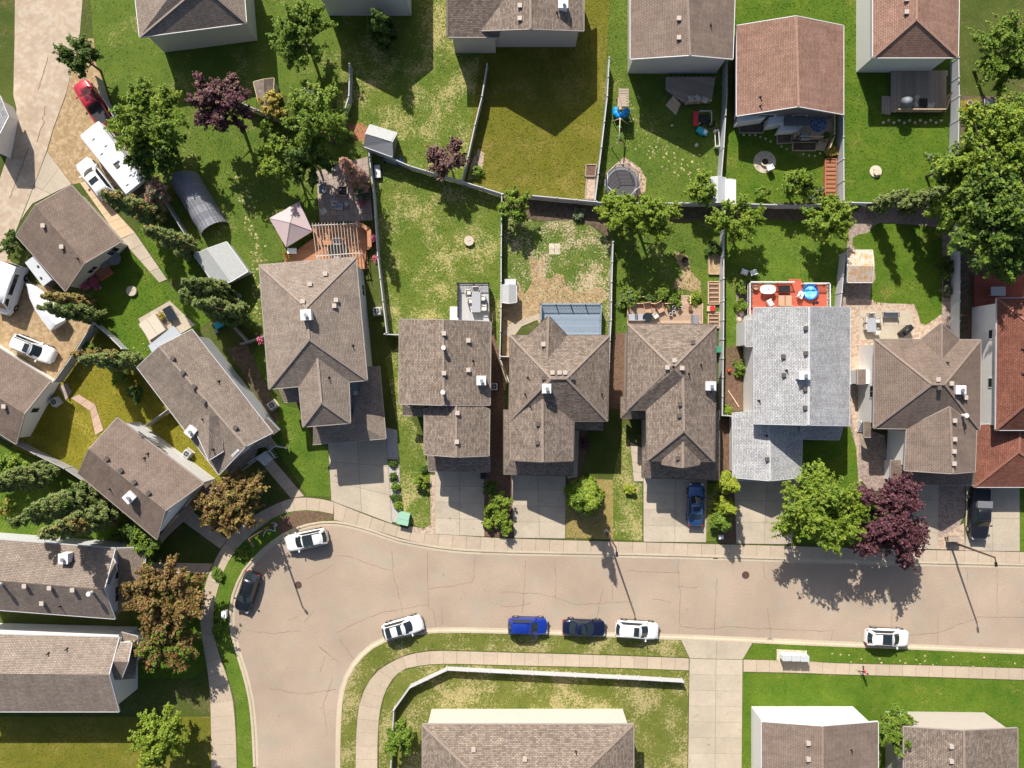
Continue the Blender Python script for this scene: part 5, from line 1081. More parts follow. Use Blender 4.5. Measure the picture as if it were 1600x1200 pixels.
tree(1297, 345, 42, 6.0, 'lime', 'lime green tree left of the mulch path', ry=32, mix=('green', 0.2)); tree(1243, 291, 27, 4.4, 'green', 'round green tree below the stone ring', mix=('lime', 0.4)); shrub(1276, 300, 15, 1.6, 'grey', 'loose shrub by the redwood planter', mix=('green', 0.5)); shrub(1193, 300, 9, 1.8, 'green', 'small upright shrub on the pink gravel')
tree(1096, 297, 24, 4.2, 'lime', 'light green tree left of the white shed', mix=('green', 0.4)); tree(806, 322, 24, 4.2, 'green', 'round green tree at the fence corner of the olive lawn', mix=('lime', 0.3)); tree(701, 250, 28, 4.6, 'bronze', 'bronze leaved tree on the slanting back fence', mix=('purple', 0.35), dens=1.6)
shrub(745, 268, 8, 0.9, 'green', 'small plant in the stone edged bed'); shrub(906, 334, 9, 0.8, 'grey', 'grey green plant in the dark bed'); shrub(985, 463, 18, 1.5, 'green', 'bright hydrangea bush at the left end of the cedar deck', mix=('grey', 0.3)); shrub(1045, 463, 19, 1.4, 'green', 'bright bush in the middle of the cedar deck edge')
shrub(1086, 465, 9, 0.8, 'lime', 'small lime plant by the deck steps'); shrub(1017, 467, 9, 0.7, 'dark', 'low plants in the long deck planter', ry=5); shrub(1117, 388, 12, 1.4, 'dark', 'dark green plant above the first raised bed')
shrub(1158, 450, 8, 1.0, 'green', 'upper plant left of the red deck'); shrub(1160, 477, 9, 1.0, 'green', 'lower plant left of the red deck'); shrub(1156, 575, 8, 1.0, 'green', 'green plants against the white wall', ry=12); shrub(1138, 641, 6, 0.7, 'lime', 'bright weed at the foot of the white wall')
tree(767, 763, 12, 2.0, 'dark', 'clipped dark globe shrub at the driveway', 'shrub', 'shrub', size=0.09, dens=1.4); tree(783, 790, 19, 2.2, 'lime', 'upper lime globe shrub between two driveways', 'shrub', 'shrub', size=0.10, dens=1.3, mix=('green', 0.3)); tree(784, 818, 17, 2.0, 'lime', 'lower lime globe shrub between two driveways', 'shrub', 'shrub', size=0.10, dens=1.3, mix=('green', 0.3)); tree(765, 797, 9, 1.3, 'lime', 'small lime ball shrub left of the globes', 'shrub', 'shrub', size=0.09, dens=1.3); tree(765, 818, 9, 1.2, 'lime', 'small lime ball shrub at the driveway foot', 'shrub', 'shrub', size=0.09, dens=1.3)
tree(656, 751, 10, 1.5, 'lime', 'round clipped shrub on the lawn tip', 'shrub', 'shrub', size=0.09, dens=1.4); shrub(663, 733, 4, 0.5, 'dark', 'tiny dark shrub by the driveway corner')
conifer(1127, 752, 7.0, 1.25, 'cedar', 'uppermost golden cedar of the three by the blue sedan driveway', 'cedar', rise=0.1, shape=0.6, size=0.12, dens=1.5); conifer(1126, 787, 6.0, 1.05, 'cedar', 'middle golden cedar of the three by the blue sedan driveway', 'cedar', rise=0.1, shape=0.6, size=0.12, dens=1.5); conifer(1122, 812, 4.5, 1.2, 'green', 'lowest green cedar of the three by the blue sedan driveway', 'cedar', rise=0.1, shape=0.6, size=0.12, dens=1.5)
shrub(984, 765, 7, 0.8, 'cedar', 'yellow green shrub on the narrow lawn'); shrub(902, 760, 10, 1.0, 'dark', 'dark shrub in the shade by the pointed conifer'); shrub(914, 694, 6, 0.8, 'purple', 'dark red shrub beside the front walk')
for i, (x, y, r) in enumerate(((613, 724, 4), (614, 745, 5), (619, 760, 5), (619, 777, 6), (621, 789, 5))): shrub(x, y, r, 0.5 + 0.05 * i, ('dark', 'dark', 'green', 'dark', 'lime')[i], ('tiny dark plant, topmost in the grey gravel strip', 'dark plant, second from the top in the grey gravel strip', 'green plant, third from the top in the grey gravel strip', 'dark tuft, fourth from the top in the grey gravel strip', 'lime tuft, lowest in the grey gravel strip')[i], group='plants in the grey gravel strip')
shrub(1338, 320, 8, 0.6, 'dark', 'low plant at the mulch path start'); shrub(1480, 420, 12, 1.4, 'dark', 'dark green bush in the narrow bed by the tall fence', ry=16); shrub(1480, 455, 8, 0.8, 'grey', 'small bush at the foot of the narrow bed')
shrub(1298, 236, 8, 0.9, 'yellow', 'yellow flowering plant above the redwood planter'); shrub(341, 895, 9, 0.6, 'green', 'low weeds on the verge near the white box', ry=14); shrub(380, 865, 12, 0.6, 'green', 'low weeds under the lamp on the verge', ry=8); shrub(339, 975, 7, 0.6, 'green', 'low weeds lower on the verge', ry=20)
tree(470, 55, 45, 7.5, 'green', 'green tree past the top border, north of the pale leaved one'); conifer(603, 66, 7.6, 1.6, 'dark', 'dark conifer past the top border, shading the straw lawn'); tree(130, 90, 30, 6.0, 'dark', 'dark tree by the alley at the very top'); tree(1570, 80, 50, 9.0, 'green', 'green tree past the top right corner')
tree(250, 1150, 42, 6.5, 'lime', 'lime tree past the lower left border')
tree(1110 + 290, 1140, 30, 5.5, 'green', 'green tree between the two southern roofs'); tree(625, 1150, 24, 4.5, 'green', 'green tree by the southern corner house')

# ================================================================ VEHICLES
def paint(name, c, metal=0.0):
    return mat('paint_' + name, c, 0.28, metal=metal, coat=0.7, spec=0.5)
def car(px, py, hd, label, pt, L_=4.7, Wd=1.88, Ht=1.68, kind='suv', roof=None, z0=0.0, cat='car', rails=False, name='parked_car'):
    c = W(px, py, 0.95 + z0); root = thing(name, (0, 0, 0), label, cat)
    hl, hw = L_ / 2, Wd / 2
    belt = {'suv': 1.05, 'sedan': 0.92, 'hatch': 0.95, 'pickup': 1.12, 'van': 1.3}[kind]
    prof = {   # x / half length, hood or deck height
        'suv': [(-1, .72), (-.985, .95), (-.95, 1.06), (-.8, 1.08), (.30, 1.08), (.45, 1.07), (.80, .98), (.93, .88), (.985, .72), (1, .55)],
        'sedan': [(-1, .62), (-.985, .85), (-.95, .97), (-.62, 1.0), (.25, .98), (.42, .97), (.80, .85), (.93, .76), (.985, .66), (1, .5)],
        'hatch': [(-1, .62), (-.985, .9), (-.95, 1.0), (-.8, 1.02), (.30, 1.0), (.45, .99), (.82, .85), (.94, .76), (.985, .64), (1, .5)],
        'pickup': [(-1, .6), (-.99, 1.1), (-.97, 1.16), (-.3, 1.16), (.40, 1.16), (.48, 1.15), (.84, 1.08), (.95, 1.0), (.985, .8), (1, .55)],
        'van': [(-1, .7), (-.99, 1.2), (-.97, 1.32), (.5, 1.32), (.66, 1.3), (.75, 1.25), (.9, 1.05), (.96, .95), (.985, .75), (1, .5)]}[kind]
    secs = []
    for x, zt in prof:
        e = 1 - max(0.0, (abs(x) - 0.68) / 0.32) ** 2.3 * ((0.36 if x > 0 else 0.30) if kind not in ('pickup', 'van') or x > 0 else 0.10); w_ = hw * e
        secs.append([(x * hl, -w_ * 0.72, zt), (x * hl, -w_ * 0.93, zt - 0.05), (x * hl, -w_, zt - 0.20), (x * hl, -w_ * 0.985, 0.42), (x * hl, -w_ * 0.93, 0.24), (x * hl, w_ * 0.93, 0.24), (x * hl, w_ * 0.985, 0.42), (x * hl, w_, zt - 0.20), (x * hl, w_ * 0.93, zt - 0.05), (x * hl, w_ * 0.72, zt)])
    B().loft(secs).build('body', pt, root)
    cab = {'suv': (-.96, -.80, .10, .42), 'sedan': (-.70, -.36, .04, .40), 'hatch': (-.95, -.70, .08, .44), 'pickup': (-.26, -.20, .22, .46), 'van': (-.97, -.94, .52, .76)}[kind]
    x0, x1, x2, x3 = (q * hl for q in cab); wb, wt = hw * 0.90, hw * 0.70; zb = belt - 0.02; zr = Ht
    if kind == 'van': wt = hw * 0.86
    # solid cabin core, then the windows proud of it
    N_ = [-1, -.7, -.35, 0, .35, .7, 1]; bf, bt = (.20, .12) if kind in ('suv', 'sedan', 'hatch') else (.08, .05)
    fr = lambda xx, w_, z, bu: [(xx + bu * (1 - t * t), w_ * t, z) for t in N_]
    bk = lambda xx, w_, z, bu: [(xx - bu * (1 - t * t), -w_ * t, z) for t in N_]
    core = B(); core.loft([fr(x3, wb, zb, bf) + bk(x0, wb, zb, bt), fr(x2, wt, zr - .05, bt) + bk(x1, wt, zr - .05, bt)], sm=False); core.build('cabin', pt, root)
    def curved(name_, lo_, hi_, k0, k1):
        o_ = B(); q = []
        for row in (k0, k1): q.append([Vector(a).lerp(Vector(b2), row) for a, b2 in zip(lo_, hi_)])
        n_ = (q[0][4] - q[0][2]).cross(q[1][3] - q[0][3]).normalized(); q = [[Vector((p.x, p.y * .90, p.z)) + n_ * .014 for p in r2] for r2 in q]
        return o_.loft(q, closed=False).build(name_, M['carglass'], root)
    def pane(name_, q, shrink=0.88, out=0.012):
        q = [Vector(p) for p in q]; cc = sum(q, Vector()) / 4; n_ = (q[1] - q[0]).cross(q[2] - q[0]).normalized()
        q = [cc + (p - cc) * shrink for p in q]; o_ = B(); o_.add([p + n_ * out for p in q] + [p - n_ * 0.01 for p in q], [(0, 1, 2, 3), (0, 4, 5, 1), (1, 5, 6, 2), (2, 6, 7, 3), (3, 7, 4, 0)]); return o_.build(name_, M['carglass'], root)
    zt_ = zr - 0.06
    curved('windshield', fr(x3, wb, zb, bf), fr(x2, wt, zr - .05, bt), .05, .96)
    curved('rear_window', bk(x0, wb, zb, bt), bk(x1, wt, zr - .05, bt), .10, .94)
    if kind == 'van':
        pane('side_window', [(hl * .30, -wb, zb + .5), (hl * .68, -wb, zb + .35), (x2, -wt - 0.01, zt_ - .2), (hl * .30, -wt - 0.01, zt_ - .2)], 0.85, 0.03); pane('side_window', [(hl * .68, wb, zb + .35), (hl * .30, wb, zb + .5), (hl * .30, wt + 0.01, zt_ - .2), (x2, wt + 0.01, zt_ - .2)], 0.85, 0.03)
        pane('side_window', [(-hl * .7, -wb, zb + .4), (hl * .2, -wb, zb + .4), (hl * .2, -wt, zt_ - .25), (-hl * .7, -wt, zt_ - .25)], 0.9, 0.06); pane('side_window', [(hl * .2, wb, zb + .4), (-hl * .7, wb, zb + .4), (-hl * .7, wt, zt_ - .25), (hl * .2, wt, zt_ - .25)], 0.9, 0.06)
    else:
        pane('side_window', [(x0, -wb, zb), (x3, -wb, zb), (x2, -wt, zt_), (x1, -wt, zt_)], 0.84); pane('side_window', [(x3, wb, zb), (x0, wb, zb), (x1, wt, zt_), (x2, wt, zt_)], 0.84)
    rf = B(); n = 5; rs = []
    for i in range(n):
        x = x1 - 0.03 + (x2 - x1 + 0.06) * i / (n - 1); u = abs(2 * i / (n - 1) - 1); w_ = wt * (1 - 0.06 * u ** 2) + 0.02; z = zr - 0.03 * u ** 2
        rs.append([(x, -w_, z - 0.06), (x, -w_ * 0.9, z - 0.012), (x, 0, z + 0.015), (x, w_ * 0.9, z - 0.012), (x, w_, z - 0.06), (x, 0, z - 0.10)])
    rfo = rf.loft(rs).build('roof', pt, root)
    for q in (roof or []):
        a, b_, w_ = q; xa, xb = x1 + (x2 - x1) * a, x1 + (x2 - x1) * b_
        B().box(((xa + xb) / 2, 0, zr + 0.012), (xb - xa, w_ * wt * 2, 0.05)).build('sunroof', M['carglass'], root)
    if rails:
        for s_ in (-1, 1): B().bar((x1 + 0.1, s_ * wt * 0.93, zr + 0.07), (x2 - 0.1, s_ * wt * 0.93, zr + 0.07), 0.05, 0.05).build('roof_rail', M['blackmetal'], root)
    for sx in (-0.62, 0.62):
        for sy in (-1, 1):
            r_ = 0.37 if kind in ('pickup', 'van', 'suv') else 0.34; x = sx * hl; y = sy * (hw - 0.10)
            w_ = B().tube((x, y - sy * 0.12, r_), (x, y + sy * 0.125, r_), r_, r_, 18).build('wheel', M['tyre'], root)
            B().tube((x, y + sy * 0.10, r_), (x, y + sy * 0.135, r_), r_ * 0.62, r_ * 0.55, 12).build('rim', M['rim'], w_)
            B().tube((x, y - sy * 0.05, r_ + 0.03), (x, y + sy * 0.085, r_ + 0.03), r_ * 1.12, r_ * 1.12, 18).build('wheel_arch', M['black'], root)
    for sy in (-1, 1):
        B().box((x3 * 0.93, sy * (hw + 0.08), belt + 0.06), (0.14, 0.22, 0.14)).build('mirror', pt, root)
        zh = prof[-3][1] - 0.06
        B().box((hl * 0.93, sy * hw * 0.66, zh - 0.03), (0.26, 0.34, 0.10), sy * -0.4).build('headlight', M['lampclear'], root)
        B().box((-hl * 0.965, sy * hw * 0.74, prof[1][1] - 0.06), (0.12, 0.26, 0.20), sy * 0.25).build('tail_light', M['lampred'], root)
    B().box((hl * 0.975, 0, 0.42), (0.12, Wd * 0.66, 0.24)).build('grille', M['black'], root)
    B().box((-hl * 0.97, 0, 0.40), (0.14, Wd * 0.7, 0.18)).build('rear_bumper', M['black'], root)
    if kind in ('suv', 'pickup', 'hatch'):
        B().box((0, 0, 0.30), (L_ * 0.62, Wd * 1.0, 0.14)).build('sill', M['black'], root)
    if kind == 'pickup':
        bx0, bx1 = -hl * 0.95, x0 - 0.08
        B().box(((bx0 + bx1) / 2, 0, 1.165), (bx1 - bx0, Wd * 0.80, 0.03)).build('bed_floor', M['black'], root)
        for sy in (-1, 1): B().bar((bx0, sy * hw * 0.84, 1.23), (bx1, sy * hw * 0.84, 1.23), 0.12, 0.08).build('bed_rail', pt, root)
    root.location = (c.x, c.y, z0); root.rotation_euler = (0, 0, head(*hd)); ORG[root.name] = Vector((c.x, c.y, z0)); return root
PW = paint('white', (0.74, 0.74, 0.73)); PB = paint('blue', (0.008, 0.035, 0.30), 0.2); PN = paint('navy', (0.006, 0.010, 0.035), 0.25); PC = paint('charcoal', (0.014, 0.016, 0.022), 0.3); PK = paint('black', (0.012, 0.013, 0.016), 0.2); PS = paint('steel_blue', (0.035, 0.10, 0.24), 0.4); PR = paint('red', (0.42, 0.015, 0.03), 0.2)
car(478, 844, (-62, 13), 'white SUV with a long dark glass roof at the head of the bend', PW, 4.7, 1.9, 1.68, 'suv', [(0.45, 0.98, 0.82)], rails=True)
car(385, 926, (-19, 60), 'charcoal hatchback parked on the west kerb of the bend', PC, 4.55, 1.85, 1.52, 'hatch')
car(629, 981, (62, -17), 'white SUV with two dark roof panels at the inner kerb of the bend', PW, 4.6, 1.88, 1.66, 'suv', [(0.02, 0.28, 0.8), (0.62, 0.86, 0.75)], rails=True)
car(825, 979, (63, 1), 'bright blue SUV parked leftmost of the three at the south kerb', PB, 4.4, 1.85, 1.70, 'suv', rails=True)
car(913, 982, (69, 3), 'dark navy sedan between the bright blue SUV and a white car', PN, 4.8, 1.86, 1.46, 'sedan', [(0.55, 0.95, 0.75)])
car(996, 985, (70, 5), 'white crossover with a small dark sunroof behind the navy sedan', PW, 4.8, 1.9, 1.62, 'suv', [(0.66, 0.92, 0.72)])
car(1388, 997, (70, 3), 'white SUV alone on the south kerb at the right', PW, 4.8, 1.9, 1.68, 'suv', [(0.45, 0.92, 0.78)], rails=True)
car(1088, 789, (2, -66), 'steel blue sedan in the driveway by the golden cedars', PS, 4.7, 1.84, 1.45, 'sedan', [(0.25, 0.75, 0.6)], z0=0.16)
pk = car(1532, 803, (-3, 80), 'black pickup truck with a silver tool box across its bed', PK, 5.8, 2.0, 1.85, 'pickup', z0=0.16, cat='truck', name='pickup_truck')
car(1410, 786, (0, -66), 'dark SUV half hidden under the purple tree', PC, 4.6, 1.86, 1.66, 'suv', z0=0.16)
car(50, 545, (66, 27), 'white SUV with a dark sunroof on the dirt lot by the grey fence', PW, 4.9, 1.95, 1.75, 'suv', [(0.66, 0.90, 0.7)], z0=G0 + 0.02, rails=True)
car(148, 279, (-36, -46), 'white SUV with a dark sunroof nosed out beside the travel trailer', PW, 5.2, 2.0, 1.85, 'suv', [(0.52, 0.78, 0.72)], z0=G0 + 0.03)
car(144, 160, (-34, -52), 'red pickup truck with a dark bed at the top edge', PR, 5.6, 2.0, 1.85, 'pickup', z0=G0 + 0.03, cat='truck', name='pickup_truck')
car(14, 452, (-22, 62), 'tall white camper van at the left edge', PW, 5.7, 2.15, 2.6, 'van', z0=G0 + 0.03, cat='van', name='camper_van')
# pickup's tool box rests in the bed
def ground_thing(name, px, py, label, cat, z0=G0, group=None, rz=0.0, zc=0.0):
    p = W(px, py, zc); return thing(name, (p.x, p.y, z0), label, cat, group, 0.0)
def local_thing(name, label, cat, group=None): return thing(name, (0, 0, 0), label, cat, group)
def setpos(o, px, py, z0, rz, zc=None):
    p = W(px, py, zc if zc is not None else z0); o.location = (p.x, p.y, z0); o.rotation_euler = (0, 0, rz); return o
tb = local_thing('tool_box', 'silver tool box lying across the black pickup bed', 'tool box')
B().box((0, 0, 0.0), (0.7, 1.6, 0.32)).build('box', M['steel'], tb); B().box((0, 0, 0.18), (0.74, 1.64, 0.05)).box((0, 0, 0.21), (0.05, 1.6, 0.02)).build('lid', M['steel'], tb)
setpos(tb, 1538, 788, 1.46, head(-3, 80))

# ---------------------------------------------------------------- trailers, boat
def orient(a, b_): return math.atan2(b_.y - a.y, b_.x - a.x)
q = [W(*p, 3.0) for p in ((121, 209), (153, 188), (228, 283), (196, 303))]
c = sum(q, Vector()) / 4; L_ = ((q[3] - q[0]).length + (q[2] - q[1]).length) / 2; wd = ((q[1] - q[0]).length + (q[2] - q[3]).length) / 2; rz = orient((q[0] + q[1]) / 2, (q[2] + q[3]) / 2)
tr = local_thing('travel_trailer', 'long white travel trailer dappled by tree shade on the dirt lot', 'trailer')
B().loft([[(x, -wd / 2 * k, zlo), (x, wd / 2 * k, zlo), (x, wd / 2 * k, zhi - .12), (x, wd / 2 * k - .12, zhi), (x, -wd / 2 * k + .12, zhi), (x, -wd / 2 * k, zhi - .12)] for x, k, zlo, zhi in ((-L_ / 2, .92, 1.2, 2.4), (-L_ / 2 + .12, .97, .8, 2.75), (-L_ / 2 + .7, 1, .6, 2.95), (L_ / 2 - .1, 1, .6, 2.95), (L_ / 2, .99, .7, 2.85))], sm=False).build('body', M['rv'], tr)
B().box((L_ / 2 + 0.03, 0, 1.75), (0.05, wd * 0.9, 1.5)).build('rear_panel', M['darktrim'], tr)
ac = B().box((0.4, 0.1, 3.05), (0.95, 0.75, 0.22), 0, 0, 0.85).build('air_conditioner', M['plasticwhite'], tr)
B().box((1.0, -0.1, 2.98), (0.7, 0.5, 0.1)).build('skylight', M['darktrim'], tr)
for x, y in ((-1.5, 0.3), (-1.1, -0.6), (2.6, 0.4), (-2.9, -0.3), (3.2, -0.5)): B().box((x, y, 3.0), (0.36, 0.36, 0.12)).build('roof_vent', M['plasticwhite'], tr)
B().box((0.3, wd / 2 - 0.06, 3.0), (L_ * 0.8, 0.1, 0.1)).tube((-2.5, wd / 2 + .1, 2.9), (2.8, wd / 2 + .1, 2.9), 0.09).build('awning_roll', M['steel'], tr)
for s_ in (-1, 1):
    for x in (-0.2, 0.75): B().tube((x, s_ * (wd / 2 - .28), .36), (x, s_ * (wd / 2 - .02), .36), .36, .36, 16).build('wheel', M['tyre'], tr)
    for x in (-2.6, -0.9, 1.9): B().box((x, s_ * (wd / 2 + .005), 1.9), (0.9, 0.03, 0.6)).build('window', M['glass'], tr)
B().tube((-L_ / 2, -0.7, .5), (-L_ / 2 - 1.0, 0, .5), .06).tube((-L_ / 2, 0.7, .5), (-L_ / 2 - 1.0, 0, .5), .06).tube((-L_ / 2 - 1, 0, .05), (-L_ / 2 - 1, 0, .75), .05).build('hitch', M['blackmetal'], tr)
tr.location = (c.x, c.y, G0); tr.rotation_euler = (0, 0, rz)

bo = local_thing('boat', 'boat under white shrink wrap on the dirt lot', 'boat')
secs = []
for t, hw_, zk in ((0, .08, .5), (.08, .42, .6), (.25, .82, .8), (.5, 1.08, 1.05), (.75, 1.12, 1.1), (.95, 1.08, .85), (1, 1.02, .7)):
    x = 2.8 - 5.6 * t; secs.append([(x, 0, .45), (x, -hw_ * .75, .62), (x, -hw_, 1.05), (x, -hw_ * .55, 1.12 + zk * .28), (x, 0, 1.2 + zk * .55), (x, hw_ * .55, 1.12 + zk * .28), (x, hw_, 1.05), (x, hw_ * .75, .62)])
B().loft(secs, sm=False).build('wrap', M['shrink'], bo)
B().box((0, -0.4, .4), (5.0, .08, .1)).box((0, .4, .4), (5.0, .08, .1)).tube((2.4, 0, .4), (3.5, 0, .42), .06).build('trailer_frame', M['steel'], bo)
for s_ in (-1, 1): B().tube((-.8, s_ * .9, .3), (-.8, s_ * 1.1, .3), .3, .3, 14).build('wheel', M['tyre'], bo)
setpos(bo, 67, 476, G0, head(-45, -62), 1.2)
ct = local_thing('cargo_trailer', 'small white cargo trailer against the garage wall', 'trailer')
B().box((0, 0, 1.15), (3.2, 1.15, 1.5)).build('body', M['rv'], ct); B().box((0, 0, 1.92), (3.26, 1.2, .06)).build('roof', M['tin'], ct); B().box((1.61, 0, 1.15), (.03, 1.0, 1.3)).build('rear_door', M['darktrim'], ct)
for x, y in ((-.4, .3), (.8, -.2)): B().box((x, y, 1.98), (.25, .2, .08)).build('roof_vent', M['black'], ct)
for s_ in (-1, 1): B().tube((.2, s_ * .5, .3), (.2, s_ * .68, .3), .3, .3, 14).build('wheel', M['tyre'], ct)
B().tube((-1.6, -.4, .45), (-2.6, 0, .45), .05).tube((-1.6, .4, .45), (-2.6, 0, .45), .05).build('hitch', M['blackmetal'], ct)
setpos(ct, 61, 424, G0, head(28, 37), 1.9)

# ---------------------------------------------------------------- sheds, tents, gazebo
def shed(quad, ze, ridge, zr, label, roofm, wallm='wallgrey', trim='white', name='shed', over=0.12):
    h = House(name, label, 'shed', (sum(p[0] for p in quad) / 4, sum(p[1] for p in quad) / 4), roofm, trim, wallm); h.section(quad, ze, ridge, zr, over=over, caps=False); return h
h = shed([(578, 195), (569, 229), (613, 245), (620, 208)], 2.2, [(571.5, 210), (612, 222)], 3.1, 'small grey shed at the corner of the straw lawn, its roof half pale half dark', 'shedgrey', 'walldark', 'tin')
B().slab3([W(578, 195.5, 2.26), W(619, 208.5, 2.26), W(611, 221, 3.16), W(572, 209, 3.16)], 0.05).build('roof_sheet', M['shedpale'], h.root)
h = shed([(354, 378), (303, 398), (337, 447), (387, 424)], 2.2, [(323, 389), (360, 440)], 3.0, 'garden shed with a pale mineral roof between the tarp tent and the conifers', 'shedpale', 'wallgrey', 'white'); h.window(0, 2, 0.5, 0.8, 0.8, 0.8)
h = shed([(1363, 391), (1363, 441), (1325, 441), (1325, 391)], 2.2, [(1365, 416), (1325, 415)], 2.75, 'small shed with a rust streaked tin roof', 'rust', 'walltaupe', 'white')
sd = B()
for x in (1333, 1341, 1349, 1357): sd.bar(W(x, 392, 2.30), W(x, 415, 2.82), .05, .05); sd.bar(W(x, 415.5, 2.82), W(x, 440, 2.30), .05, .05)
sd.build('roof_seam', M['tin'], h.root)
h = shed([(1111, 277), (1134, 278), (1134, 314), (1108, 314)], 2.1, [(1122, 276), (1121, 316)], 2.6, 'white metal shed half covering the fence corner', 'tin', 'wallwhite', 'white')
h = shed([(1134, 281), (1149, 281), (1149, 318), (1134, 318)], 2.1, [(1141.5, 280), (1141.5, 319)], 2.35, 'narrow white lean to shed on the other side of the same fence', 'plasticwhite', 'wallwhite', 'white')
h = shed([(783, 446), (807, 446), (807, 472), (783, 472)], 1.7, [(795, 444.5), (795, 473.5)], 2.1, 'small beige resin shed by the fence and bare earth', 'shedpale', 'wallcream', 'white'); B().box((W(797, 440, 1).x, W(797, 440, 1).y, .5), (1.3, .6, .8)).build('bin_store', M['tin'], h.root)
tn = thing('tarp_tent', W(309, 318, G0), 'arched grey tarp tent with striped folds', 'tent'); secs = []
a0, a1, b0_, b1_ = W(265, 283, 0.5), W(309, 271, 0.5), W(317, 371, 0.5), W(355, 347, 0.5)
for i in range(9):
    t = i / 8; l_, r_ = a0.lerp(b0_, t), a1.lerp(b1_, t); sec = []
    for j in range(25):
        u = j / 24; an = math.pi * u; k_ = (.98 if j % 2 else 1.0) - (.03 if i % 2 and i < 8 else 0); p = l_.lerp(r_, .5 - .5 * k_ * math.cos(an)); sec.append(Vector((p.x, p.y, .12 + 2.4 * k_ * math.sin(an) ** 0.8)))
    secs.append(sec)
for i in range(8):
    B().loft([secs[i], secs[i + 1]], closed=False, sm=False).build('cover', M['tarp2'], tn)
tr_ = B()
for i in (0, 2, 4, 6, 8):
    for j in range(24): tr_.tube(secs[i][j] + Vector((0, 0, -.03)), secs[i][j + 1] + Vector((0, 0, -.03)), .03)
tr_.build('frame', M['steel'], tn)
gz = thing('gazebo', W(455, 350, G0), 'mauve canvas gazebo with a four sided roof', 'gazebo')
C4 = [W(x, y, 2.3) for x, y in ((467, 315), (488, 361), (447, 386), (421, 341))]; ap = W(453, 348, 3.3)
for i in range(4): B().slab3([C4[(i + 1) % 4], C4[i], ap], 0.03).build('canopy', M['canvas'], gz)
for i in range(4):
    B().bar(C4[i] + Vector((0, 0, .02)), ap + Vector((0, 0, .03)), .04, .03).bar(C4[i], C4[(i + 1) % 4], .05, .12).build('hem', mat('mauve_hem', (.30, .22, .22), .9), gz)
    p = C4[i].lerp(ap, .06); B().box((p.x, p.y, 1.2), (.09, .09, 2.3)).build('post', M['blackmetal'], gz)

# ---------------------------------------------------------------- decks
def deck(label, poly, z, m, along=(1, 0), rails=(), railm='white', bw=0.15, railh=0.95, balusters=True, cat='deck', extra=()):
    """boards laid along a photo direction, clipped to the outline row by row"""
    q = [W(x, y, z) for x, y in poly]; c = sum(q, Vector()) / len(q)
    root = thing('deck', (c.x, c.y, G0), label, cat)
    B().prism([(p.x, p.y) for p in [c + (p - c) * 0.985 for p in q]], 0.02, z - 0.045).build('frame', M['darktrim'], root)
    u = Vector((along[0], -along[1], 0)).normalized(); v = Vector((-u.y, u.x, 0)); b = B()
    pv = [(p - c).dot(v) for p in q]; y = min(pv) + bw / 2
    while y < max(pv):
        xs = []
        for i in range(len(q)):
            p, r_ = q[i] - c, q[(i + 1) % len(q)] - c; a, d_ = p.dot(v), r_.dot(v)
            if (a > y) != (d_ > y): t = (y - a) / (d_ - a); xs.append(p.dot(u) + (r_.dot(u) - p.dot(u)) * t)
        xs.sort()
        for k in range(0, len(xs) - 1, 2):
            m0 = c + u * ((xs[k] + xs[k + 1]) / 2) + v * y
            b.box((m0.x, m0.y, z - 0.02 + random.uniform(-.002, .002)), (max(.05, xs[k + 1] - xs[k]), bw - 0.014, 0.04), math.atan2(u.y, u.x))
        y += bw
    b.build('deck_boards', M[m], root, kind='stuff')
    for rl in rails:
        for a, d_ in zip(rl[:-1], rl[1:]):
            p, r_ = W(*a, z), W(*d_, z); L_ = (r_ - p).length; n = max(1, round(L_ / 1.7)); up = Vector((0, 0, railh))
            B().bar(p + up, r_ + up, .10, .06).bar(p + Vector((0, 0, .14)), r_ + Vector((0, 0, .14)), .06, .06).build('rail', M[railm], root)
            for k in range(n + 1):
                w_ = p.lerp(r_, k / n); B().box((w_.x, w_.y, z + railh / 2), (.11, .11, railh + .08)).build('post', M[railm], root)
            if balusters:
                bb = B(); nn = int(L_ / .16)
                for k in range(1, nn):
                    w_ = p.lerp(r_, k / nn); bb.box((w_.x, w_.y, z + railh / 2 + .03), (.045, .045, railh - .2))
                bb.build('balusters', M[railm], root, kind='stuff')
    return root
def steps(parent, quad, z0_, z1_, n, m, name='step'):
    for i in range(n):
        t0, t1 = i / n, (i + 1) / n
        q = P2([lerp(quad[0], quad[3], t0), lerp(quad[1], quad[2], t0), lerp(quad[1], quad[2], t1), lerp(quad[0], quad[3], t1)], z0_ + (z1_ - z0_) * (i + .5) / n)
        B().prism([(p.x, p.y) for p in q], 0.05, z0_ + (z1_ - z0_) * (i + 1) / (n + 1)).build(name, M[m], parent)
d1 = deck('cedar orange deck under the pergola, behind the westernmost garage house', [(486, 352), (560, 348), (579, 362), (580, 388), (572, 390), (570, 420), (446, 424), (444, 405), (490, 372)], .75, 'wood', (1, -.05))
for a, b_ in (((557, 349), (579, 361)), ((579, 361), (580, 388))):
    p, r_ = W(*a, .75), W(*b_, .75); B().bar(p + Vector((0, 0, 1)), r_ + Vector((0, 0, 1)), .45, .05).build('bench', M['wood'], d1); B().bar(p + Vector((0, 0, .9)), r_ + Vector((0, 0, .9)), .05, .9).build('rail', M['wood'], d1)
steps(d1, [(562, 388), (572, 388), (576, 420), (564, 422)], .7, .15, 4, 'wood')
pg = thing('pergola', W(523, 376, G0), 'white slatted pergola over the cedar orange deck', 'pergola')
for x, y in ((489, 352), (556, 349), (496, 402), (562, 396)):
    p = W(x, y, 2.6); B().box((p.x, p.y, 1.65), (.12, .12, 1.9)).build('post', M['white'], pg)
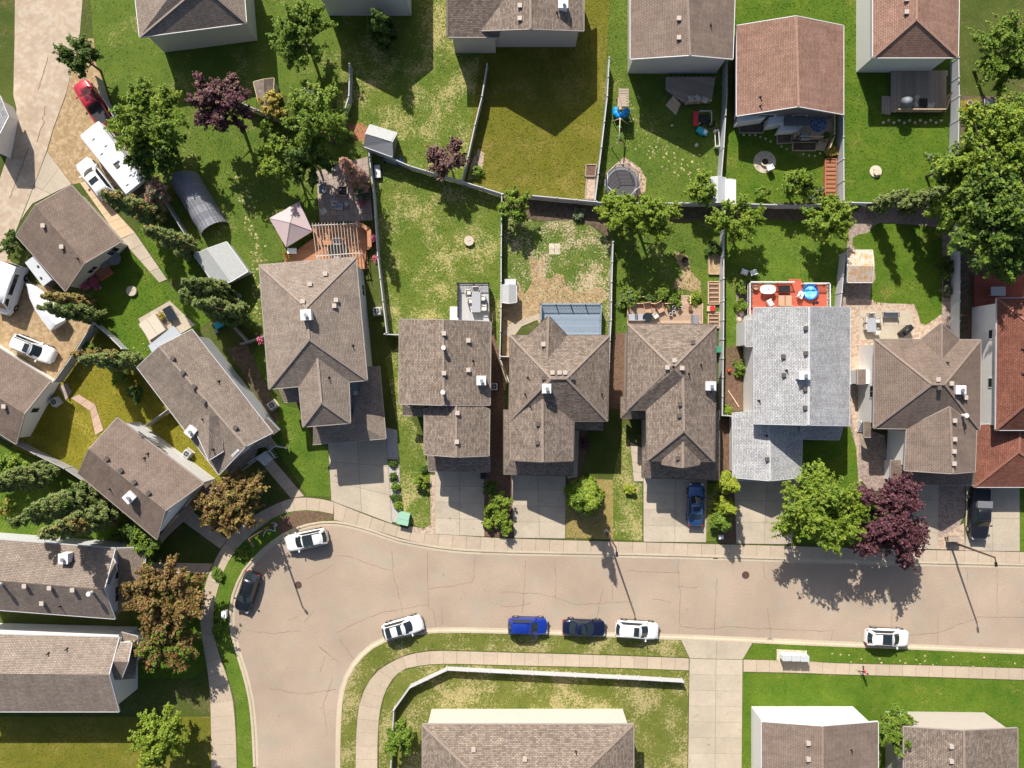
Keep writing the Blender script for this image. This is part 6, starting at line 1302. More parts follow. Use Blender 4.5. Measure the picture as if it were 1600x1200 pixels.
for a, b_ in (((487, 352), (558, 349)), ((493, 400), (561, 395))): B().bar(W(*a, 2.6), W(*b_, 2.6), .06, .16).build('beam', M['white'], pg)
for i in range(15):
    t = i / 14; a, b_ = lerp((488, 348.5), (556, 345.5), t), lerp((495, 406), (561, 401), t); B().bar(W(*a, 2.70), W(*b_, 2.70), .055, .10).build('slat', mat('bleached_slat', (0.43, 0.345, 0.285), 0.8, var=.1), pg)
d2 = deck('pale grey deck with a glass dining table behind the gabled house', [(716, 444), (764, 444), (766, 512), (716, 512)], .9, 'greydeck', (0, 1), [[(716, 496), (716, 444), (764, 444), (766, 504)]], 'blackmetal')
steps(d2, [(716, 479), (716, 500), (703, 500), (703, 479)], .85, .2, 3, 'white')
d3 = deck('slate blue stained deck with lattice rail behind the pointed gable', [(845, 476), (938, 476), (937, 535), (845, 535)], .9, 'bluedeck', (1, 0), [[(845, 500), (845, 476), (938, 476), (937, 526)]], 'bluedeck')
d4 = deck('weathered cedar deck crowded with chairs and planters', [(982, 475), (1062, 475), (1064, 461), (1077, 461), (1079, 475), (1098, 475), (1098, 516), (982, 516)], .35, 'browndeck', (1, 0))
lp = B()
for a, b_ in (((981, 474), (1062, 474)), ((1098, 474), (1098, 508)), ((981, 474), (981, 508)), ((1079, 462), (1079, 475))): lp.bar(W(*a, .75), W(*b_, .75), .10, .4)
lp.build('edge_board', M['woodpale'], d4); B().bar(W(1002, 463.5, .55), W(1028, 463.5, .55), .08, .4).build('planter_edge', M['woodpale'], d4)
d5 = deck('red stained deck with white railings behind the light grey roof', [(1168, 443), (1232, 443), (1232, 437), (1252, 437), (1253, 444), (1292, 444), (1292, 492), (1168, 492)], .95, 'reddeck', (1, .02), [[(1168, 494), (1168, 442), (1236, 442)], [(1252, 444), (1292, 444), (1292, 490)]], 'white')
d6 = deck('shaded red stained deck at the far right', [(1522, 430), (1598, 424), (1600, 470), (1600, 482), (1522, 482)], .5, 'reddeck_shaded', (1, 0))
d7 = deck('corner deck with blue round rug behind the rose roofed house', [(1240, 218), (1240, 195), (1262, 182), (1300, 178), (1300, 214), (1292, 222), (1282, 218)], .8, 'woodpale', (1, 0), [[(1243, 203), (1243, 217), (1281, 217)], [(1299, 184), (1299, 216), (1292, 234)]], 'woodpale')
steps(d7, [(1281, 217), (1295, 219), (1288, 236), (1274, 234)], .7, .15, 4, 'woodpale')
d8 = deck('shaded grey brown deck with corner stairs at the top edge', [(1040, 120), (1118, 120), (1112, 158), (1072, 163), (1050, 148), (1040, 140)], .6, 'woodgrey', (1, .3), [[(1072, 163), (1108, 161)]], 'woodpale')
steps(d8, [(1052, 149), (1064, 162), (1056, 180), (1040, 164)], .6, .15, 3, 'woodpale')
d9 = deck('grey brown deck with patterned chairs at the top edge', [(1392, 110), (1480, 110), (1478, 175), (1392, 175)], .6, 'woodgrey', (0, 1), [[(1398, 175), (1472, 175), (1480, 150)]], 'woodpale')
steps(d9, [(1392, 150), (1392, 178), (1378, 178), (1378, 150)], .55, .15, 3, 'woodgrey')

# ---------------------------------------------------------------- outdoor furniture
def chair_proto(name, label, cat, m, fm, w=.6, dp=.6, h_=.42, arms=True, back=.85):
    t = local_thing(name, label, cat)
    B().box((0, 0, h_), (dp, w, .10)).build('seat', M[m], t); B().box((-dp / 2 + .04, 0, (h_ + back) / 2 + .05), (.08, w, back - h_)).build('backrest', M[m], t)
    for sx in (-1, 1):
        for sy in (-1, 1): B().box((sx * (dp / 2 - .04), sy * (w / 2 - .03), h_ / 2), (.05, .05, h_)).build('leg', M[fm], t)
    if arms:
        for sy in (-1, 1): B().box((0, sy * (w / 2 + .02), h_ + .22), (dp, .06, .05)).box((dp / 2 - .05, sy * (w / 2 + .02), h_ + .1), (.05, .05, .24)).build('armrest', M[fm], t)
    return t
def put(proto, first, px, py, z, rot, label, group=None): 
    p = W(px, py, z + .45); return place(proto, first, (p.x, p.y, z), rot, label, group)
g = 'chairs round the grey glass table'; cp = chair_proto('patio_chair', 'x', 'chair', 'cushion', 'steel')
for i, (x, y, r_, lb) in enumerate(((731, 456, 0, 'pale chair at the upper left of the grey deck table'), (734, 469, 0, 'pale chair at the middle left of the grey deck table'), (740, 483, .3, 'pale chair at the lower left of the grey deck table'), (754, 465, math.pi, 'pale chair at the upper right of the grey deck table'), (756, 481, math.pi, 'pale chair at the lower right of the grey deck table'), (743, 452, -1.5, 'pale chair at the head of the grey deck table'))): put(cp, i == 0, x, y, .9, r_, lb, g)
def table(px, py, z, lx, ly, label, m='glass', fm='steel', hgt=.74, rot=0.0, rnd=False, group=None):
    t = local_thing('patio_table', label, 'table', group)
    if rnd: B().cyl((0, 0), lx / 2, lx / 2, hgt - .05, hgt, 24).build('tabletop', M[m], t); B().cyl((0, 0), .05, .05, .04, hgt - .05, 10).cyl((0, 0), .28, .22, 0, .04, 14).build('pedestal', M[fm], t)
    else:
        B().box((0, 0, hgt - .025), (lx, ly, .05)).build('tabletop', M[m], t)
        for sx in (-1, 1):
            for sy in (-1, 1): B().box((sx * (lx / 2 - .08), sy * (ly / 2 - .08), hgt / 2 - .025), (.06, .06, hgt - .05)).build('leg', M[fm], t)
    p = W(px, py, z + hgt); t.location = (p.x, p.y, z); t.rotation_euler = (0, 0, rot); return t
table(744, 472, .9, .95, 2.2, 'grey glass dining table on the pale grey deck', 'cushiongrey')
put(cp, False, 519, 262, .17, -1.2, 'white cushioned chair at the top of the paver patio'); put(cp, False, 525, 262, .17, -1.6, 'second white cushioned chair, right of the first, at the top of the paver patio')
put(cp, False, 505, 287, .17, -.1, 'white patio chair left of the fire pit'); put(cp, False, 523, 318, .17, 1.4, 'white patio chair below the fire pit'); put(cp, False, 506, 330, .17, .6, 'white lounge chair near the pergola'); 
so = chair_proto('patio_sofa', 'pale two seat sofa left of the fire pit', 'sofa', 'cushiongrey', 'blackmetal', 1.0, .75); put(so, True, 505, 295, .17, 0, 'pale two seat sofa left of the fire pit')
put(so, False, 530, 322, .17, 1.5, 'grey cushioned armchair below the fire pit'); put(so, False, 988, 496, .35, 1.57, 'grey armchair at the left end of the cedar deck'); put(so, False, 1000, 496, .35, 1.6, 'second grey armchair from the left on the cedar deck')
put(cp, False, 1024, 493, .35, .6, 'cream square ottoman chair on the cedar deck')
table(1012, 496, .35, 1.1, 1.0, 'glass topped table with cushions on the cedar deck', 'glass', rnd=True, hgt=.6)
ln = chair_proto('sling_lounger', 'x', 'lounger', 'tan', 'rednwood', .75, 1.2, .36, True, .95)
put(ln, True, 1012, 481, .35, -1.4, 'striped tan lounger at the left of the cedar deck planters'); put(ln, False, 1031, 480, .35, -1.1, 'striped tan lounger beside the dark round pots'); put(ln, False, 1221, 470, .95, 1.57, 'left brown sling lounger on the red deck'); put(ln, False, 1232, 470, .95, 1.57, 'right brown sling lounger on the red deck')
wc = chair_proto('plastic_chair', 'x', 'chair', 'plasticwhite', 'plasticwhite', .62, .6)
put(wc, True, 1203, 473, .95, .5, 'white plastic chair below the white oval table'); put(wc, False, 1251, 461, .95, -.5, 'white plastic chair beside the paddling pool'); put(wc, False, 1163, 425, G0, 1.2, 'white chair on the lawn above the red deck'); put(wc, False, 1177, 426, G0, 1.9, 'second white chair on the lawn above the red deck')
ov = local_thing('oval_table', 'white oval table on the red deck', 'table'); pts = []
for i in range(28): a = math.tau * i / 28; pts.append((.85 * math.copysign(abs(math.cos(a)) ** .7, math.cos(a)), .5 * math.copysign(abs(math.sin(a)) ** .8, math.sin(a))))
B().prism(pts, .70, .74).build('tabletop', M['plasticwhite'], ov); B().cyl((0, 0), .05, .05, .74, .80, 8).cyl((0, 0), .08, .06, .80, .84, 8).build('umbrella_socket', M['steel'], ov)
for sx in (-.55, .55):
    for sy in (-.28, .28): B().box((sx, sy, .35), (.06, .06, .70)).build('leg', M['plasticwhite'], ov)
setpos(ov, 1200, 452, .95, 0, 1.7)
table(1226, 451, .95, 1.2, .7, 'dark patio table strewn with tools on the red deck', 'blackmetal', 'blackmetal', .6)
po = local_thing('paddling_pool', 'blue round paddling pool on the red deck', 'pool'); B().ring((0, 0), .82, .30, .10, 24).build('rim', M['blue'], po); B().cyl((0, 0), .80, .84, .01, .30, 28, cap=False).build('wall', M['poolblue'], po); B().cyl((0, 0), .76, .76, .02, .24, 28).build('water', M['water'], po); setpos(po, 1266, 456, .95, 0, 1.2)
gp = local_thing('stand_lamp', 'small dark lamp stand on the red deck', 'lamp'); B().cyl((0, 0), .16, .16, 0, .05, 10).tube((0, 0, .05), (0, 0, .95), .03).build('stand', M['black'], gp); B().cyl((0, 0), .20, .14, .95, 1.2, 10).build('shade', M['black'], gp); setpos(gp, 1277, 473, .95, 0, 2.0)
for i, y in enumerate((447, 454, 461, 468, 476)):
    t = local_thing('plant_pot', ('grey pot, topmost in the row along the red deck rail', 'grey pot, second down along the red deck rail', 'grey pot, third down along the red deck rail', 'grey pot, fourth down along the red deck rail', 'grey pot nearest the house along the red deck rail')[i], 'pot', 'grey pots along the red deck rail'); B().cyl((0, 0), .15, .22, 0, .38, 12).build('pot', M['steel'], t); B().cyl((0, 0), .19, .19, .36, .385, 12).build('soil', M['soil'], t); setpos(t, 1173, y, .95, 0, 1.3)
t = local_thing('plant_pot', 'dark wicker pot in the corner of the red deck', 'pot'); B().cyl((0, 0), .2, .3, 0, .45, 14).build('pot', M['darktrim'], t); B().cyl((0, 0), .26, .26, .43, .455, 14).build('soil', M['tan'], t); setpos(t, 1181, 449, .95, 0, 1.4)
for i, (x, y) in enumerate(((1053, 480), (1062, 480), (1053, 487), (1048, 491))):
    t = local_thing('plant_pot', ('white rimmed dark pot, upper left of four on the cedar deck', 'white rimmed dark pot, upper right of four on the cedar deck', 'white rimmed dark pot, lower right of four on the cedar deck', 'white rimmed dark pot, lower left of four on the cedar deck')[i], 'pot', 'white rimmed pots on the cedar deck'); B().cyl((0, 0), .14, .17, 0, .36, 14).build('pot', M['black'], t); B().ring((0, 0), .17, .36, .03, 16).build('rim', M['white'], t); setpos(t, x, y, .35, 0, .7)
t = local_thing('plant_pot', 'terracotta pot at the deck step', 'pot'); B().cyl((0, 0), .16, .26, 0, .4, 14).build('pot', M['terracotta'], t); B().cyl((0, 0), .22, .22, .38, .405, 12).build('soil', M['soil'], t); setpos(t, 1079, 481, .35, 0, .75)
t = local_thing('grill', 'covered dark grill on the cedar deck', 'grill'); B().box((0, 0, .5), (.65, 1.2, 1.0), 0, 0, .85).build('cover', M['tarp'], t); B().box((0, 0, 1.03), (.4, .9, .12)).build('cover_top', M['tarp'], t); setpos(t, 1086, 500, .35, 0, .9)
t = table(1111, 482, G0, .9, .6, 'low pale table with a red tray beside the raised beds', 'woodpale', 'woodpale', .55); tr2 = local_thing('tray', 'round red tray on the pale table', 'tray'); B().cyl((0, 0), .28, .31, 0, .08, 18).build('dish', M['red'], tr2); setpos(tr2, 1113, 482, G0 + .55, 0)
# south patio of the brown hip roof
table(1362, 508, .17, 1.0, 1.5, 'pale grey dining table on the tan patio', 'cushiongrey')
for i, (x, y, r_, lb) in enumerate(((1355, 500, 0, 'pale chair at the upper left of the tan patio table'), (1355, 511, 0, 'pale chair at the lower left of the tan patio table'), (1371, 500, math.pi, 'pale chair at the upper right of the tan patio table'), (1368, 518, 2.4, 'pale chair at the lower right of the tan patio table'), (1361, 493, -1.5, 'pale chair at the head of the tan patio table'))): put(cp, False, x, y, .17, r_, lb, 'chairs round the tan patio table')
bs = chair_proto('garden_bench', 'grey metal bench on the tan patio', 'bench', 'cushiongrey', 'blackmetal', 1.6, .6, .42, True, .9); put(bs, True, 1392, 492, .17, -1.57, 'grey metal bench on the tan patio')
gr = local_thing('grill', 'black hooded grill at the corner of the tan patio', 'grill')
B().box((0, 0, .45), (1.4, .6, .8)).build('cabinet', M['black'], gr); B().loft([[(x, -.3, .86), (x, -.28, 1.1), (x, 0, 1.25), (x, .28, 1.1), (x, .3, .86)] for x in (-.45, .45)]).build('hood', M['blackmetal'], gr); B().box((-.62, 0, .88), (.36, .55, .04)).box((.62, 0, .88), (.36, .55, .04)).build('shelf', M['black'], gr); setpos(gr, 1417, 517, .17, head(16, -14), 1.0)
# north decks
rg = B().cyl((0, 0), .95, .95, 0, .012, 32).build('rug', M['rug']); tag(rg, 'blue ringed round rug on the corner deck', 'rug'); p = W(1279, 193, .81); rg.location = (p.x, p.y, .802)
rg2 = []
for r_ in (.6, .38): 
    o_ = B().ring((0, 0), r_, .014, .02, 28).build('band', M['cushiongrey'], rg)
put(so, False, 1257, 214, .8, 1.57, 'dark framed seat with a pale cushion on the corner deck'); t = local_thing('potted_plant', 'potted leafy plant on the corner deck', 'plant'); B().cyl((0, 0), .18, .26, 0, .4, 12).build('pot', M['darktrim'], t); quads('foliage', leafquads(rng.normal(0, .2, (160, 3)) + np.array([0, 0, .65]), .12, rng.normal(0, 1, (160, 3))), LF['dark'], parent=t); setpos(t, 1291, 212, .8, 0, 1.3)
for i, (x, y, r_, lb) in enumerate(((1080, 155, .3, 'white cushioned chair on the shaded top deck'), (1090, 153, .8, 'tilted white chair in the middle of the shaded top deck'), (1101, 156, 1.2, 'white chair at the right of the shaded top deck'))): put(cp, False, x, y, .6, r_, lb)
for i, (x, y, r_, lb) in enumerate(((1434, 154, .2, 'patterned chair, upper one on the slatted deck'), (1433, 164, .1, 'patterned chair, lower one on the slatted deck'), (1452, 165, 2.8, 'pale folding chair on the slatted deck'))): put(cp, False, x, y, .6, r_, lb)
table(1443, 160, .6, .9, .9, 'dark table between the patterned chairs', 'black', 'black'); t = local_thing('parasol', 'closed round dark parasol on the slatted deck', 'parasol'); B().cyl((0, 0), .03, .03, 0, 2.0, 8).build('pole', M['blackmetal'], t); B().cyl((0, 0), .75, .05, 1.7, 2.05, 12).build('canopy', M['tarp'], t); setpos(t, 1419, 158, .6, 0, 2.4)
table(1545, 160, G0, 1.0, .8, 'grey table with a stick at the top right patio', 'cushiongrey'); t = local_thing('plant_pot', 'pale pot at the top right patio, left of two', 'pot'); B().cyl((0, 0), .2, .3, 0, .5, 14).build('pot', M['stone'], t); B().cyl((0, 0), .26, .26, .48, .505, 12).build('soil', M['soil'], t); setpos(t, 1515, 161, G0, 0, .5); t2 = copy_tree(t); t2['label'] = 'pale pot at the top right patio, right of two'; setpos(t2, 1525, 161, G0, 0, .5)
table(1560, 455, .5, 1.6, 1.0, 'weathered grey table on the shaded red deck', 'cushiongrey'); t = local_thing('grill', 'black round grill on the shaded red deck', 'grill'); B().cyl((0, 0), .3, .22, .5, .95, 14).cyl((0, 0), .04, .3, .95, .951, 14).build('bowl', M['black'], t)
for a in (0, 2.1, 4.2): B().tube((.2 * math.cos(a), .2 * math.sin(a), .55), (.32 * math.cos(a), .32 * math.sin(a), 0), .025).build('leg', M['blackmetal'], t)
setpos(t, 1582, 437, .5, 0, 1.2)
table(527, 390, .75, 1.9, 1.1, 'dark dining table in the shade of the pergola', 'black', 'black')
for i, (x, y, r_, lb) in enumerate(((517, 388, 0, 'pale chair left of the pergola table'), (537, 390, 3.14, 'dark chair right of the pergola table'), (527, 399, 1.57, 'pale chair below the pergola table'), (527, 378, -1.57, 'dark chair above the pergola table'))): put(cp if i % 2 == 0 else so, False, x, y, .75, r_, lb)
t = table(456, 392, .75, 1.0, .6, 'white side table in the gazebo corner of the deck', 'plasticwhite')
for x, y, lb in ((451, 400, 'red flower tub at the corner of the cedar orange deck'), (566, 316, 'bright pink flower tub against the long fence')):
    t = local_thing('flower_tub', lb, 'flowers'); B().cyl((0, 0), .2, .28, 0, .35, 12).build('pot', M['terracotta'], t); quads('blooms', leafquads(rng.normal(0, .22, (150, 3)) * np.array([1, 1, .5]) + np.array([0, 0, .45]), .09, rng.normal(0, 1, (150, 3))), LF['green'] if 'red' in lb else M['pink'], parent=t); quads('petals', leafquads(rng.normal(0, .22, (90, 3)) * np.array([1, 1, .4]) + np.array([0, 0, .52]), .07, rng.normal(0, 1, (90, 3))), M['red'] if 'red' in lb else M['pink'], parent=t); setpos(t, x, y, G0 if x > 500 else .75, 0, .5)
for x, y, lb in ((583, 372, 'upper hanging basket of pale pink flowers on the long fence'), (586, 404, 'lower hanging basket of pink flowers on the long fence'), (406, 531, 'red flower basket on the grey fence stub')):
    t = local_thing('hanging_basket', lb, 'flowers'); B().cyl((0, 0), .14, .24, -.2, 0, 12).build('basket', M['tan'], t); quads('petals', leafquads(rng.normal(0, .17, (120, 3)) * np.array([1, 1, .6]) + np.array([0, 0, .06]), .08, rng.normal(0, 1, (120, 3))), M['pink'], parent=t); setpos(t, x, y, 1.6, 0)
fp = local_thing('fire_pit', 'square timber edged fire pit in the paver patio', 'fire pit')
for a in range(4): B().box((.52 * math.cos(a * math.pi / 2), .52 * math.sin(a * math.pi / 2), .12), (.12, 1.16, .24), a * math.pi / 2).build('edge_beam', M['woodgrey'], fp)
B().box((0, 0, .05), (.94, .94, .1)).build('ash_bed', M['ash'], fp); setpos(fp, 536, 299, .17, 0)
for x, y, m_, lb in ((541, 277, 'cushiongrey', 'grey blue stool above the fire pit'), (541, 319, 'steel', 'grey round stool below the fire pit')):
    t = local_thing('stool', lb, 'stool'); B().cyl((0, 0), .24, .26, .36, .46, 14).build('seat', M[m_], t); B().cyl((0, 0), .18, .20, 0, .36, 12).build('base', M['black'], t); setpos(t, x, y, .17, 0, .6)
# west gardens
ht = local_thing('hot_tub', 'hot tub with a folding beige cover on the beige patio', 'hot tub'); B().box((0, 0, .42), (2.1, 2.1, .84)).build('tub', M['woodgrey'], ht)
for s_ in (-1, 1): B().box((0, s_ * .54, .90), (2.16, 1.05, .12)).build('cover_half', mat('beige_vinyl', (.50, .44, .36), .6, var=.05), ht)
setpos(ht, 239, 511, .17, head(30, -20) + math.pi / 2, .9)
t = table(265, 490, .17, 1.6, 1.0, 'dark glass fire table on the beige patio', 'glass', 'black', .6, rot=head(10, 18)); t = local_thing('flower_tub', 'yellow flower tub beside the hot tub', 'flowers'); B().cyl((0, 0), .18, .25, 0, .35, 12).build('pot', M['terracotta'], t); quads('petals', leafquads(rng.normal(0, .22, (160, 3)) * np.array([1, 1, .5]) + np.array([0, 0, .5]), .10, rng.normal(0, 1, (160, 3))), LF['yellow'], parent=t); setpos(t, 253, 494, .17, 0, .5)
def disc(px, py, r_, label, m='stone', h_=.12, z0=G0 + .02):
    t = local_thing('stone_slab', label, 'slab'); B().cyl((0, 0), r_, r_ * .97, -.05, h_, 24).build('slab', M[m], t); B().box((.1 * r_, .02, h_ + .012), (r_ * .7, .05, .025), .5).build('handle', M['steel'], t); return setpos(t, px, py, z0, 0)
disc(207, 455, .58, 'round pale lid in the half shaded lawn by the garage', h_=.3); disc(733, 377, .56, 'round pale lid on the straw coloured lawn', h_=.35); fo = disc(1368, 268, .68, 'round pale slab with a bowl on the upper right lawn', h_=.1); B().cyl((0, -.15), .28, .36, .12, .40, 16).build('bowl', M['stone'], fo); B().cyl((-.2, .25), .1, .1, .12, .25, 10).cyl((.25, .25), .1, .1, .12, .22, 10).build('knob', M['stone'], fo)
ps_ = thing('paving_slabs', W(866, 389, G0), 'four square pale slabs set together in the patchy lawn', 'slab')
for dx in (-4.4, 4.4):
    for dy in (-4.4, 4.4): p = W(866.5 + dx, 389 + dy, .15); B().box((p.x, p.y, .13), (.59, .59, .08)).build('slab', M['stone'], ps_)
f2 = local_thing('fire_pit', 'small round metal fire pit on worn grass', 'fire pit'); B().cyl((0, 0), .30, .36, 0, .32, 18, cap=False).ring((0, 0), .36, .32, .04, 18).build('bowl', M['iron'], f2); B().cyl((0, 0), .3, .3, .05, .12, 16).build('ash', M['ash'], f2); setpos(f2, 1070, 407, G0 + .02, 0, .3)
sr = thing('stone_ring', W(1195, 253, G0), 'circular paved fire ring half in shade', 'fire pit'); p = W(1195, 253, .2)
for i in range(26): a0_, a1_ = math.tau * i / 26, math.tau * (i + .93) / 26; B().prism([(p.x + r_ * math.cos(a), p.y + r_ * math.sin(a)) for r_, a in ((.55, a0_), (1.25, a0_), (1.25, a1_), (.55, a1_))], .1, .17 + random.uniform(0, .01)).build('paver', M['stone'], sr)
for i in range(12): a0_, a1_ = math.tau * i / 12, math.tau * (i + .9) / 12; B().prism([(p.x + r_ * math.cos(a), p.y + r_ * math.sin(a)) for r_, a in ((.38, a0_), (.54, a0_), (.54, a1_), (.38, a1_))], .1, .42).build('block', M['stone'], sr)
B().cyl((p.x, p.y), .37, .37, .1, .2, 18).build('ash', M['ash'], sr)
put(wc, False, 1203, 262, .17, 2.0, 'pale chair at the edge of the circular fire ring')
def bed(quad, label, m='woodpale', fill='mulch', rows=0, z=.45, cat='raised bed'):
    q = [W(x, y, z) for x, y in quad]; c = sum(q, Vector()) / 4; t = thing('raised_bed', (c.x, c.y, G0), label, cat)
    for i in range(4): B().bar(q[i], q[(i + 1) % 4], .09, z - .1).build('side_board', M[m], t)
    B().prism([(p.x, p.y) for p in [c + (p - c) * .93 for p in q]], .1, z - .1).build('soil', M[fill], t)
    for k in range(rows):
        a, b_ = lerp(quad[0], quad[3], (k + .5) / rows), lerp(quad[1], quad[2], (k + .5) / rows); B().bar(W(*lerp(a, b_, .08), z - .02), W(*lerp(a, b_, .92), z - .02), .16, .1).build('soil_ridge', M['tan'], t)
    return t
bed([(1108, 398), (1126, 398), (1126, 428), (1108, 428)], 'uppermost raised bed by the grey white fence, filled with dry mulch', fill='dirt'); bed([(1107, 440), (1124, 440), (1124, 475), (1107, 475)], 'middle raised bed by the grey white fence, with soil ridges', rows=5); bed([(1107, 488), (1124, 488), (1124, 512), (1107, 512)], 'lowest raised bed by the grey white fence, next to the roof corner', rows=4)
pb = bed([(1290, 248), (1307, 248), (1306, 304), (1289, 304)], 'long redwood planter with cross slats by the north fence', 'rednwood', 'redmulch', z=.6)
for k in range(8): y = 252 + k * 6.6; B().bar(W(1291, y, .66), W(1306, y, .66), .06, .06).build('cross_slat', M['rednwood'], pb)
bed([(916, 257), (932, 257), (930, 275), (915, 275)], 'weathered timber box against the fence on the olive lawn', 'woodgrey', 'mulch'); bed([(917, 275), (930, 275), (928, 311), (914, 311)], 'lower weathered timber bed along the fence on the olive lawn', 'woodgrey', 'pebble', z=.3)
bed([(1154, 189), (1194, 190), (1193, 207), (1156, 207)], 'dark planted bed below the gable wall', 'woodgrey', 'soil', z=.4); bed([(1215, 208), (1238, 208), (1237, 223), (1215, 224)], 'small square bed left of the corner deck', 'woodgrey', 'soil', z=.4); bed([(1239, 222), (1276, 222), (1275, 235), (1239, 235)], 'narrow bed in front of the corner deck', 'woodpale', 'soil', z=.35)
# stones
ORD = ('first', 'second', 'third', 'fourth', 'fifth', 'sixth', 'seventh', 'eighth', 'ninth', 'tenth', 'eleventh', 'twelfth')
def stone(px, py, r_, label, group): 
    t = B(); n = 9; t.loft([[(r_ * k * (1 + .12 * math.sin(3 * i + px)) * math.cos(math.tau * i / n), r_ * k * .85 * math.sin(math.tau * i / n), z) for i in range(n)] for k, z in ((.85, -.04), (1, .05), (.75, .13), (.3, .16))]); o = tag(t.build('boulder', M['stone']), label, 'stone', group); p = W(px, py, .1); o.location = (p.x, p.y, G0 + .01); o.rotation_euler = (0, 0, px); return o
for i in range(12): stone(1380 + i * 8.2, 192 - 3.5 * (i % 2), .19, 'pale round stone, %s from the left in the line below the slatted deck' % ORD[i], 'pale stones below the slatted deck')
for i, (x, y) in enumerate(((1162, 211), (1171, 211), (1180, 211), (1188, 214), (1196, 217), (1204, 221), (1221, 229), (1229, 233), (1255, 241), (1264, 243), (1273, 244), (1281, 240))): stone(x, y, .15, 'pale stepping stone, %s from the left below the rose roofed house' % ORD[i], 'pale stepping stones behind the rose roofed house')
for i, (x, y, r_) in enumerate(((1158, 489, .42), (1155, 499, .32), (1088, 227, .25), (1050, 196, .18))): tag(stone(x, y, r_, None, None), ('large grey boulder left of the red deck', 'smaller pale boulder left of the red deck', 'pale stone on the shaded toy lawn', 'small pale stone near the corner stairs')[i], 'stone')

# ---------------------------------------------------------------- play things
tp = thing('trampoline', W(973, 282, G0), 'big round trampoline with a net and octagonal top ring', 'trampoline'); c = W(973, 290, .9); c2_ = W(971, 287, .9); cx, cy = c2_.x, c2_.y; r_ = 1.85
B().cyl((cx, cy), 1.55, 1.55, .86, .88, 32).build('bounce_mat', M['mesh'], tp); b = B()
b.ring((cx, cy), r_, .9, .04, 24)
for i in range(24):
    a0_, a1_ = math.tau * i / 24, math.tau * (i + 1) / 24; b.add([(cx + q_ * math.cos(a), cy + q_ * math.sin(a), .915) for q_, a in ((1.55, a0_), (r_, a0_), (r_, a1_), (1.55, a1_))], [(0, 1, 2, 3)])
b.build('pad', M['tarp'], tp); topr = []
for i in range(8):
    a = math.tau * (i + .5) / 8; x, y = cx + r_ * 1.02 * math.cos(a), cy + r_ * 1.02 * math.sin(a); topr.append(Vector((x, y, 2.65))); B().tube((x, y, .1), (x, y, 2.68), .035).build('post', M['steel'], tp)
b = B()
for i in range(8): b.tube(topr[i], topr[(i + 1) % 8], .035)
b.build('top_ring', M['tin'], tp); b = B()
for i in range(8):
    p, q_ = topr[i], topr[(i + 1) % 8]
    for k in range(9): w_ = p.lerp(q_, k / 9); b.tube((w_.x, w_.y, .92), (w_.x, w_.y, 2.62), .012, .012, 3)
    for z_ in (1.2, 1.6, 2.0, 2.35): b.tube((p.x, p.y, z_), (q_.x, q_.y, z_), .012, .012, 3)
b.build('net', M['net'], tp, kind='stuff')
pl = thing('play_tower', W(968, 190, G0), 'wooden play tower with a blue tube slide and a swing beam', 'playset')
tw = [W(x, y, 2.6) for x, y in ((967, 140), (982, 140), (982, 166), (967, 166))]; cc = sum(tw, Vector()) / 4
for p in tw: p2 = cc + (p - cc) * .85; B().box((p2.x, p2.y, 1.35), (.10, .10, 2.6)).build('post', M['woodpale'], pl)
B().box((cc.x, cc.y, 1.35), (.95, 1.6, .08)).build('platform', M['woodpale'], pl)
for i in range(7):
    y = 140 + i * 4.1; B().bar(W(966.5, y, 2.72), W(982.5, y, 2.72), .22, .04).build('roof_slat', M['woodgrey'], pl)
pts = [Vector(W(980, 170, 1.5)), W(978, 176, 1.35), W(972, 181, 1.1), W(965, 181, .8), W(962, 175, .5), W(963, 171, .3)]
for i in range(len(pts) - 1): B().tube(pts[i], pts[i + 1].lerp(pts[i], -.08), .38, .38, 14).build('slide_section', mat('slide_blue', (.01, .25, .62), .35), pl)
B().tube(W(975, 176, .3), W(984, 187, .2), .10, .10, 6).build('green_slide', M['green'], pl)
B().tube(W(969, 184, 2.2), W(967, 222, 2.2), .06).build('swing_beam', M['woodpale'], pl)
for x, y in ((957, 190), (982, 194)): B().tube(W(969, 185, 2.2), W(x, y, .1), .05).build('brace', M['woodpale'], pl)
for x, y in ((955, 232), (978, 230)): B().tube(W(967, 221, 2.2), W(x, y, .1), .05).build('brace', M['woodpale'], pl)
for y in (198, 212):
    for dx in (-2.5, 2.5): B().tube(W(968 + dx, y, 2.15), W(968 + dx, y, .55), .012, .012, 4).build('rope', M['black'], pl)
    p = W(968, y, .5); B().box((p.x, p.y, .5), (.45, .2, .04)).build('swing_seat', M['green'], pl)
cl = local_thing('play_climber', 'red and dark toddler climbing frame on the shaded lawn', 'toy'); B().box((-.45, 0, .5), (.55, 1.6, .12)).build('red_slide', M['red'], cl)
for sx in (-.1, 1.2):
    for sy in (-.6, .7): B().box((sx, sy, .5), (.08, .08, 1.0)).build('post', M['tin'], cl)
B().bar((-.1, .7, 1.0), (1.2, .7, 1.0), .07, .07).bar((1.2, -.6, 1.0), (1.2, .7, 1.0), .07, .07).build('rail', M['tin'], cl); B().ring((1.25, -.55), .38, .5, .09, 18).build('tyre_ring', M['tyre'], cl); B().box((.5, .0, .4), (.9, 1.0, .06)).build('deck', M['black'], cl); setpos(cl, 1093, 186, G0, 0, .5)
ks = local_thing('toy_car', 'teal ride on toy beside the red climber', 'toy'); B().loft([[(x, -w_, .1), (x, w_, .1), (x, w_ * .85, h_), (x, -w_ * .85, h_)] for x, w_, h_ in ((-.65, .25, .35), (-.45, .38, .5), (.2, .4, .5), (.55, .36, .42), (.7, .22, .3))]).build('body', M['teal'], ks); B().box((.35, 0, .5), (.35, .4, .16)).build('seat', M['plasticwhite'], ks)
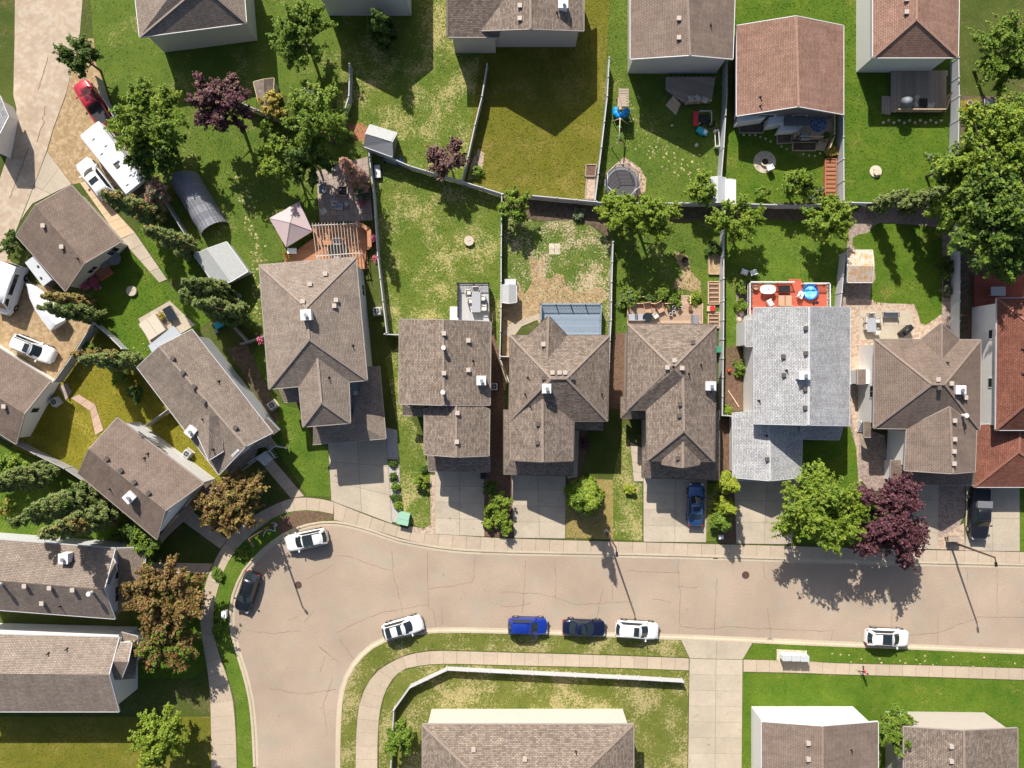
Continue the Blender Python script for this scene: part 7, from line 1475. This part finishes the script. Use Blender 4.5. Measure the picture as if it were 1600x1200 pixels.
for sx in (-.4, .42):
    for sy in (-1, 1): B().tube((sx, sy * .34, .14), (sx, sy * .42, .14), .14, .14, 12).build('wheel', M['black'], ks)
setpos(ks, 1097, 205, G0, head(20, 9), .4)
wf = local_thing('trellis', 'white ladder like frame beside the fence', 'trellis'); 
for y in (-.9, .9): B().box((0, y, .4), (.5, .07, .8)).build('end_bar', M['white'], wf)
for x in (-.22, .22): B().bar((x, -.95, .85), (x, .95, .85), .07, .07).build('side_bar', M['white'], wf)
setpos(wf, 1120, 216, G0, .05, .8)
for x, y, m_, lb, w_ in ((343, 507, 'teal', 'teal tub in the shade by the conifers', 1.0), (338, 518, 'cushiongrey', 'pale blue ball by the teal tub', .4), (372, 463, 'cushiongrey', 'grey bin in the shade of the shed', .6), (624, 253, 'blue', 'blue tote under the slanting fence', .7)):
    t = local_thing('storage_tub', lb, 'tub'); B().loft([[(sx * w_ / 2 * k, sy * w_ * .35 * k, z_) for sx, sy in ((-1, -1), (1, -1), (1, 1), (-1, 1))] for k, z_ in ((.85, 0), (1, .5), (1.05, .52), (1.05, .58))], sm=False).build('tub', M[m_], t); B().box((0, 0, .60), (w_ * .9, w_ * .6, .04)).build('lid', M[m_], t); setpos(t, x, y, G0, .5, .5)
t = local_thing('covered_barrow', 'grey sheeted cart under the slanting fence', 'cart'); B().loft([[(x, -.35, .1), (x, .35, .1), (x, .25, h_), (x, -.25, h_)] for x, h_ in ((-.8, .4), (-.3, .65), (.5, .6), (.9, .35))]).build('sheet', M['tarp'], t); B().tube((-.4, -.42, .2), (-.4, -.36, .2), .2, .2, 12).build('wheel', M['tyre'], t); setpos(t, 609, 250, G0, -.3, .4)
t = local_thing('white_board', 'pale board leaning inside a dark box by the long fence', 'board'); B().box((0, 0, .45), (.62, 1.4, .06)).build('board', M['tin'], t); B().box((0, 0, .25), (.8, 1.55, .3)).build('box', M['black'], t); setpos(t, 590, 268, G0, .06, .5)
# by the detached garage
t = table(178, 404, .12, 1.5, 1.5, 'dark green round covered table by the garage', 'tarp', 'black', .75, rnd=True); t = local_thing('covered_grill', 'small dark covered grill by the garage', 'grill'); B().box((0, 0, .45), (.9, .55, .9), 0, 0, .85).build('cover', M['tarp'], t); B().box((0, 0, .92), (.6, .35, .1)).build('cover_top', M['tarp'], t); setpos(t, 163, 413, G0, .6, .8)
t = bed([(147, 424), (166, 413), (174, 425), (155, 438)], 'red brown planter box by the garage wall', 'rednwood', 'redmulch', z=.7); t = local_thing('flower_bed', 'pink flowering tubs by the garage wall', 'flowers')
for i, (x, y, r_) in enumerate(((0, 0, .55), (-.9, -.5, .35), (.5, -.55, .3))): B().cyl((x, y), r_ * .7, r_, 0, .4, 14).build('tub', M['stone'] if i else M['terracotta'], t); quads('blooms', leafquads(rng.normal(0, r_ * .45, (220, 3)) * np.array([1, 1, .4]) + np.array([x, y, .5]), .09, rng.normal(0, 1, (220, 3))), M['pink'], parent=t)
setpos(t, 146, 441, G0, 0, .5)
for x, y, lb, rz in ((589, 486, 'air conditioner beside the large hip roofed house', .05), (772, 604, 'air conditioner beside the straight gabled house', 0), (292, 709, 'air conditioner between the two askew houses', .9), (425, 633, 'air conditioner at the foot of the grey wall', .6), (85, 628, 'pale unit by the left edge garage wall', .6)):
    t = local_thing('air_conditioner', lb, 'air conditioner'); B().box((0, 0, .40), (.8, .8, .7)).build('case', M['tin'], t); B().cyl((0, 0), .32, .32, .75, .77, 20).build('fan_grille', M['black'], t); B().ring((0, 0), .33, .77, .03, 20).build('guard', M['tin'], t); B().box((0, 0, .02), (1.0, 1.0, .08)).build('pad', M['stone'], t)
    for k in range(4): B().box((.16 * math.cos(k * 1.57), .16 * math.sin(k * 1.57), .775), (.26, .07, .015), k * 1.57).build('blade', M['steel'], t)
    setpos(t, x, y, G0, rz, .7)
for x, y, m_, lb in ((1122, 546, 'green', 'green wheeled bin between the house and fence'), (755, 743, 'black', 'black wheeled bin at the corner of the driveway')):
    t = local_thing('wheeled_bin', lb, 'bin'); B().loft([[(sx * .27 * k, sy * .30 * k, z_) for sx, sy in ((-1, -1), (1, -1), (1, 1), (-1, 1))] for k, z_ in ((.8, .08), (1, .95))], sm=False).build('body', M[m_], t); B().box((0, 0, .98), (.60, .68, .07)).build('lid', M[m_], t)
    for sx in (-1, 1): B().tube((sx * .2, -.3, .12), (sx * .27, -.3, .12), .12, .12, 10).build('wheel', M['tyre'], t)
    setpos(t, x, y, .16, 0, .9)
t = local_thing('jerry_can', 'orange red can on the mulch strip by the white wall', 'can'); B().box((0, 0, .2), (.3, .22, .4)).box((0, 0, .43), (.18, .05, .06)).build('can', mat('orange_plastic', (.65, .09, .02), .4), t); B().cyl((.1, 0), .04, .04, .40, .50, 8).build('spout', M['black'], t); setpos(t, 1139, 579, G0, .4, .3)
t = tag(B().bar(W(1138, 610, .18), W(1155, 636, .18), .12, .06).build('plank', M['woodpale']), 'pale plank lying aslant on the mulch strip', 'plank')

# ---------------------------------------------------------------- street furniture
def lamp(px, py, label, hgt=8.5, ad=(.1, -1)):
    p = W(px, py, 0); t = thing('street_lamp', (p.x, p.y, G0), label, 'street lamp', 'street lamps along the road')
    B().box((p.x, p.y, .2), (.42, .42, .28)).build('base', M['stone'], t)
    B().tube((p.x, p.y, .1), (p.x, p.y, hgt), .13, .085, 10).build('pole', M['iron'], t); a = Vector((ad[0], ad[1], 0)).normalized(); e = Vector((p.x, p.y, hgt)) + a * 0.45 + Vector((0, 0, .06))
    B().tube((p.x, p.y, hgt - .05), e, .07, .06, 8).build('arm', M['iron'], t); rz = math.atan2(a.y, a.x)
    B().box((e.x + a.x * .25, e.y + a.y * .25, e.z), (.5, .26, .14), rz, 0, .8).build('lamp_head', M['blackmetal'], t); B().box((e.x + a.x * .25, e.y + a.y * .25, e.z - .085), (.45, .2, .03), rz).build('lens', M['lampclear'], t)
lamp(1482, 845, 'street lamp on the gravel tip left of the black pickup'); lamp(947, 831, 'street lamp behind the pavement near the pointed conifer'); lamp(428, 819, 'street lamp on the mulched verge of the bend', ad=(.6, -.8))
mr = B().cyl((W(947, 830).x, W(947, 830).y), .28, .28, .05, .16, 16); tag(mr.build('concrete_collar', M['stone']), 'concrete collar round a lamp base near the pointed conifer', 'collar')
bx = thing('sign_board', W(1493, 841, G0), 'flat dark box on posts beside the right street lamp', 'box'); p = W(1490, 842, 1.0); B().box((p.x, p.y, 1.0), (1.3, .5, .35)).build('box', M['darktrim'], bx); B().box((p.x, p.y, 1.19), (1.36, .56, .04)).build('lid', M['woodgrey'], bx)
for s_ in (-.5, .5): B().box((p.x + s_, p.y, .5), (.1, .1, .8)).build('post', M['iron'], bx)
gb = thing('utility_cabinet', W(632, 811, G0), 'mint green utility cabinet on the gravel by the pavement', 'cabinet'); p = W(631, 810, .9); B().box((p.x, p.y, .5), (1.15, 1.2, .8), -.22).build('case', M['mint'], gb); B().box((p.x, p.y + .22, .95), (1.25, .68, .14), -.22).build('lid', M['mint'], gb); B().box((p.x - .1, p.y - .40, .94), (1.25, .62, .10), -.22).build('door', M['mint'], gb); B().box((p.x, p.y, .06), (1.4, 1.5, .12), -.22).build('pad', M['stone'], gb)
wb_ = thing('utility_box', W(350, 960, G0), 'small white utility box on the verge of the bend', 'cabinet'); p = W(350, 960, .7); B().box((p.x, p.y, .42), (.48, .75, .62)).build('case', M['plasticwhite'], wb_); B().box((p.x, p.y, .76), (.54, .82, .07)).build('lid', M['plasticwhite'], wb_)
pad = tag(B().prism([(p.x, p.y) for p in P2([(1213, 1014), (1260, 1016), (1260, 1033), (1213, 1031)])], .02, .13).build('mailbox_pad', M['stone']), 'pale concrete pad under the mailboxes', 'pad')
for i, (x, lb) in enumerate(((1222, 'leftmost of the three white mailbox cabinets on the pad'), (1236, 'middle of the three white mailbox cabinets on the pad'), (1250, 'rightmost of the three white mailbox cabinets on the pad'))):
    p = W(x, 1021 + i * .5, 0); t = thing('mailbox_cabinet', (p.x, p.y, .13), lb, 'mailbox', 'white mailbox cabinets on the pad'); B().box((p.x, p.y, .98), (.86, .56, 1.05)).build('cabinet', M['plasticwhite'], t); B().box((p.x, p.y, 1.53), (.92, .62, .06)).build('roof', M['tin'], t); B().box((p.x, p.y, .3), (.35, .3, .42)).build('pedestal', M['steel'], t)
    for c_ in range(2):
        for r2_ in range(4): B().box((p.x - .2 + c_ * .4, p.y - .285, .62 + r2_ * .24), (.36, .02, .2)).build('door', M['tin'], t)
def cover(px, py, r_, label, z=.004):
    p = W(px, py, 0); t = thing('manhole_cover', (p.x, p.y, 0), label, 'manhole'); B().cyl((p.x, p.y), r_, r_, -.05, z + .008, 24).build('cover', M['iron'], t); B().ring((p.x, p.y), r_ * .98, z + .005, .03, 24).ring((p.x, p.y), r_ * .6, z + .003, .02, 20).build('rim', M['iron'], t)
cover(1165, 898.5, .40, 'brown manhole cover in the middle of the straight road'); cover(466, 914, .38, 'grey brown manhole cover in the road bend'); cover(1203, 1001, .27, 'round drain cover on the south kerb')
dg = thing('drain_grate', W(1118, 869, 0), 'square storm drain in the north gutter', 'drain'); p = W(1118, 869.5, 0); B().box((p.x, p.y, .035), (.52, .46, .05)).build('frame', M['iron'], dg)
for k in range(4): B().box((p.x - .18 + k * .12, p.y, .066), (.05, .38, .02)).build('bar', M['blackmetal'], dg)
for x, y, lb in ((410, 826, 'pale bent hose on the mulched verge'),): 
    b = B(); pts = [W(*q_, .14) for q_ in ((411, 838), (414, 831), (418, 827), (423, 828), (430, 830), (429, 824), (433, 820), (430, 818))]
    for i in range(len(pts) - 1): b.tube(pts[i], pts[i + 1], .05)
    tag(b.build('hose', M['plasticwhite']), lb, 'hose')
for x, y, lb in ((754, 817, 'small dark sign post at the foot of the driveway'), (1126, 839, 'pale box at the foot of the lowest cedar')):
    t = thing('marker', W(x, y, G0), lb, 'marker'); p = W(x, y, .6); B().box((p.x, p.y, .4), (.08, .08, .7)).build('post', M['black'], t); B().box((p.x, p.y, .72), (.5, .4, .3) if 'pale' in lb else (.3, .1, .3)).build('box', M['plasticwhite'] if 'pale' in lb else M['black'], t)

# ---------------------------------------------------------------- person walking on the south pavement
pe = local_thing('person', 'person in a red top and dark trousers walking on the south pavement', 'person')
J = {}; V_ = []; E_ = []; Rr = []
def jn(n_, p, r_, parent=None):
    J[n_] = len(V_); V_.append(p); Rr.append(r_)
    if parent: E_.append((J[parent], J[n_]))
jn('pelvis', (0, 0, .95), (.15, .12)); jn('waist', (0, 0, 1.10), (.13, .10), 'pelvis'); jn('chest', (0.02, 0, 1.32), (.165, .115), 'waist'); jn('neckb', (0.02, 0, 1.46), (.08, .08), 'chest'); jn('neck', (.03, 0, 1.53), (.055, .055), 'neckb'); jn('jaw', (.05, 0, 1.60), (.07, .065), 'neck'); jn('head', (.045, 0, 1.70), (.095, .085), 'jaw'); jn('crown', (.03, 0, 1.77), (.06, .055), 'head')
for s_, sw in ((1, 1), (-1, -1)):
    q_ = 'l' if s_ > 0 else 'r'
    jn(q_ + 'hip', (0, .10 * s_, .90), (.10, .10), 'pelvis'); jn(q_ + 'knee', (.16 * sw + .05, .10 * s_, .50), (.065, .065), q_ + 'hip'); jn(q_ + 'ank', (.30 * sw - (.10 if sw < 0 else 0), .10 * s_, .10 + (.06 if sw < 0 else 0)), (.042, .042), q_ + 'knee'); jn(q_ + 'toe', (.30 * sw - (.10 if sw < 0 else 0) + .18, .11 * s_, .05 + (.02 if sw < 0 else 0)), (.04, .03), q_ + 'ank')
    jn(q_ + 'sh', (.02, .19 * s_, 1.42), (.065, .065), 'neckb'); jn(q_ + 'elb', (-.10 * sw, .24 * s_, 1.15), (.045, .045), q_ + 'sh'); jn(q_ + 'wr', (-.10 * sw + .16, .22 * s_, .95), (.032, .032), q_ + 'elb'); jn(q_ + 'hand', (-.10 * sw + .21, .21 * s_, .88), (.036, .022), q_ + 'wr')
    for k in range(4): jn(q_ + 'f%d' % k, (-.10 * sw + .22 + .012 * k, .21 * s_ + (.022 - .015 * k) * s_, .79 + .008 * abs(k - 1)), (.009, .009), q_ + 'hand')
    jn(q_ + 'th', (-.10 * sw + .25, .185 * s_, .85), (.010, .010), q_ + 'hand')
me = bpy.data.meshes.new('body'); me.from_pydata(V_, E_, []); bo_ = bpy.data.objects.new('body', me); col.objects.link(bo_); bo_.parent = pe
sm = bo_.modifiers.new('skin', 'SKIN'); sub = bo_.modifiers.new('sub', 'SUBSURF'); sub.levels = 1; sub.render_levels = 1
try:
    sv = me.skin_vertices[0].data
except Exception:
    bpy.context.view_layer.objects.active = bo_; bpy.ops.mesh.customdata_skin_add(); sv = me.skin_vertices[0].data
for i, r_ in enumerate(Rr): sv[i].radius = r_
sv[0].use_root = True
bpy.context.view_layer.update()
dg_ = bpy.context.evaluated_depsgraph_get(); ev = bo_.evaluated_get(dg_); nm = bpy.data.meshes.new_from_object(ev); bo_.modifiers.clear(); bo_.data = nm; nm.name = 'body'; nm.materials.clear()
for m_ in ('skin', 'shirt', 'trousers', 'hair', 'black'): nm.materials.append(M[m_])
for p in nm.polygons:
    z_ = p.center.z; ay = abs(p.center.y); p.use_smooth = True
    arm = ay > .17 and z_ < 1.30
    p.material_index = (0 if z_ < 1.12 else 1) if arm and z_ > .7 else (4 if z_ < .11 else 2 if z_ < .97 else 1 if z_ < 1.50 else (3 if (z_ > 1.73 or (p.center.x < .0 and z_ > 1.58)) else 0))
ORG[bo_.name] = Vector((0, 0, 0))
B().loft([[(.03 + r_ * math.cos(a) - .015, r_ * .92 * math.sin(a), z_) for a in [math.tau * i / 12 for i in range(12)]] for r_, z_ in ((.095, 1.69), (.105, 1.74), (.09, 1.80), (.04, 1.83))]).build('hair', M['hair'], pe)
B().box((.135, 0, 1.655), (.03, .03, .04)).build('nose', M['skin'], pe)
for s_ in (-1, 1): B().box((.125, .035 * s_, 1.685), (.015, .022, .012)).build('eye', M['black'], pe); B().box((.04, .092 * s_, 1.67), (.03, .02, .06)).build('ear', M['skin'], pe)
B().box((.122, 0, 1.61), (.015, .05, .012)).build('mouth', M['red'], pe)
setpos(pe, 1345, 1044, .13, head(-1, .6))
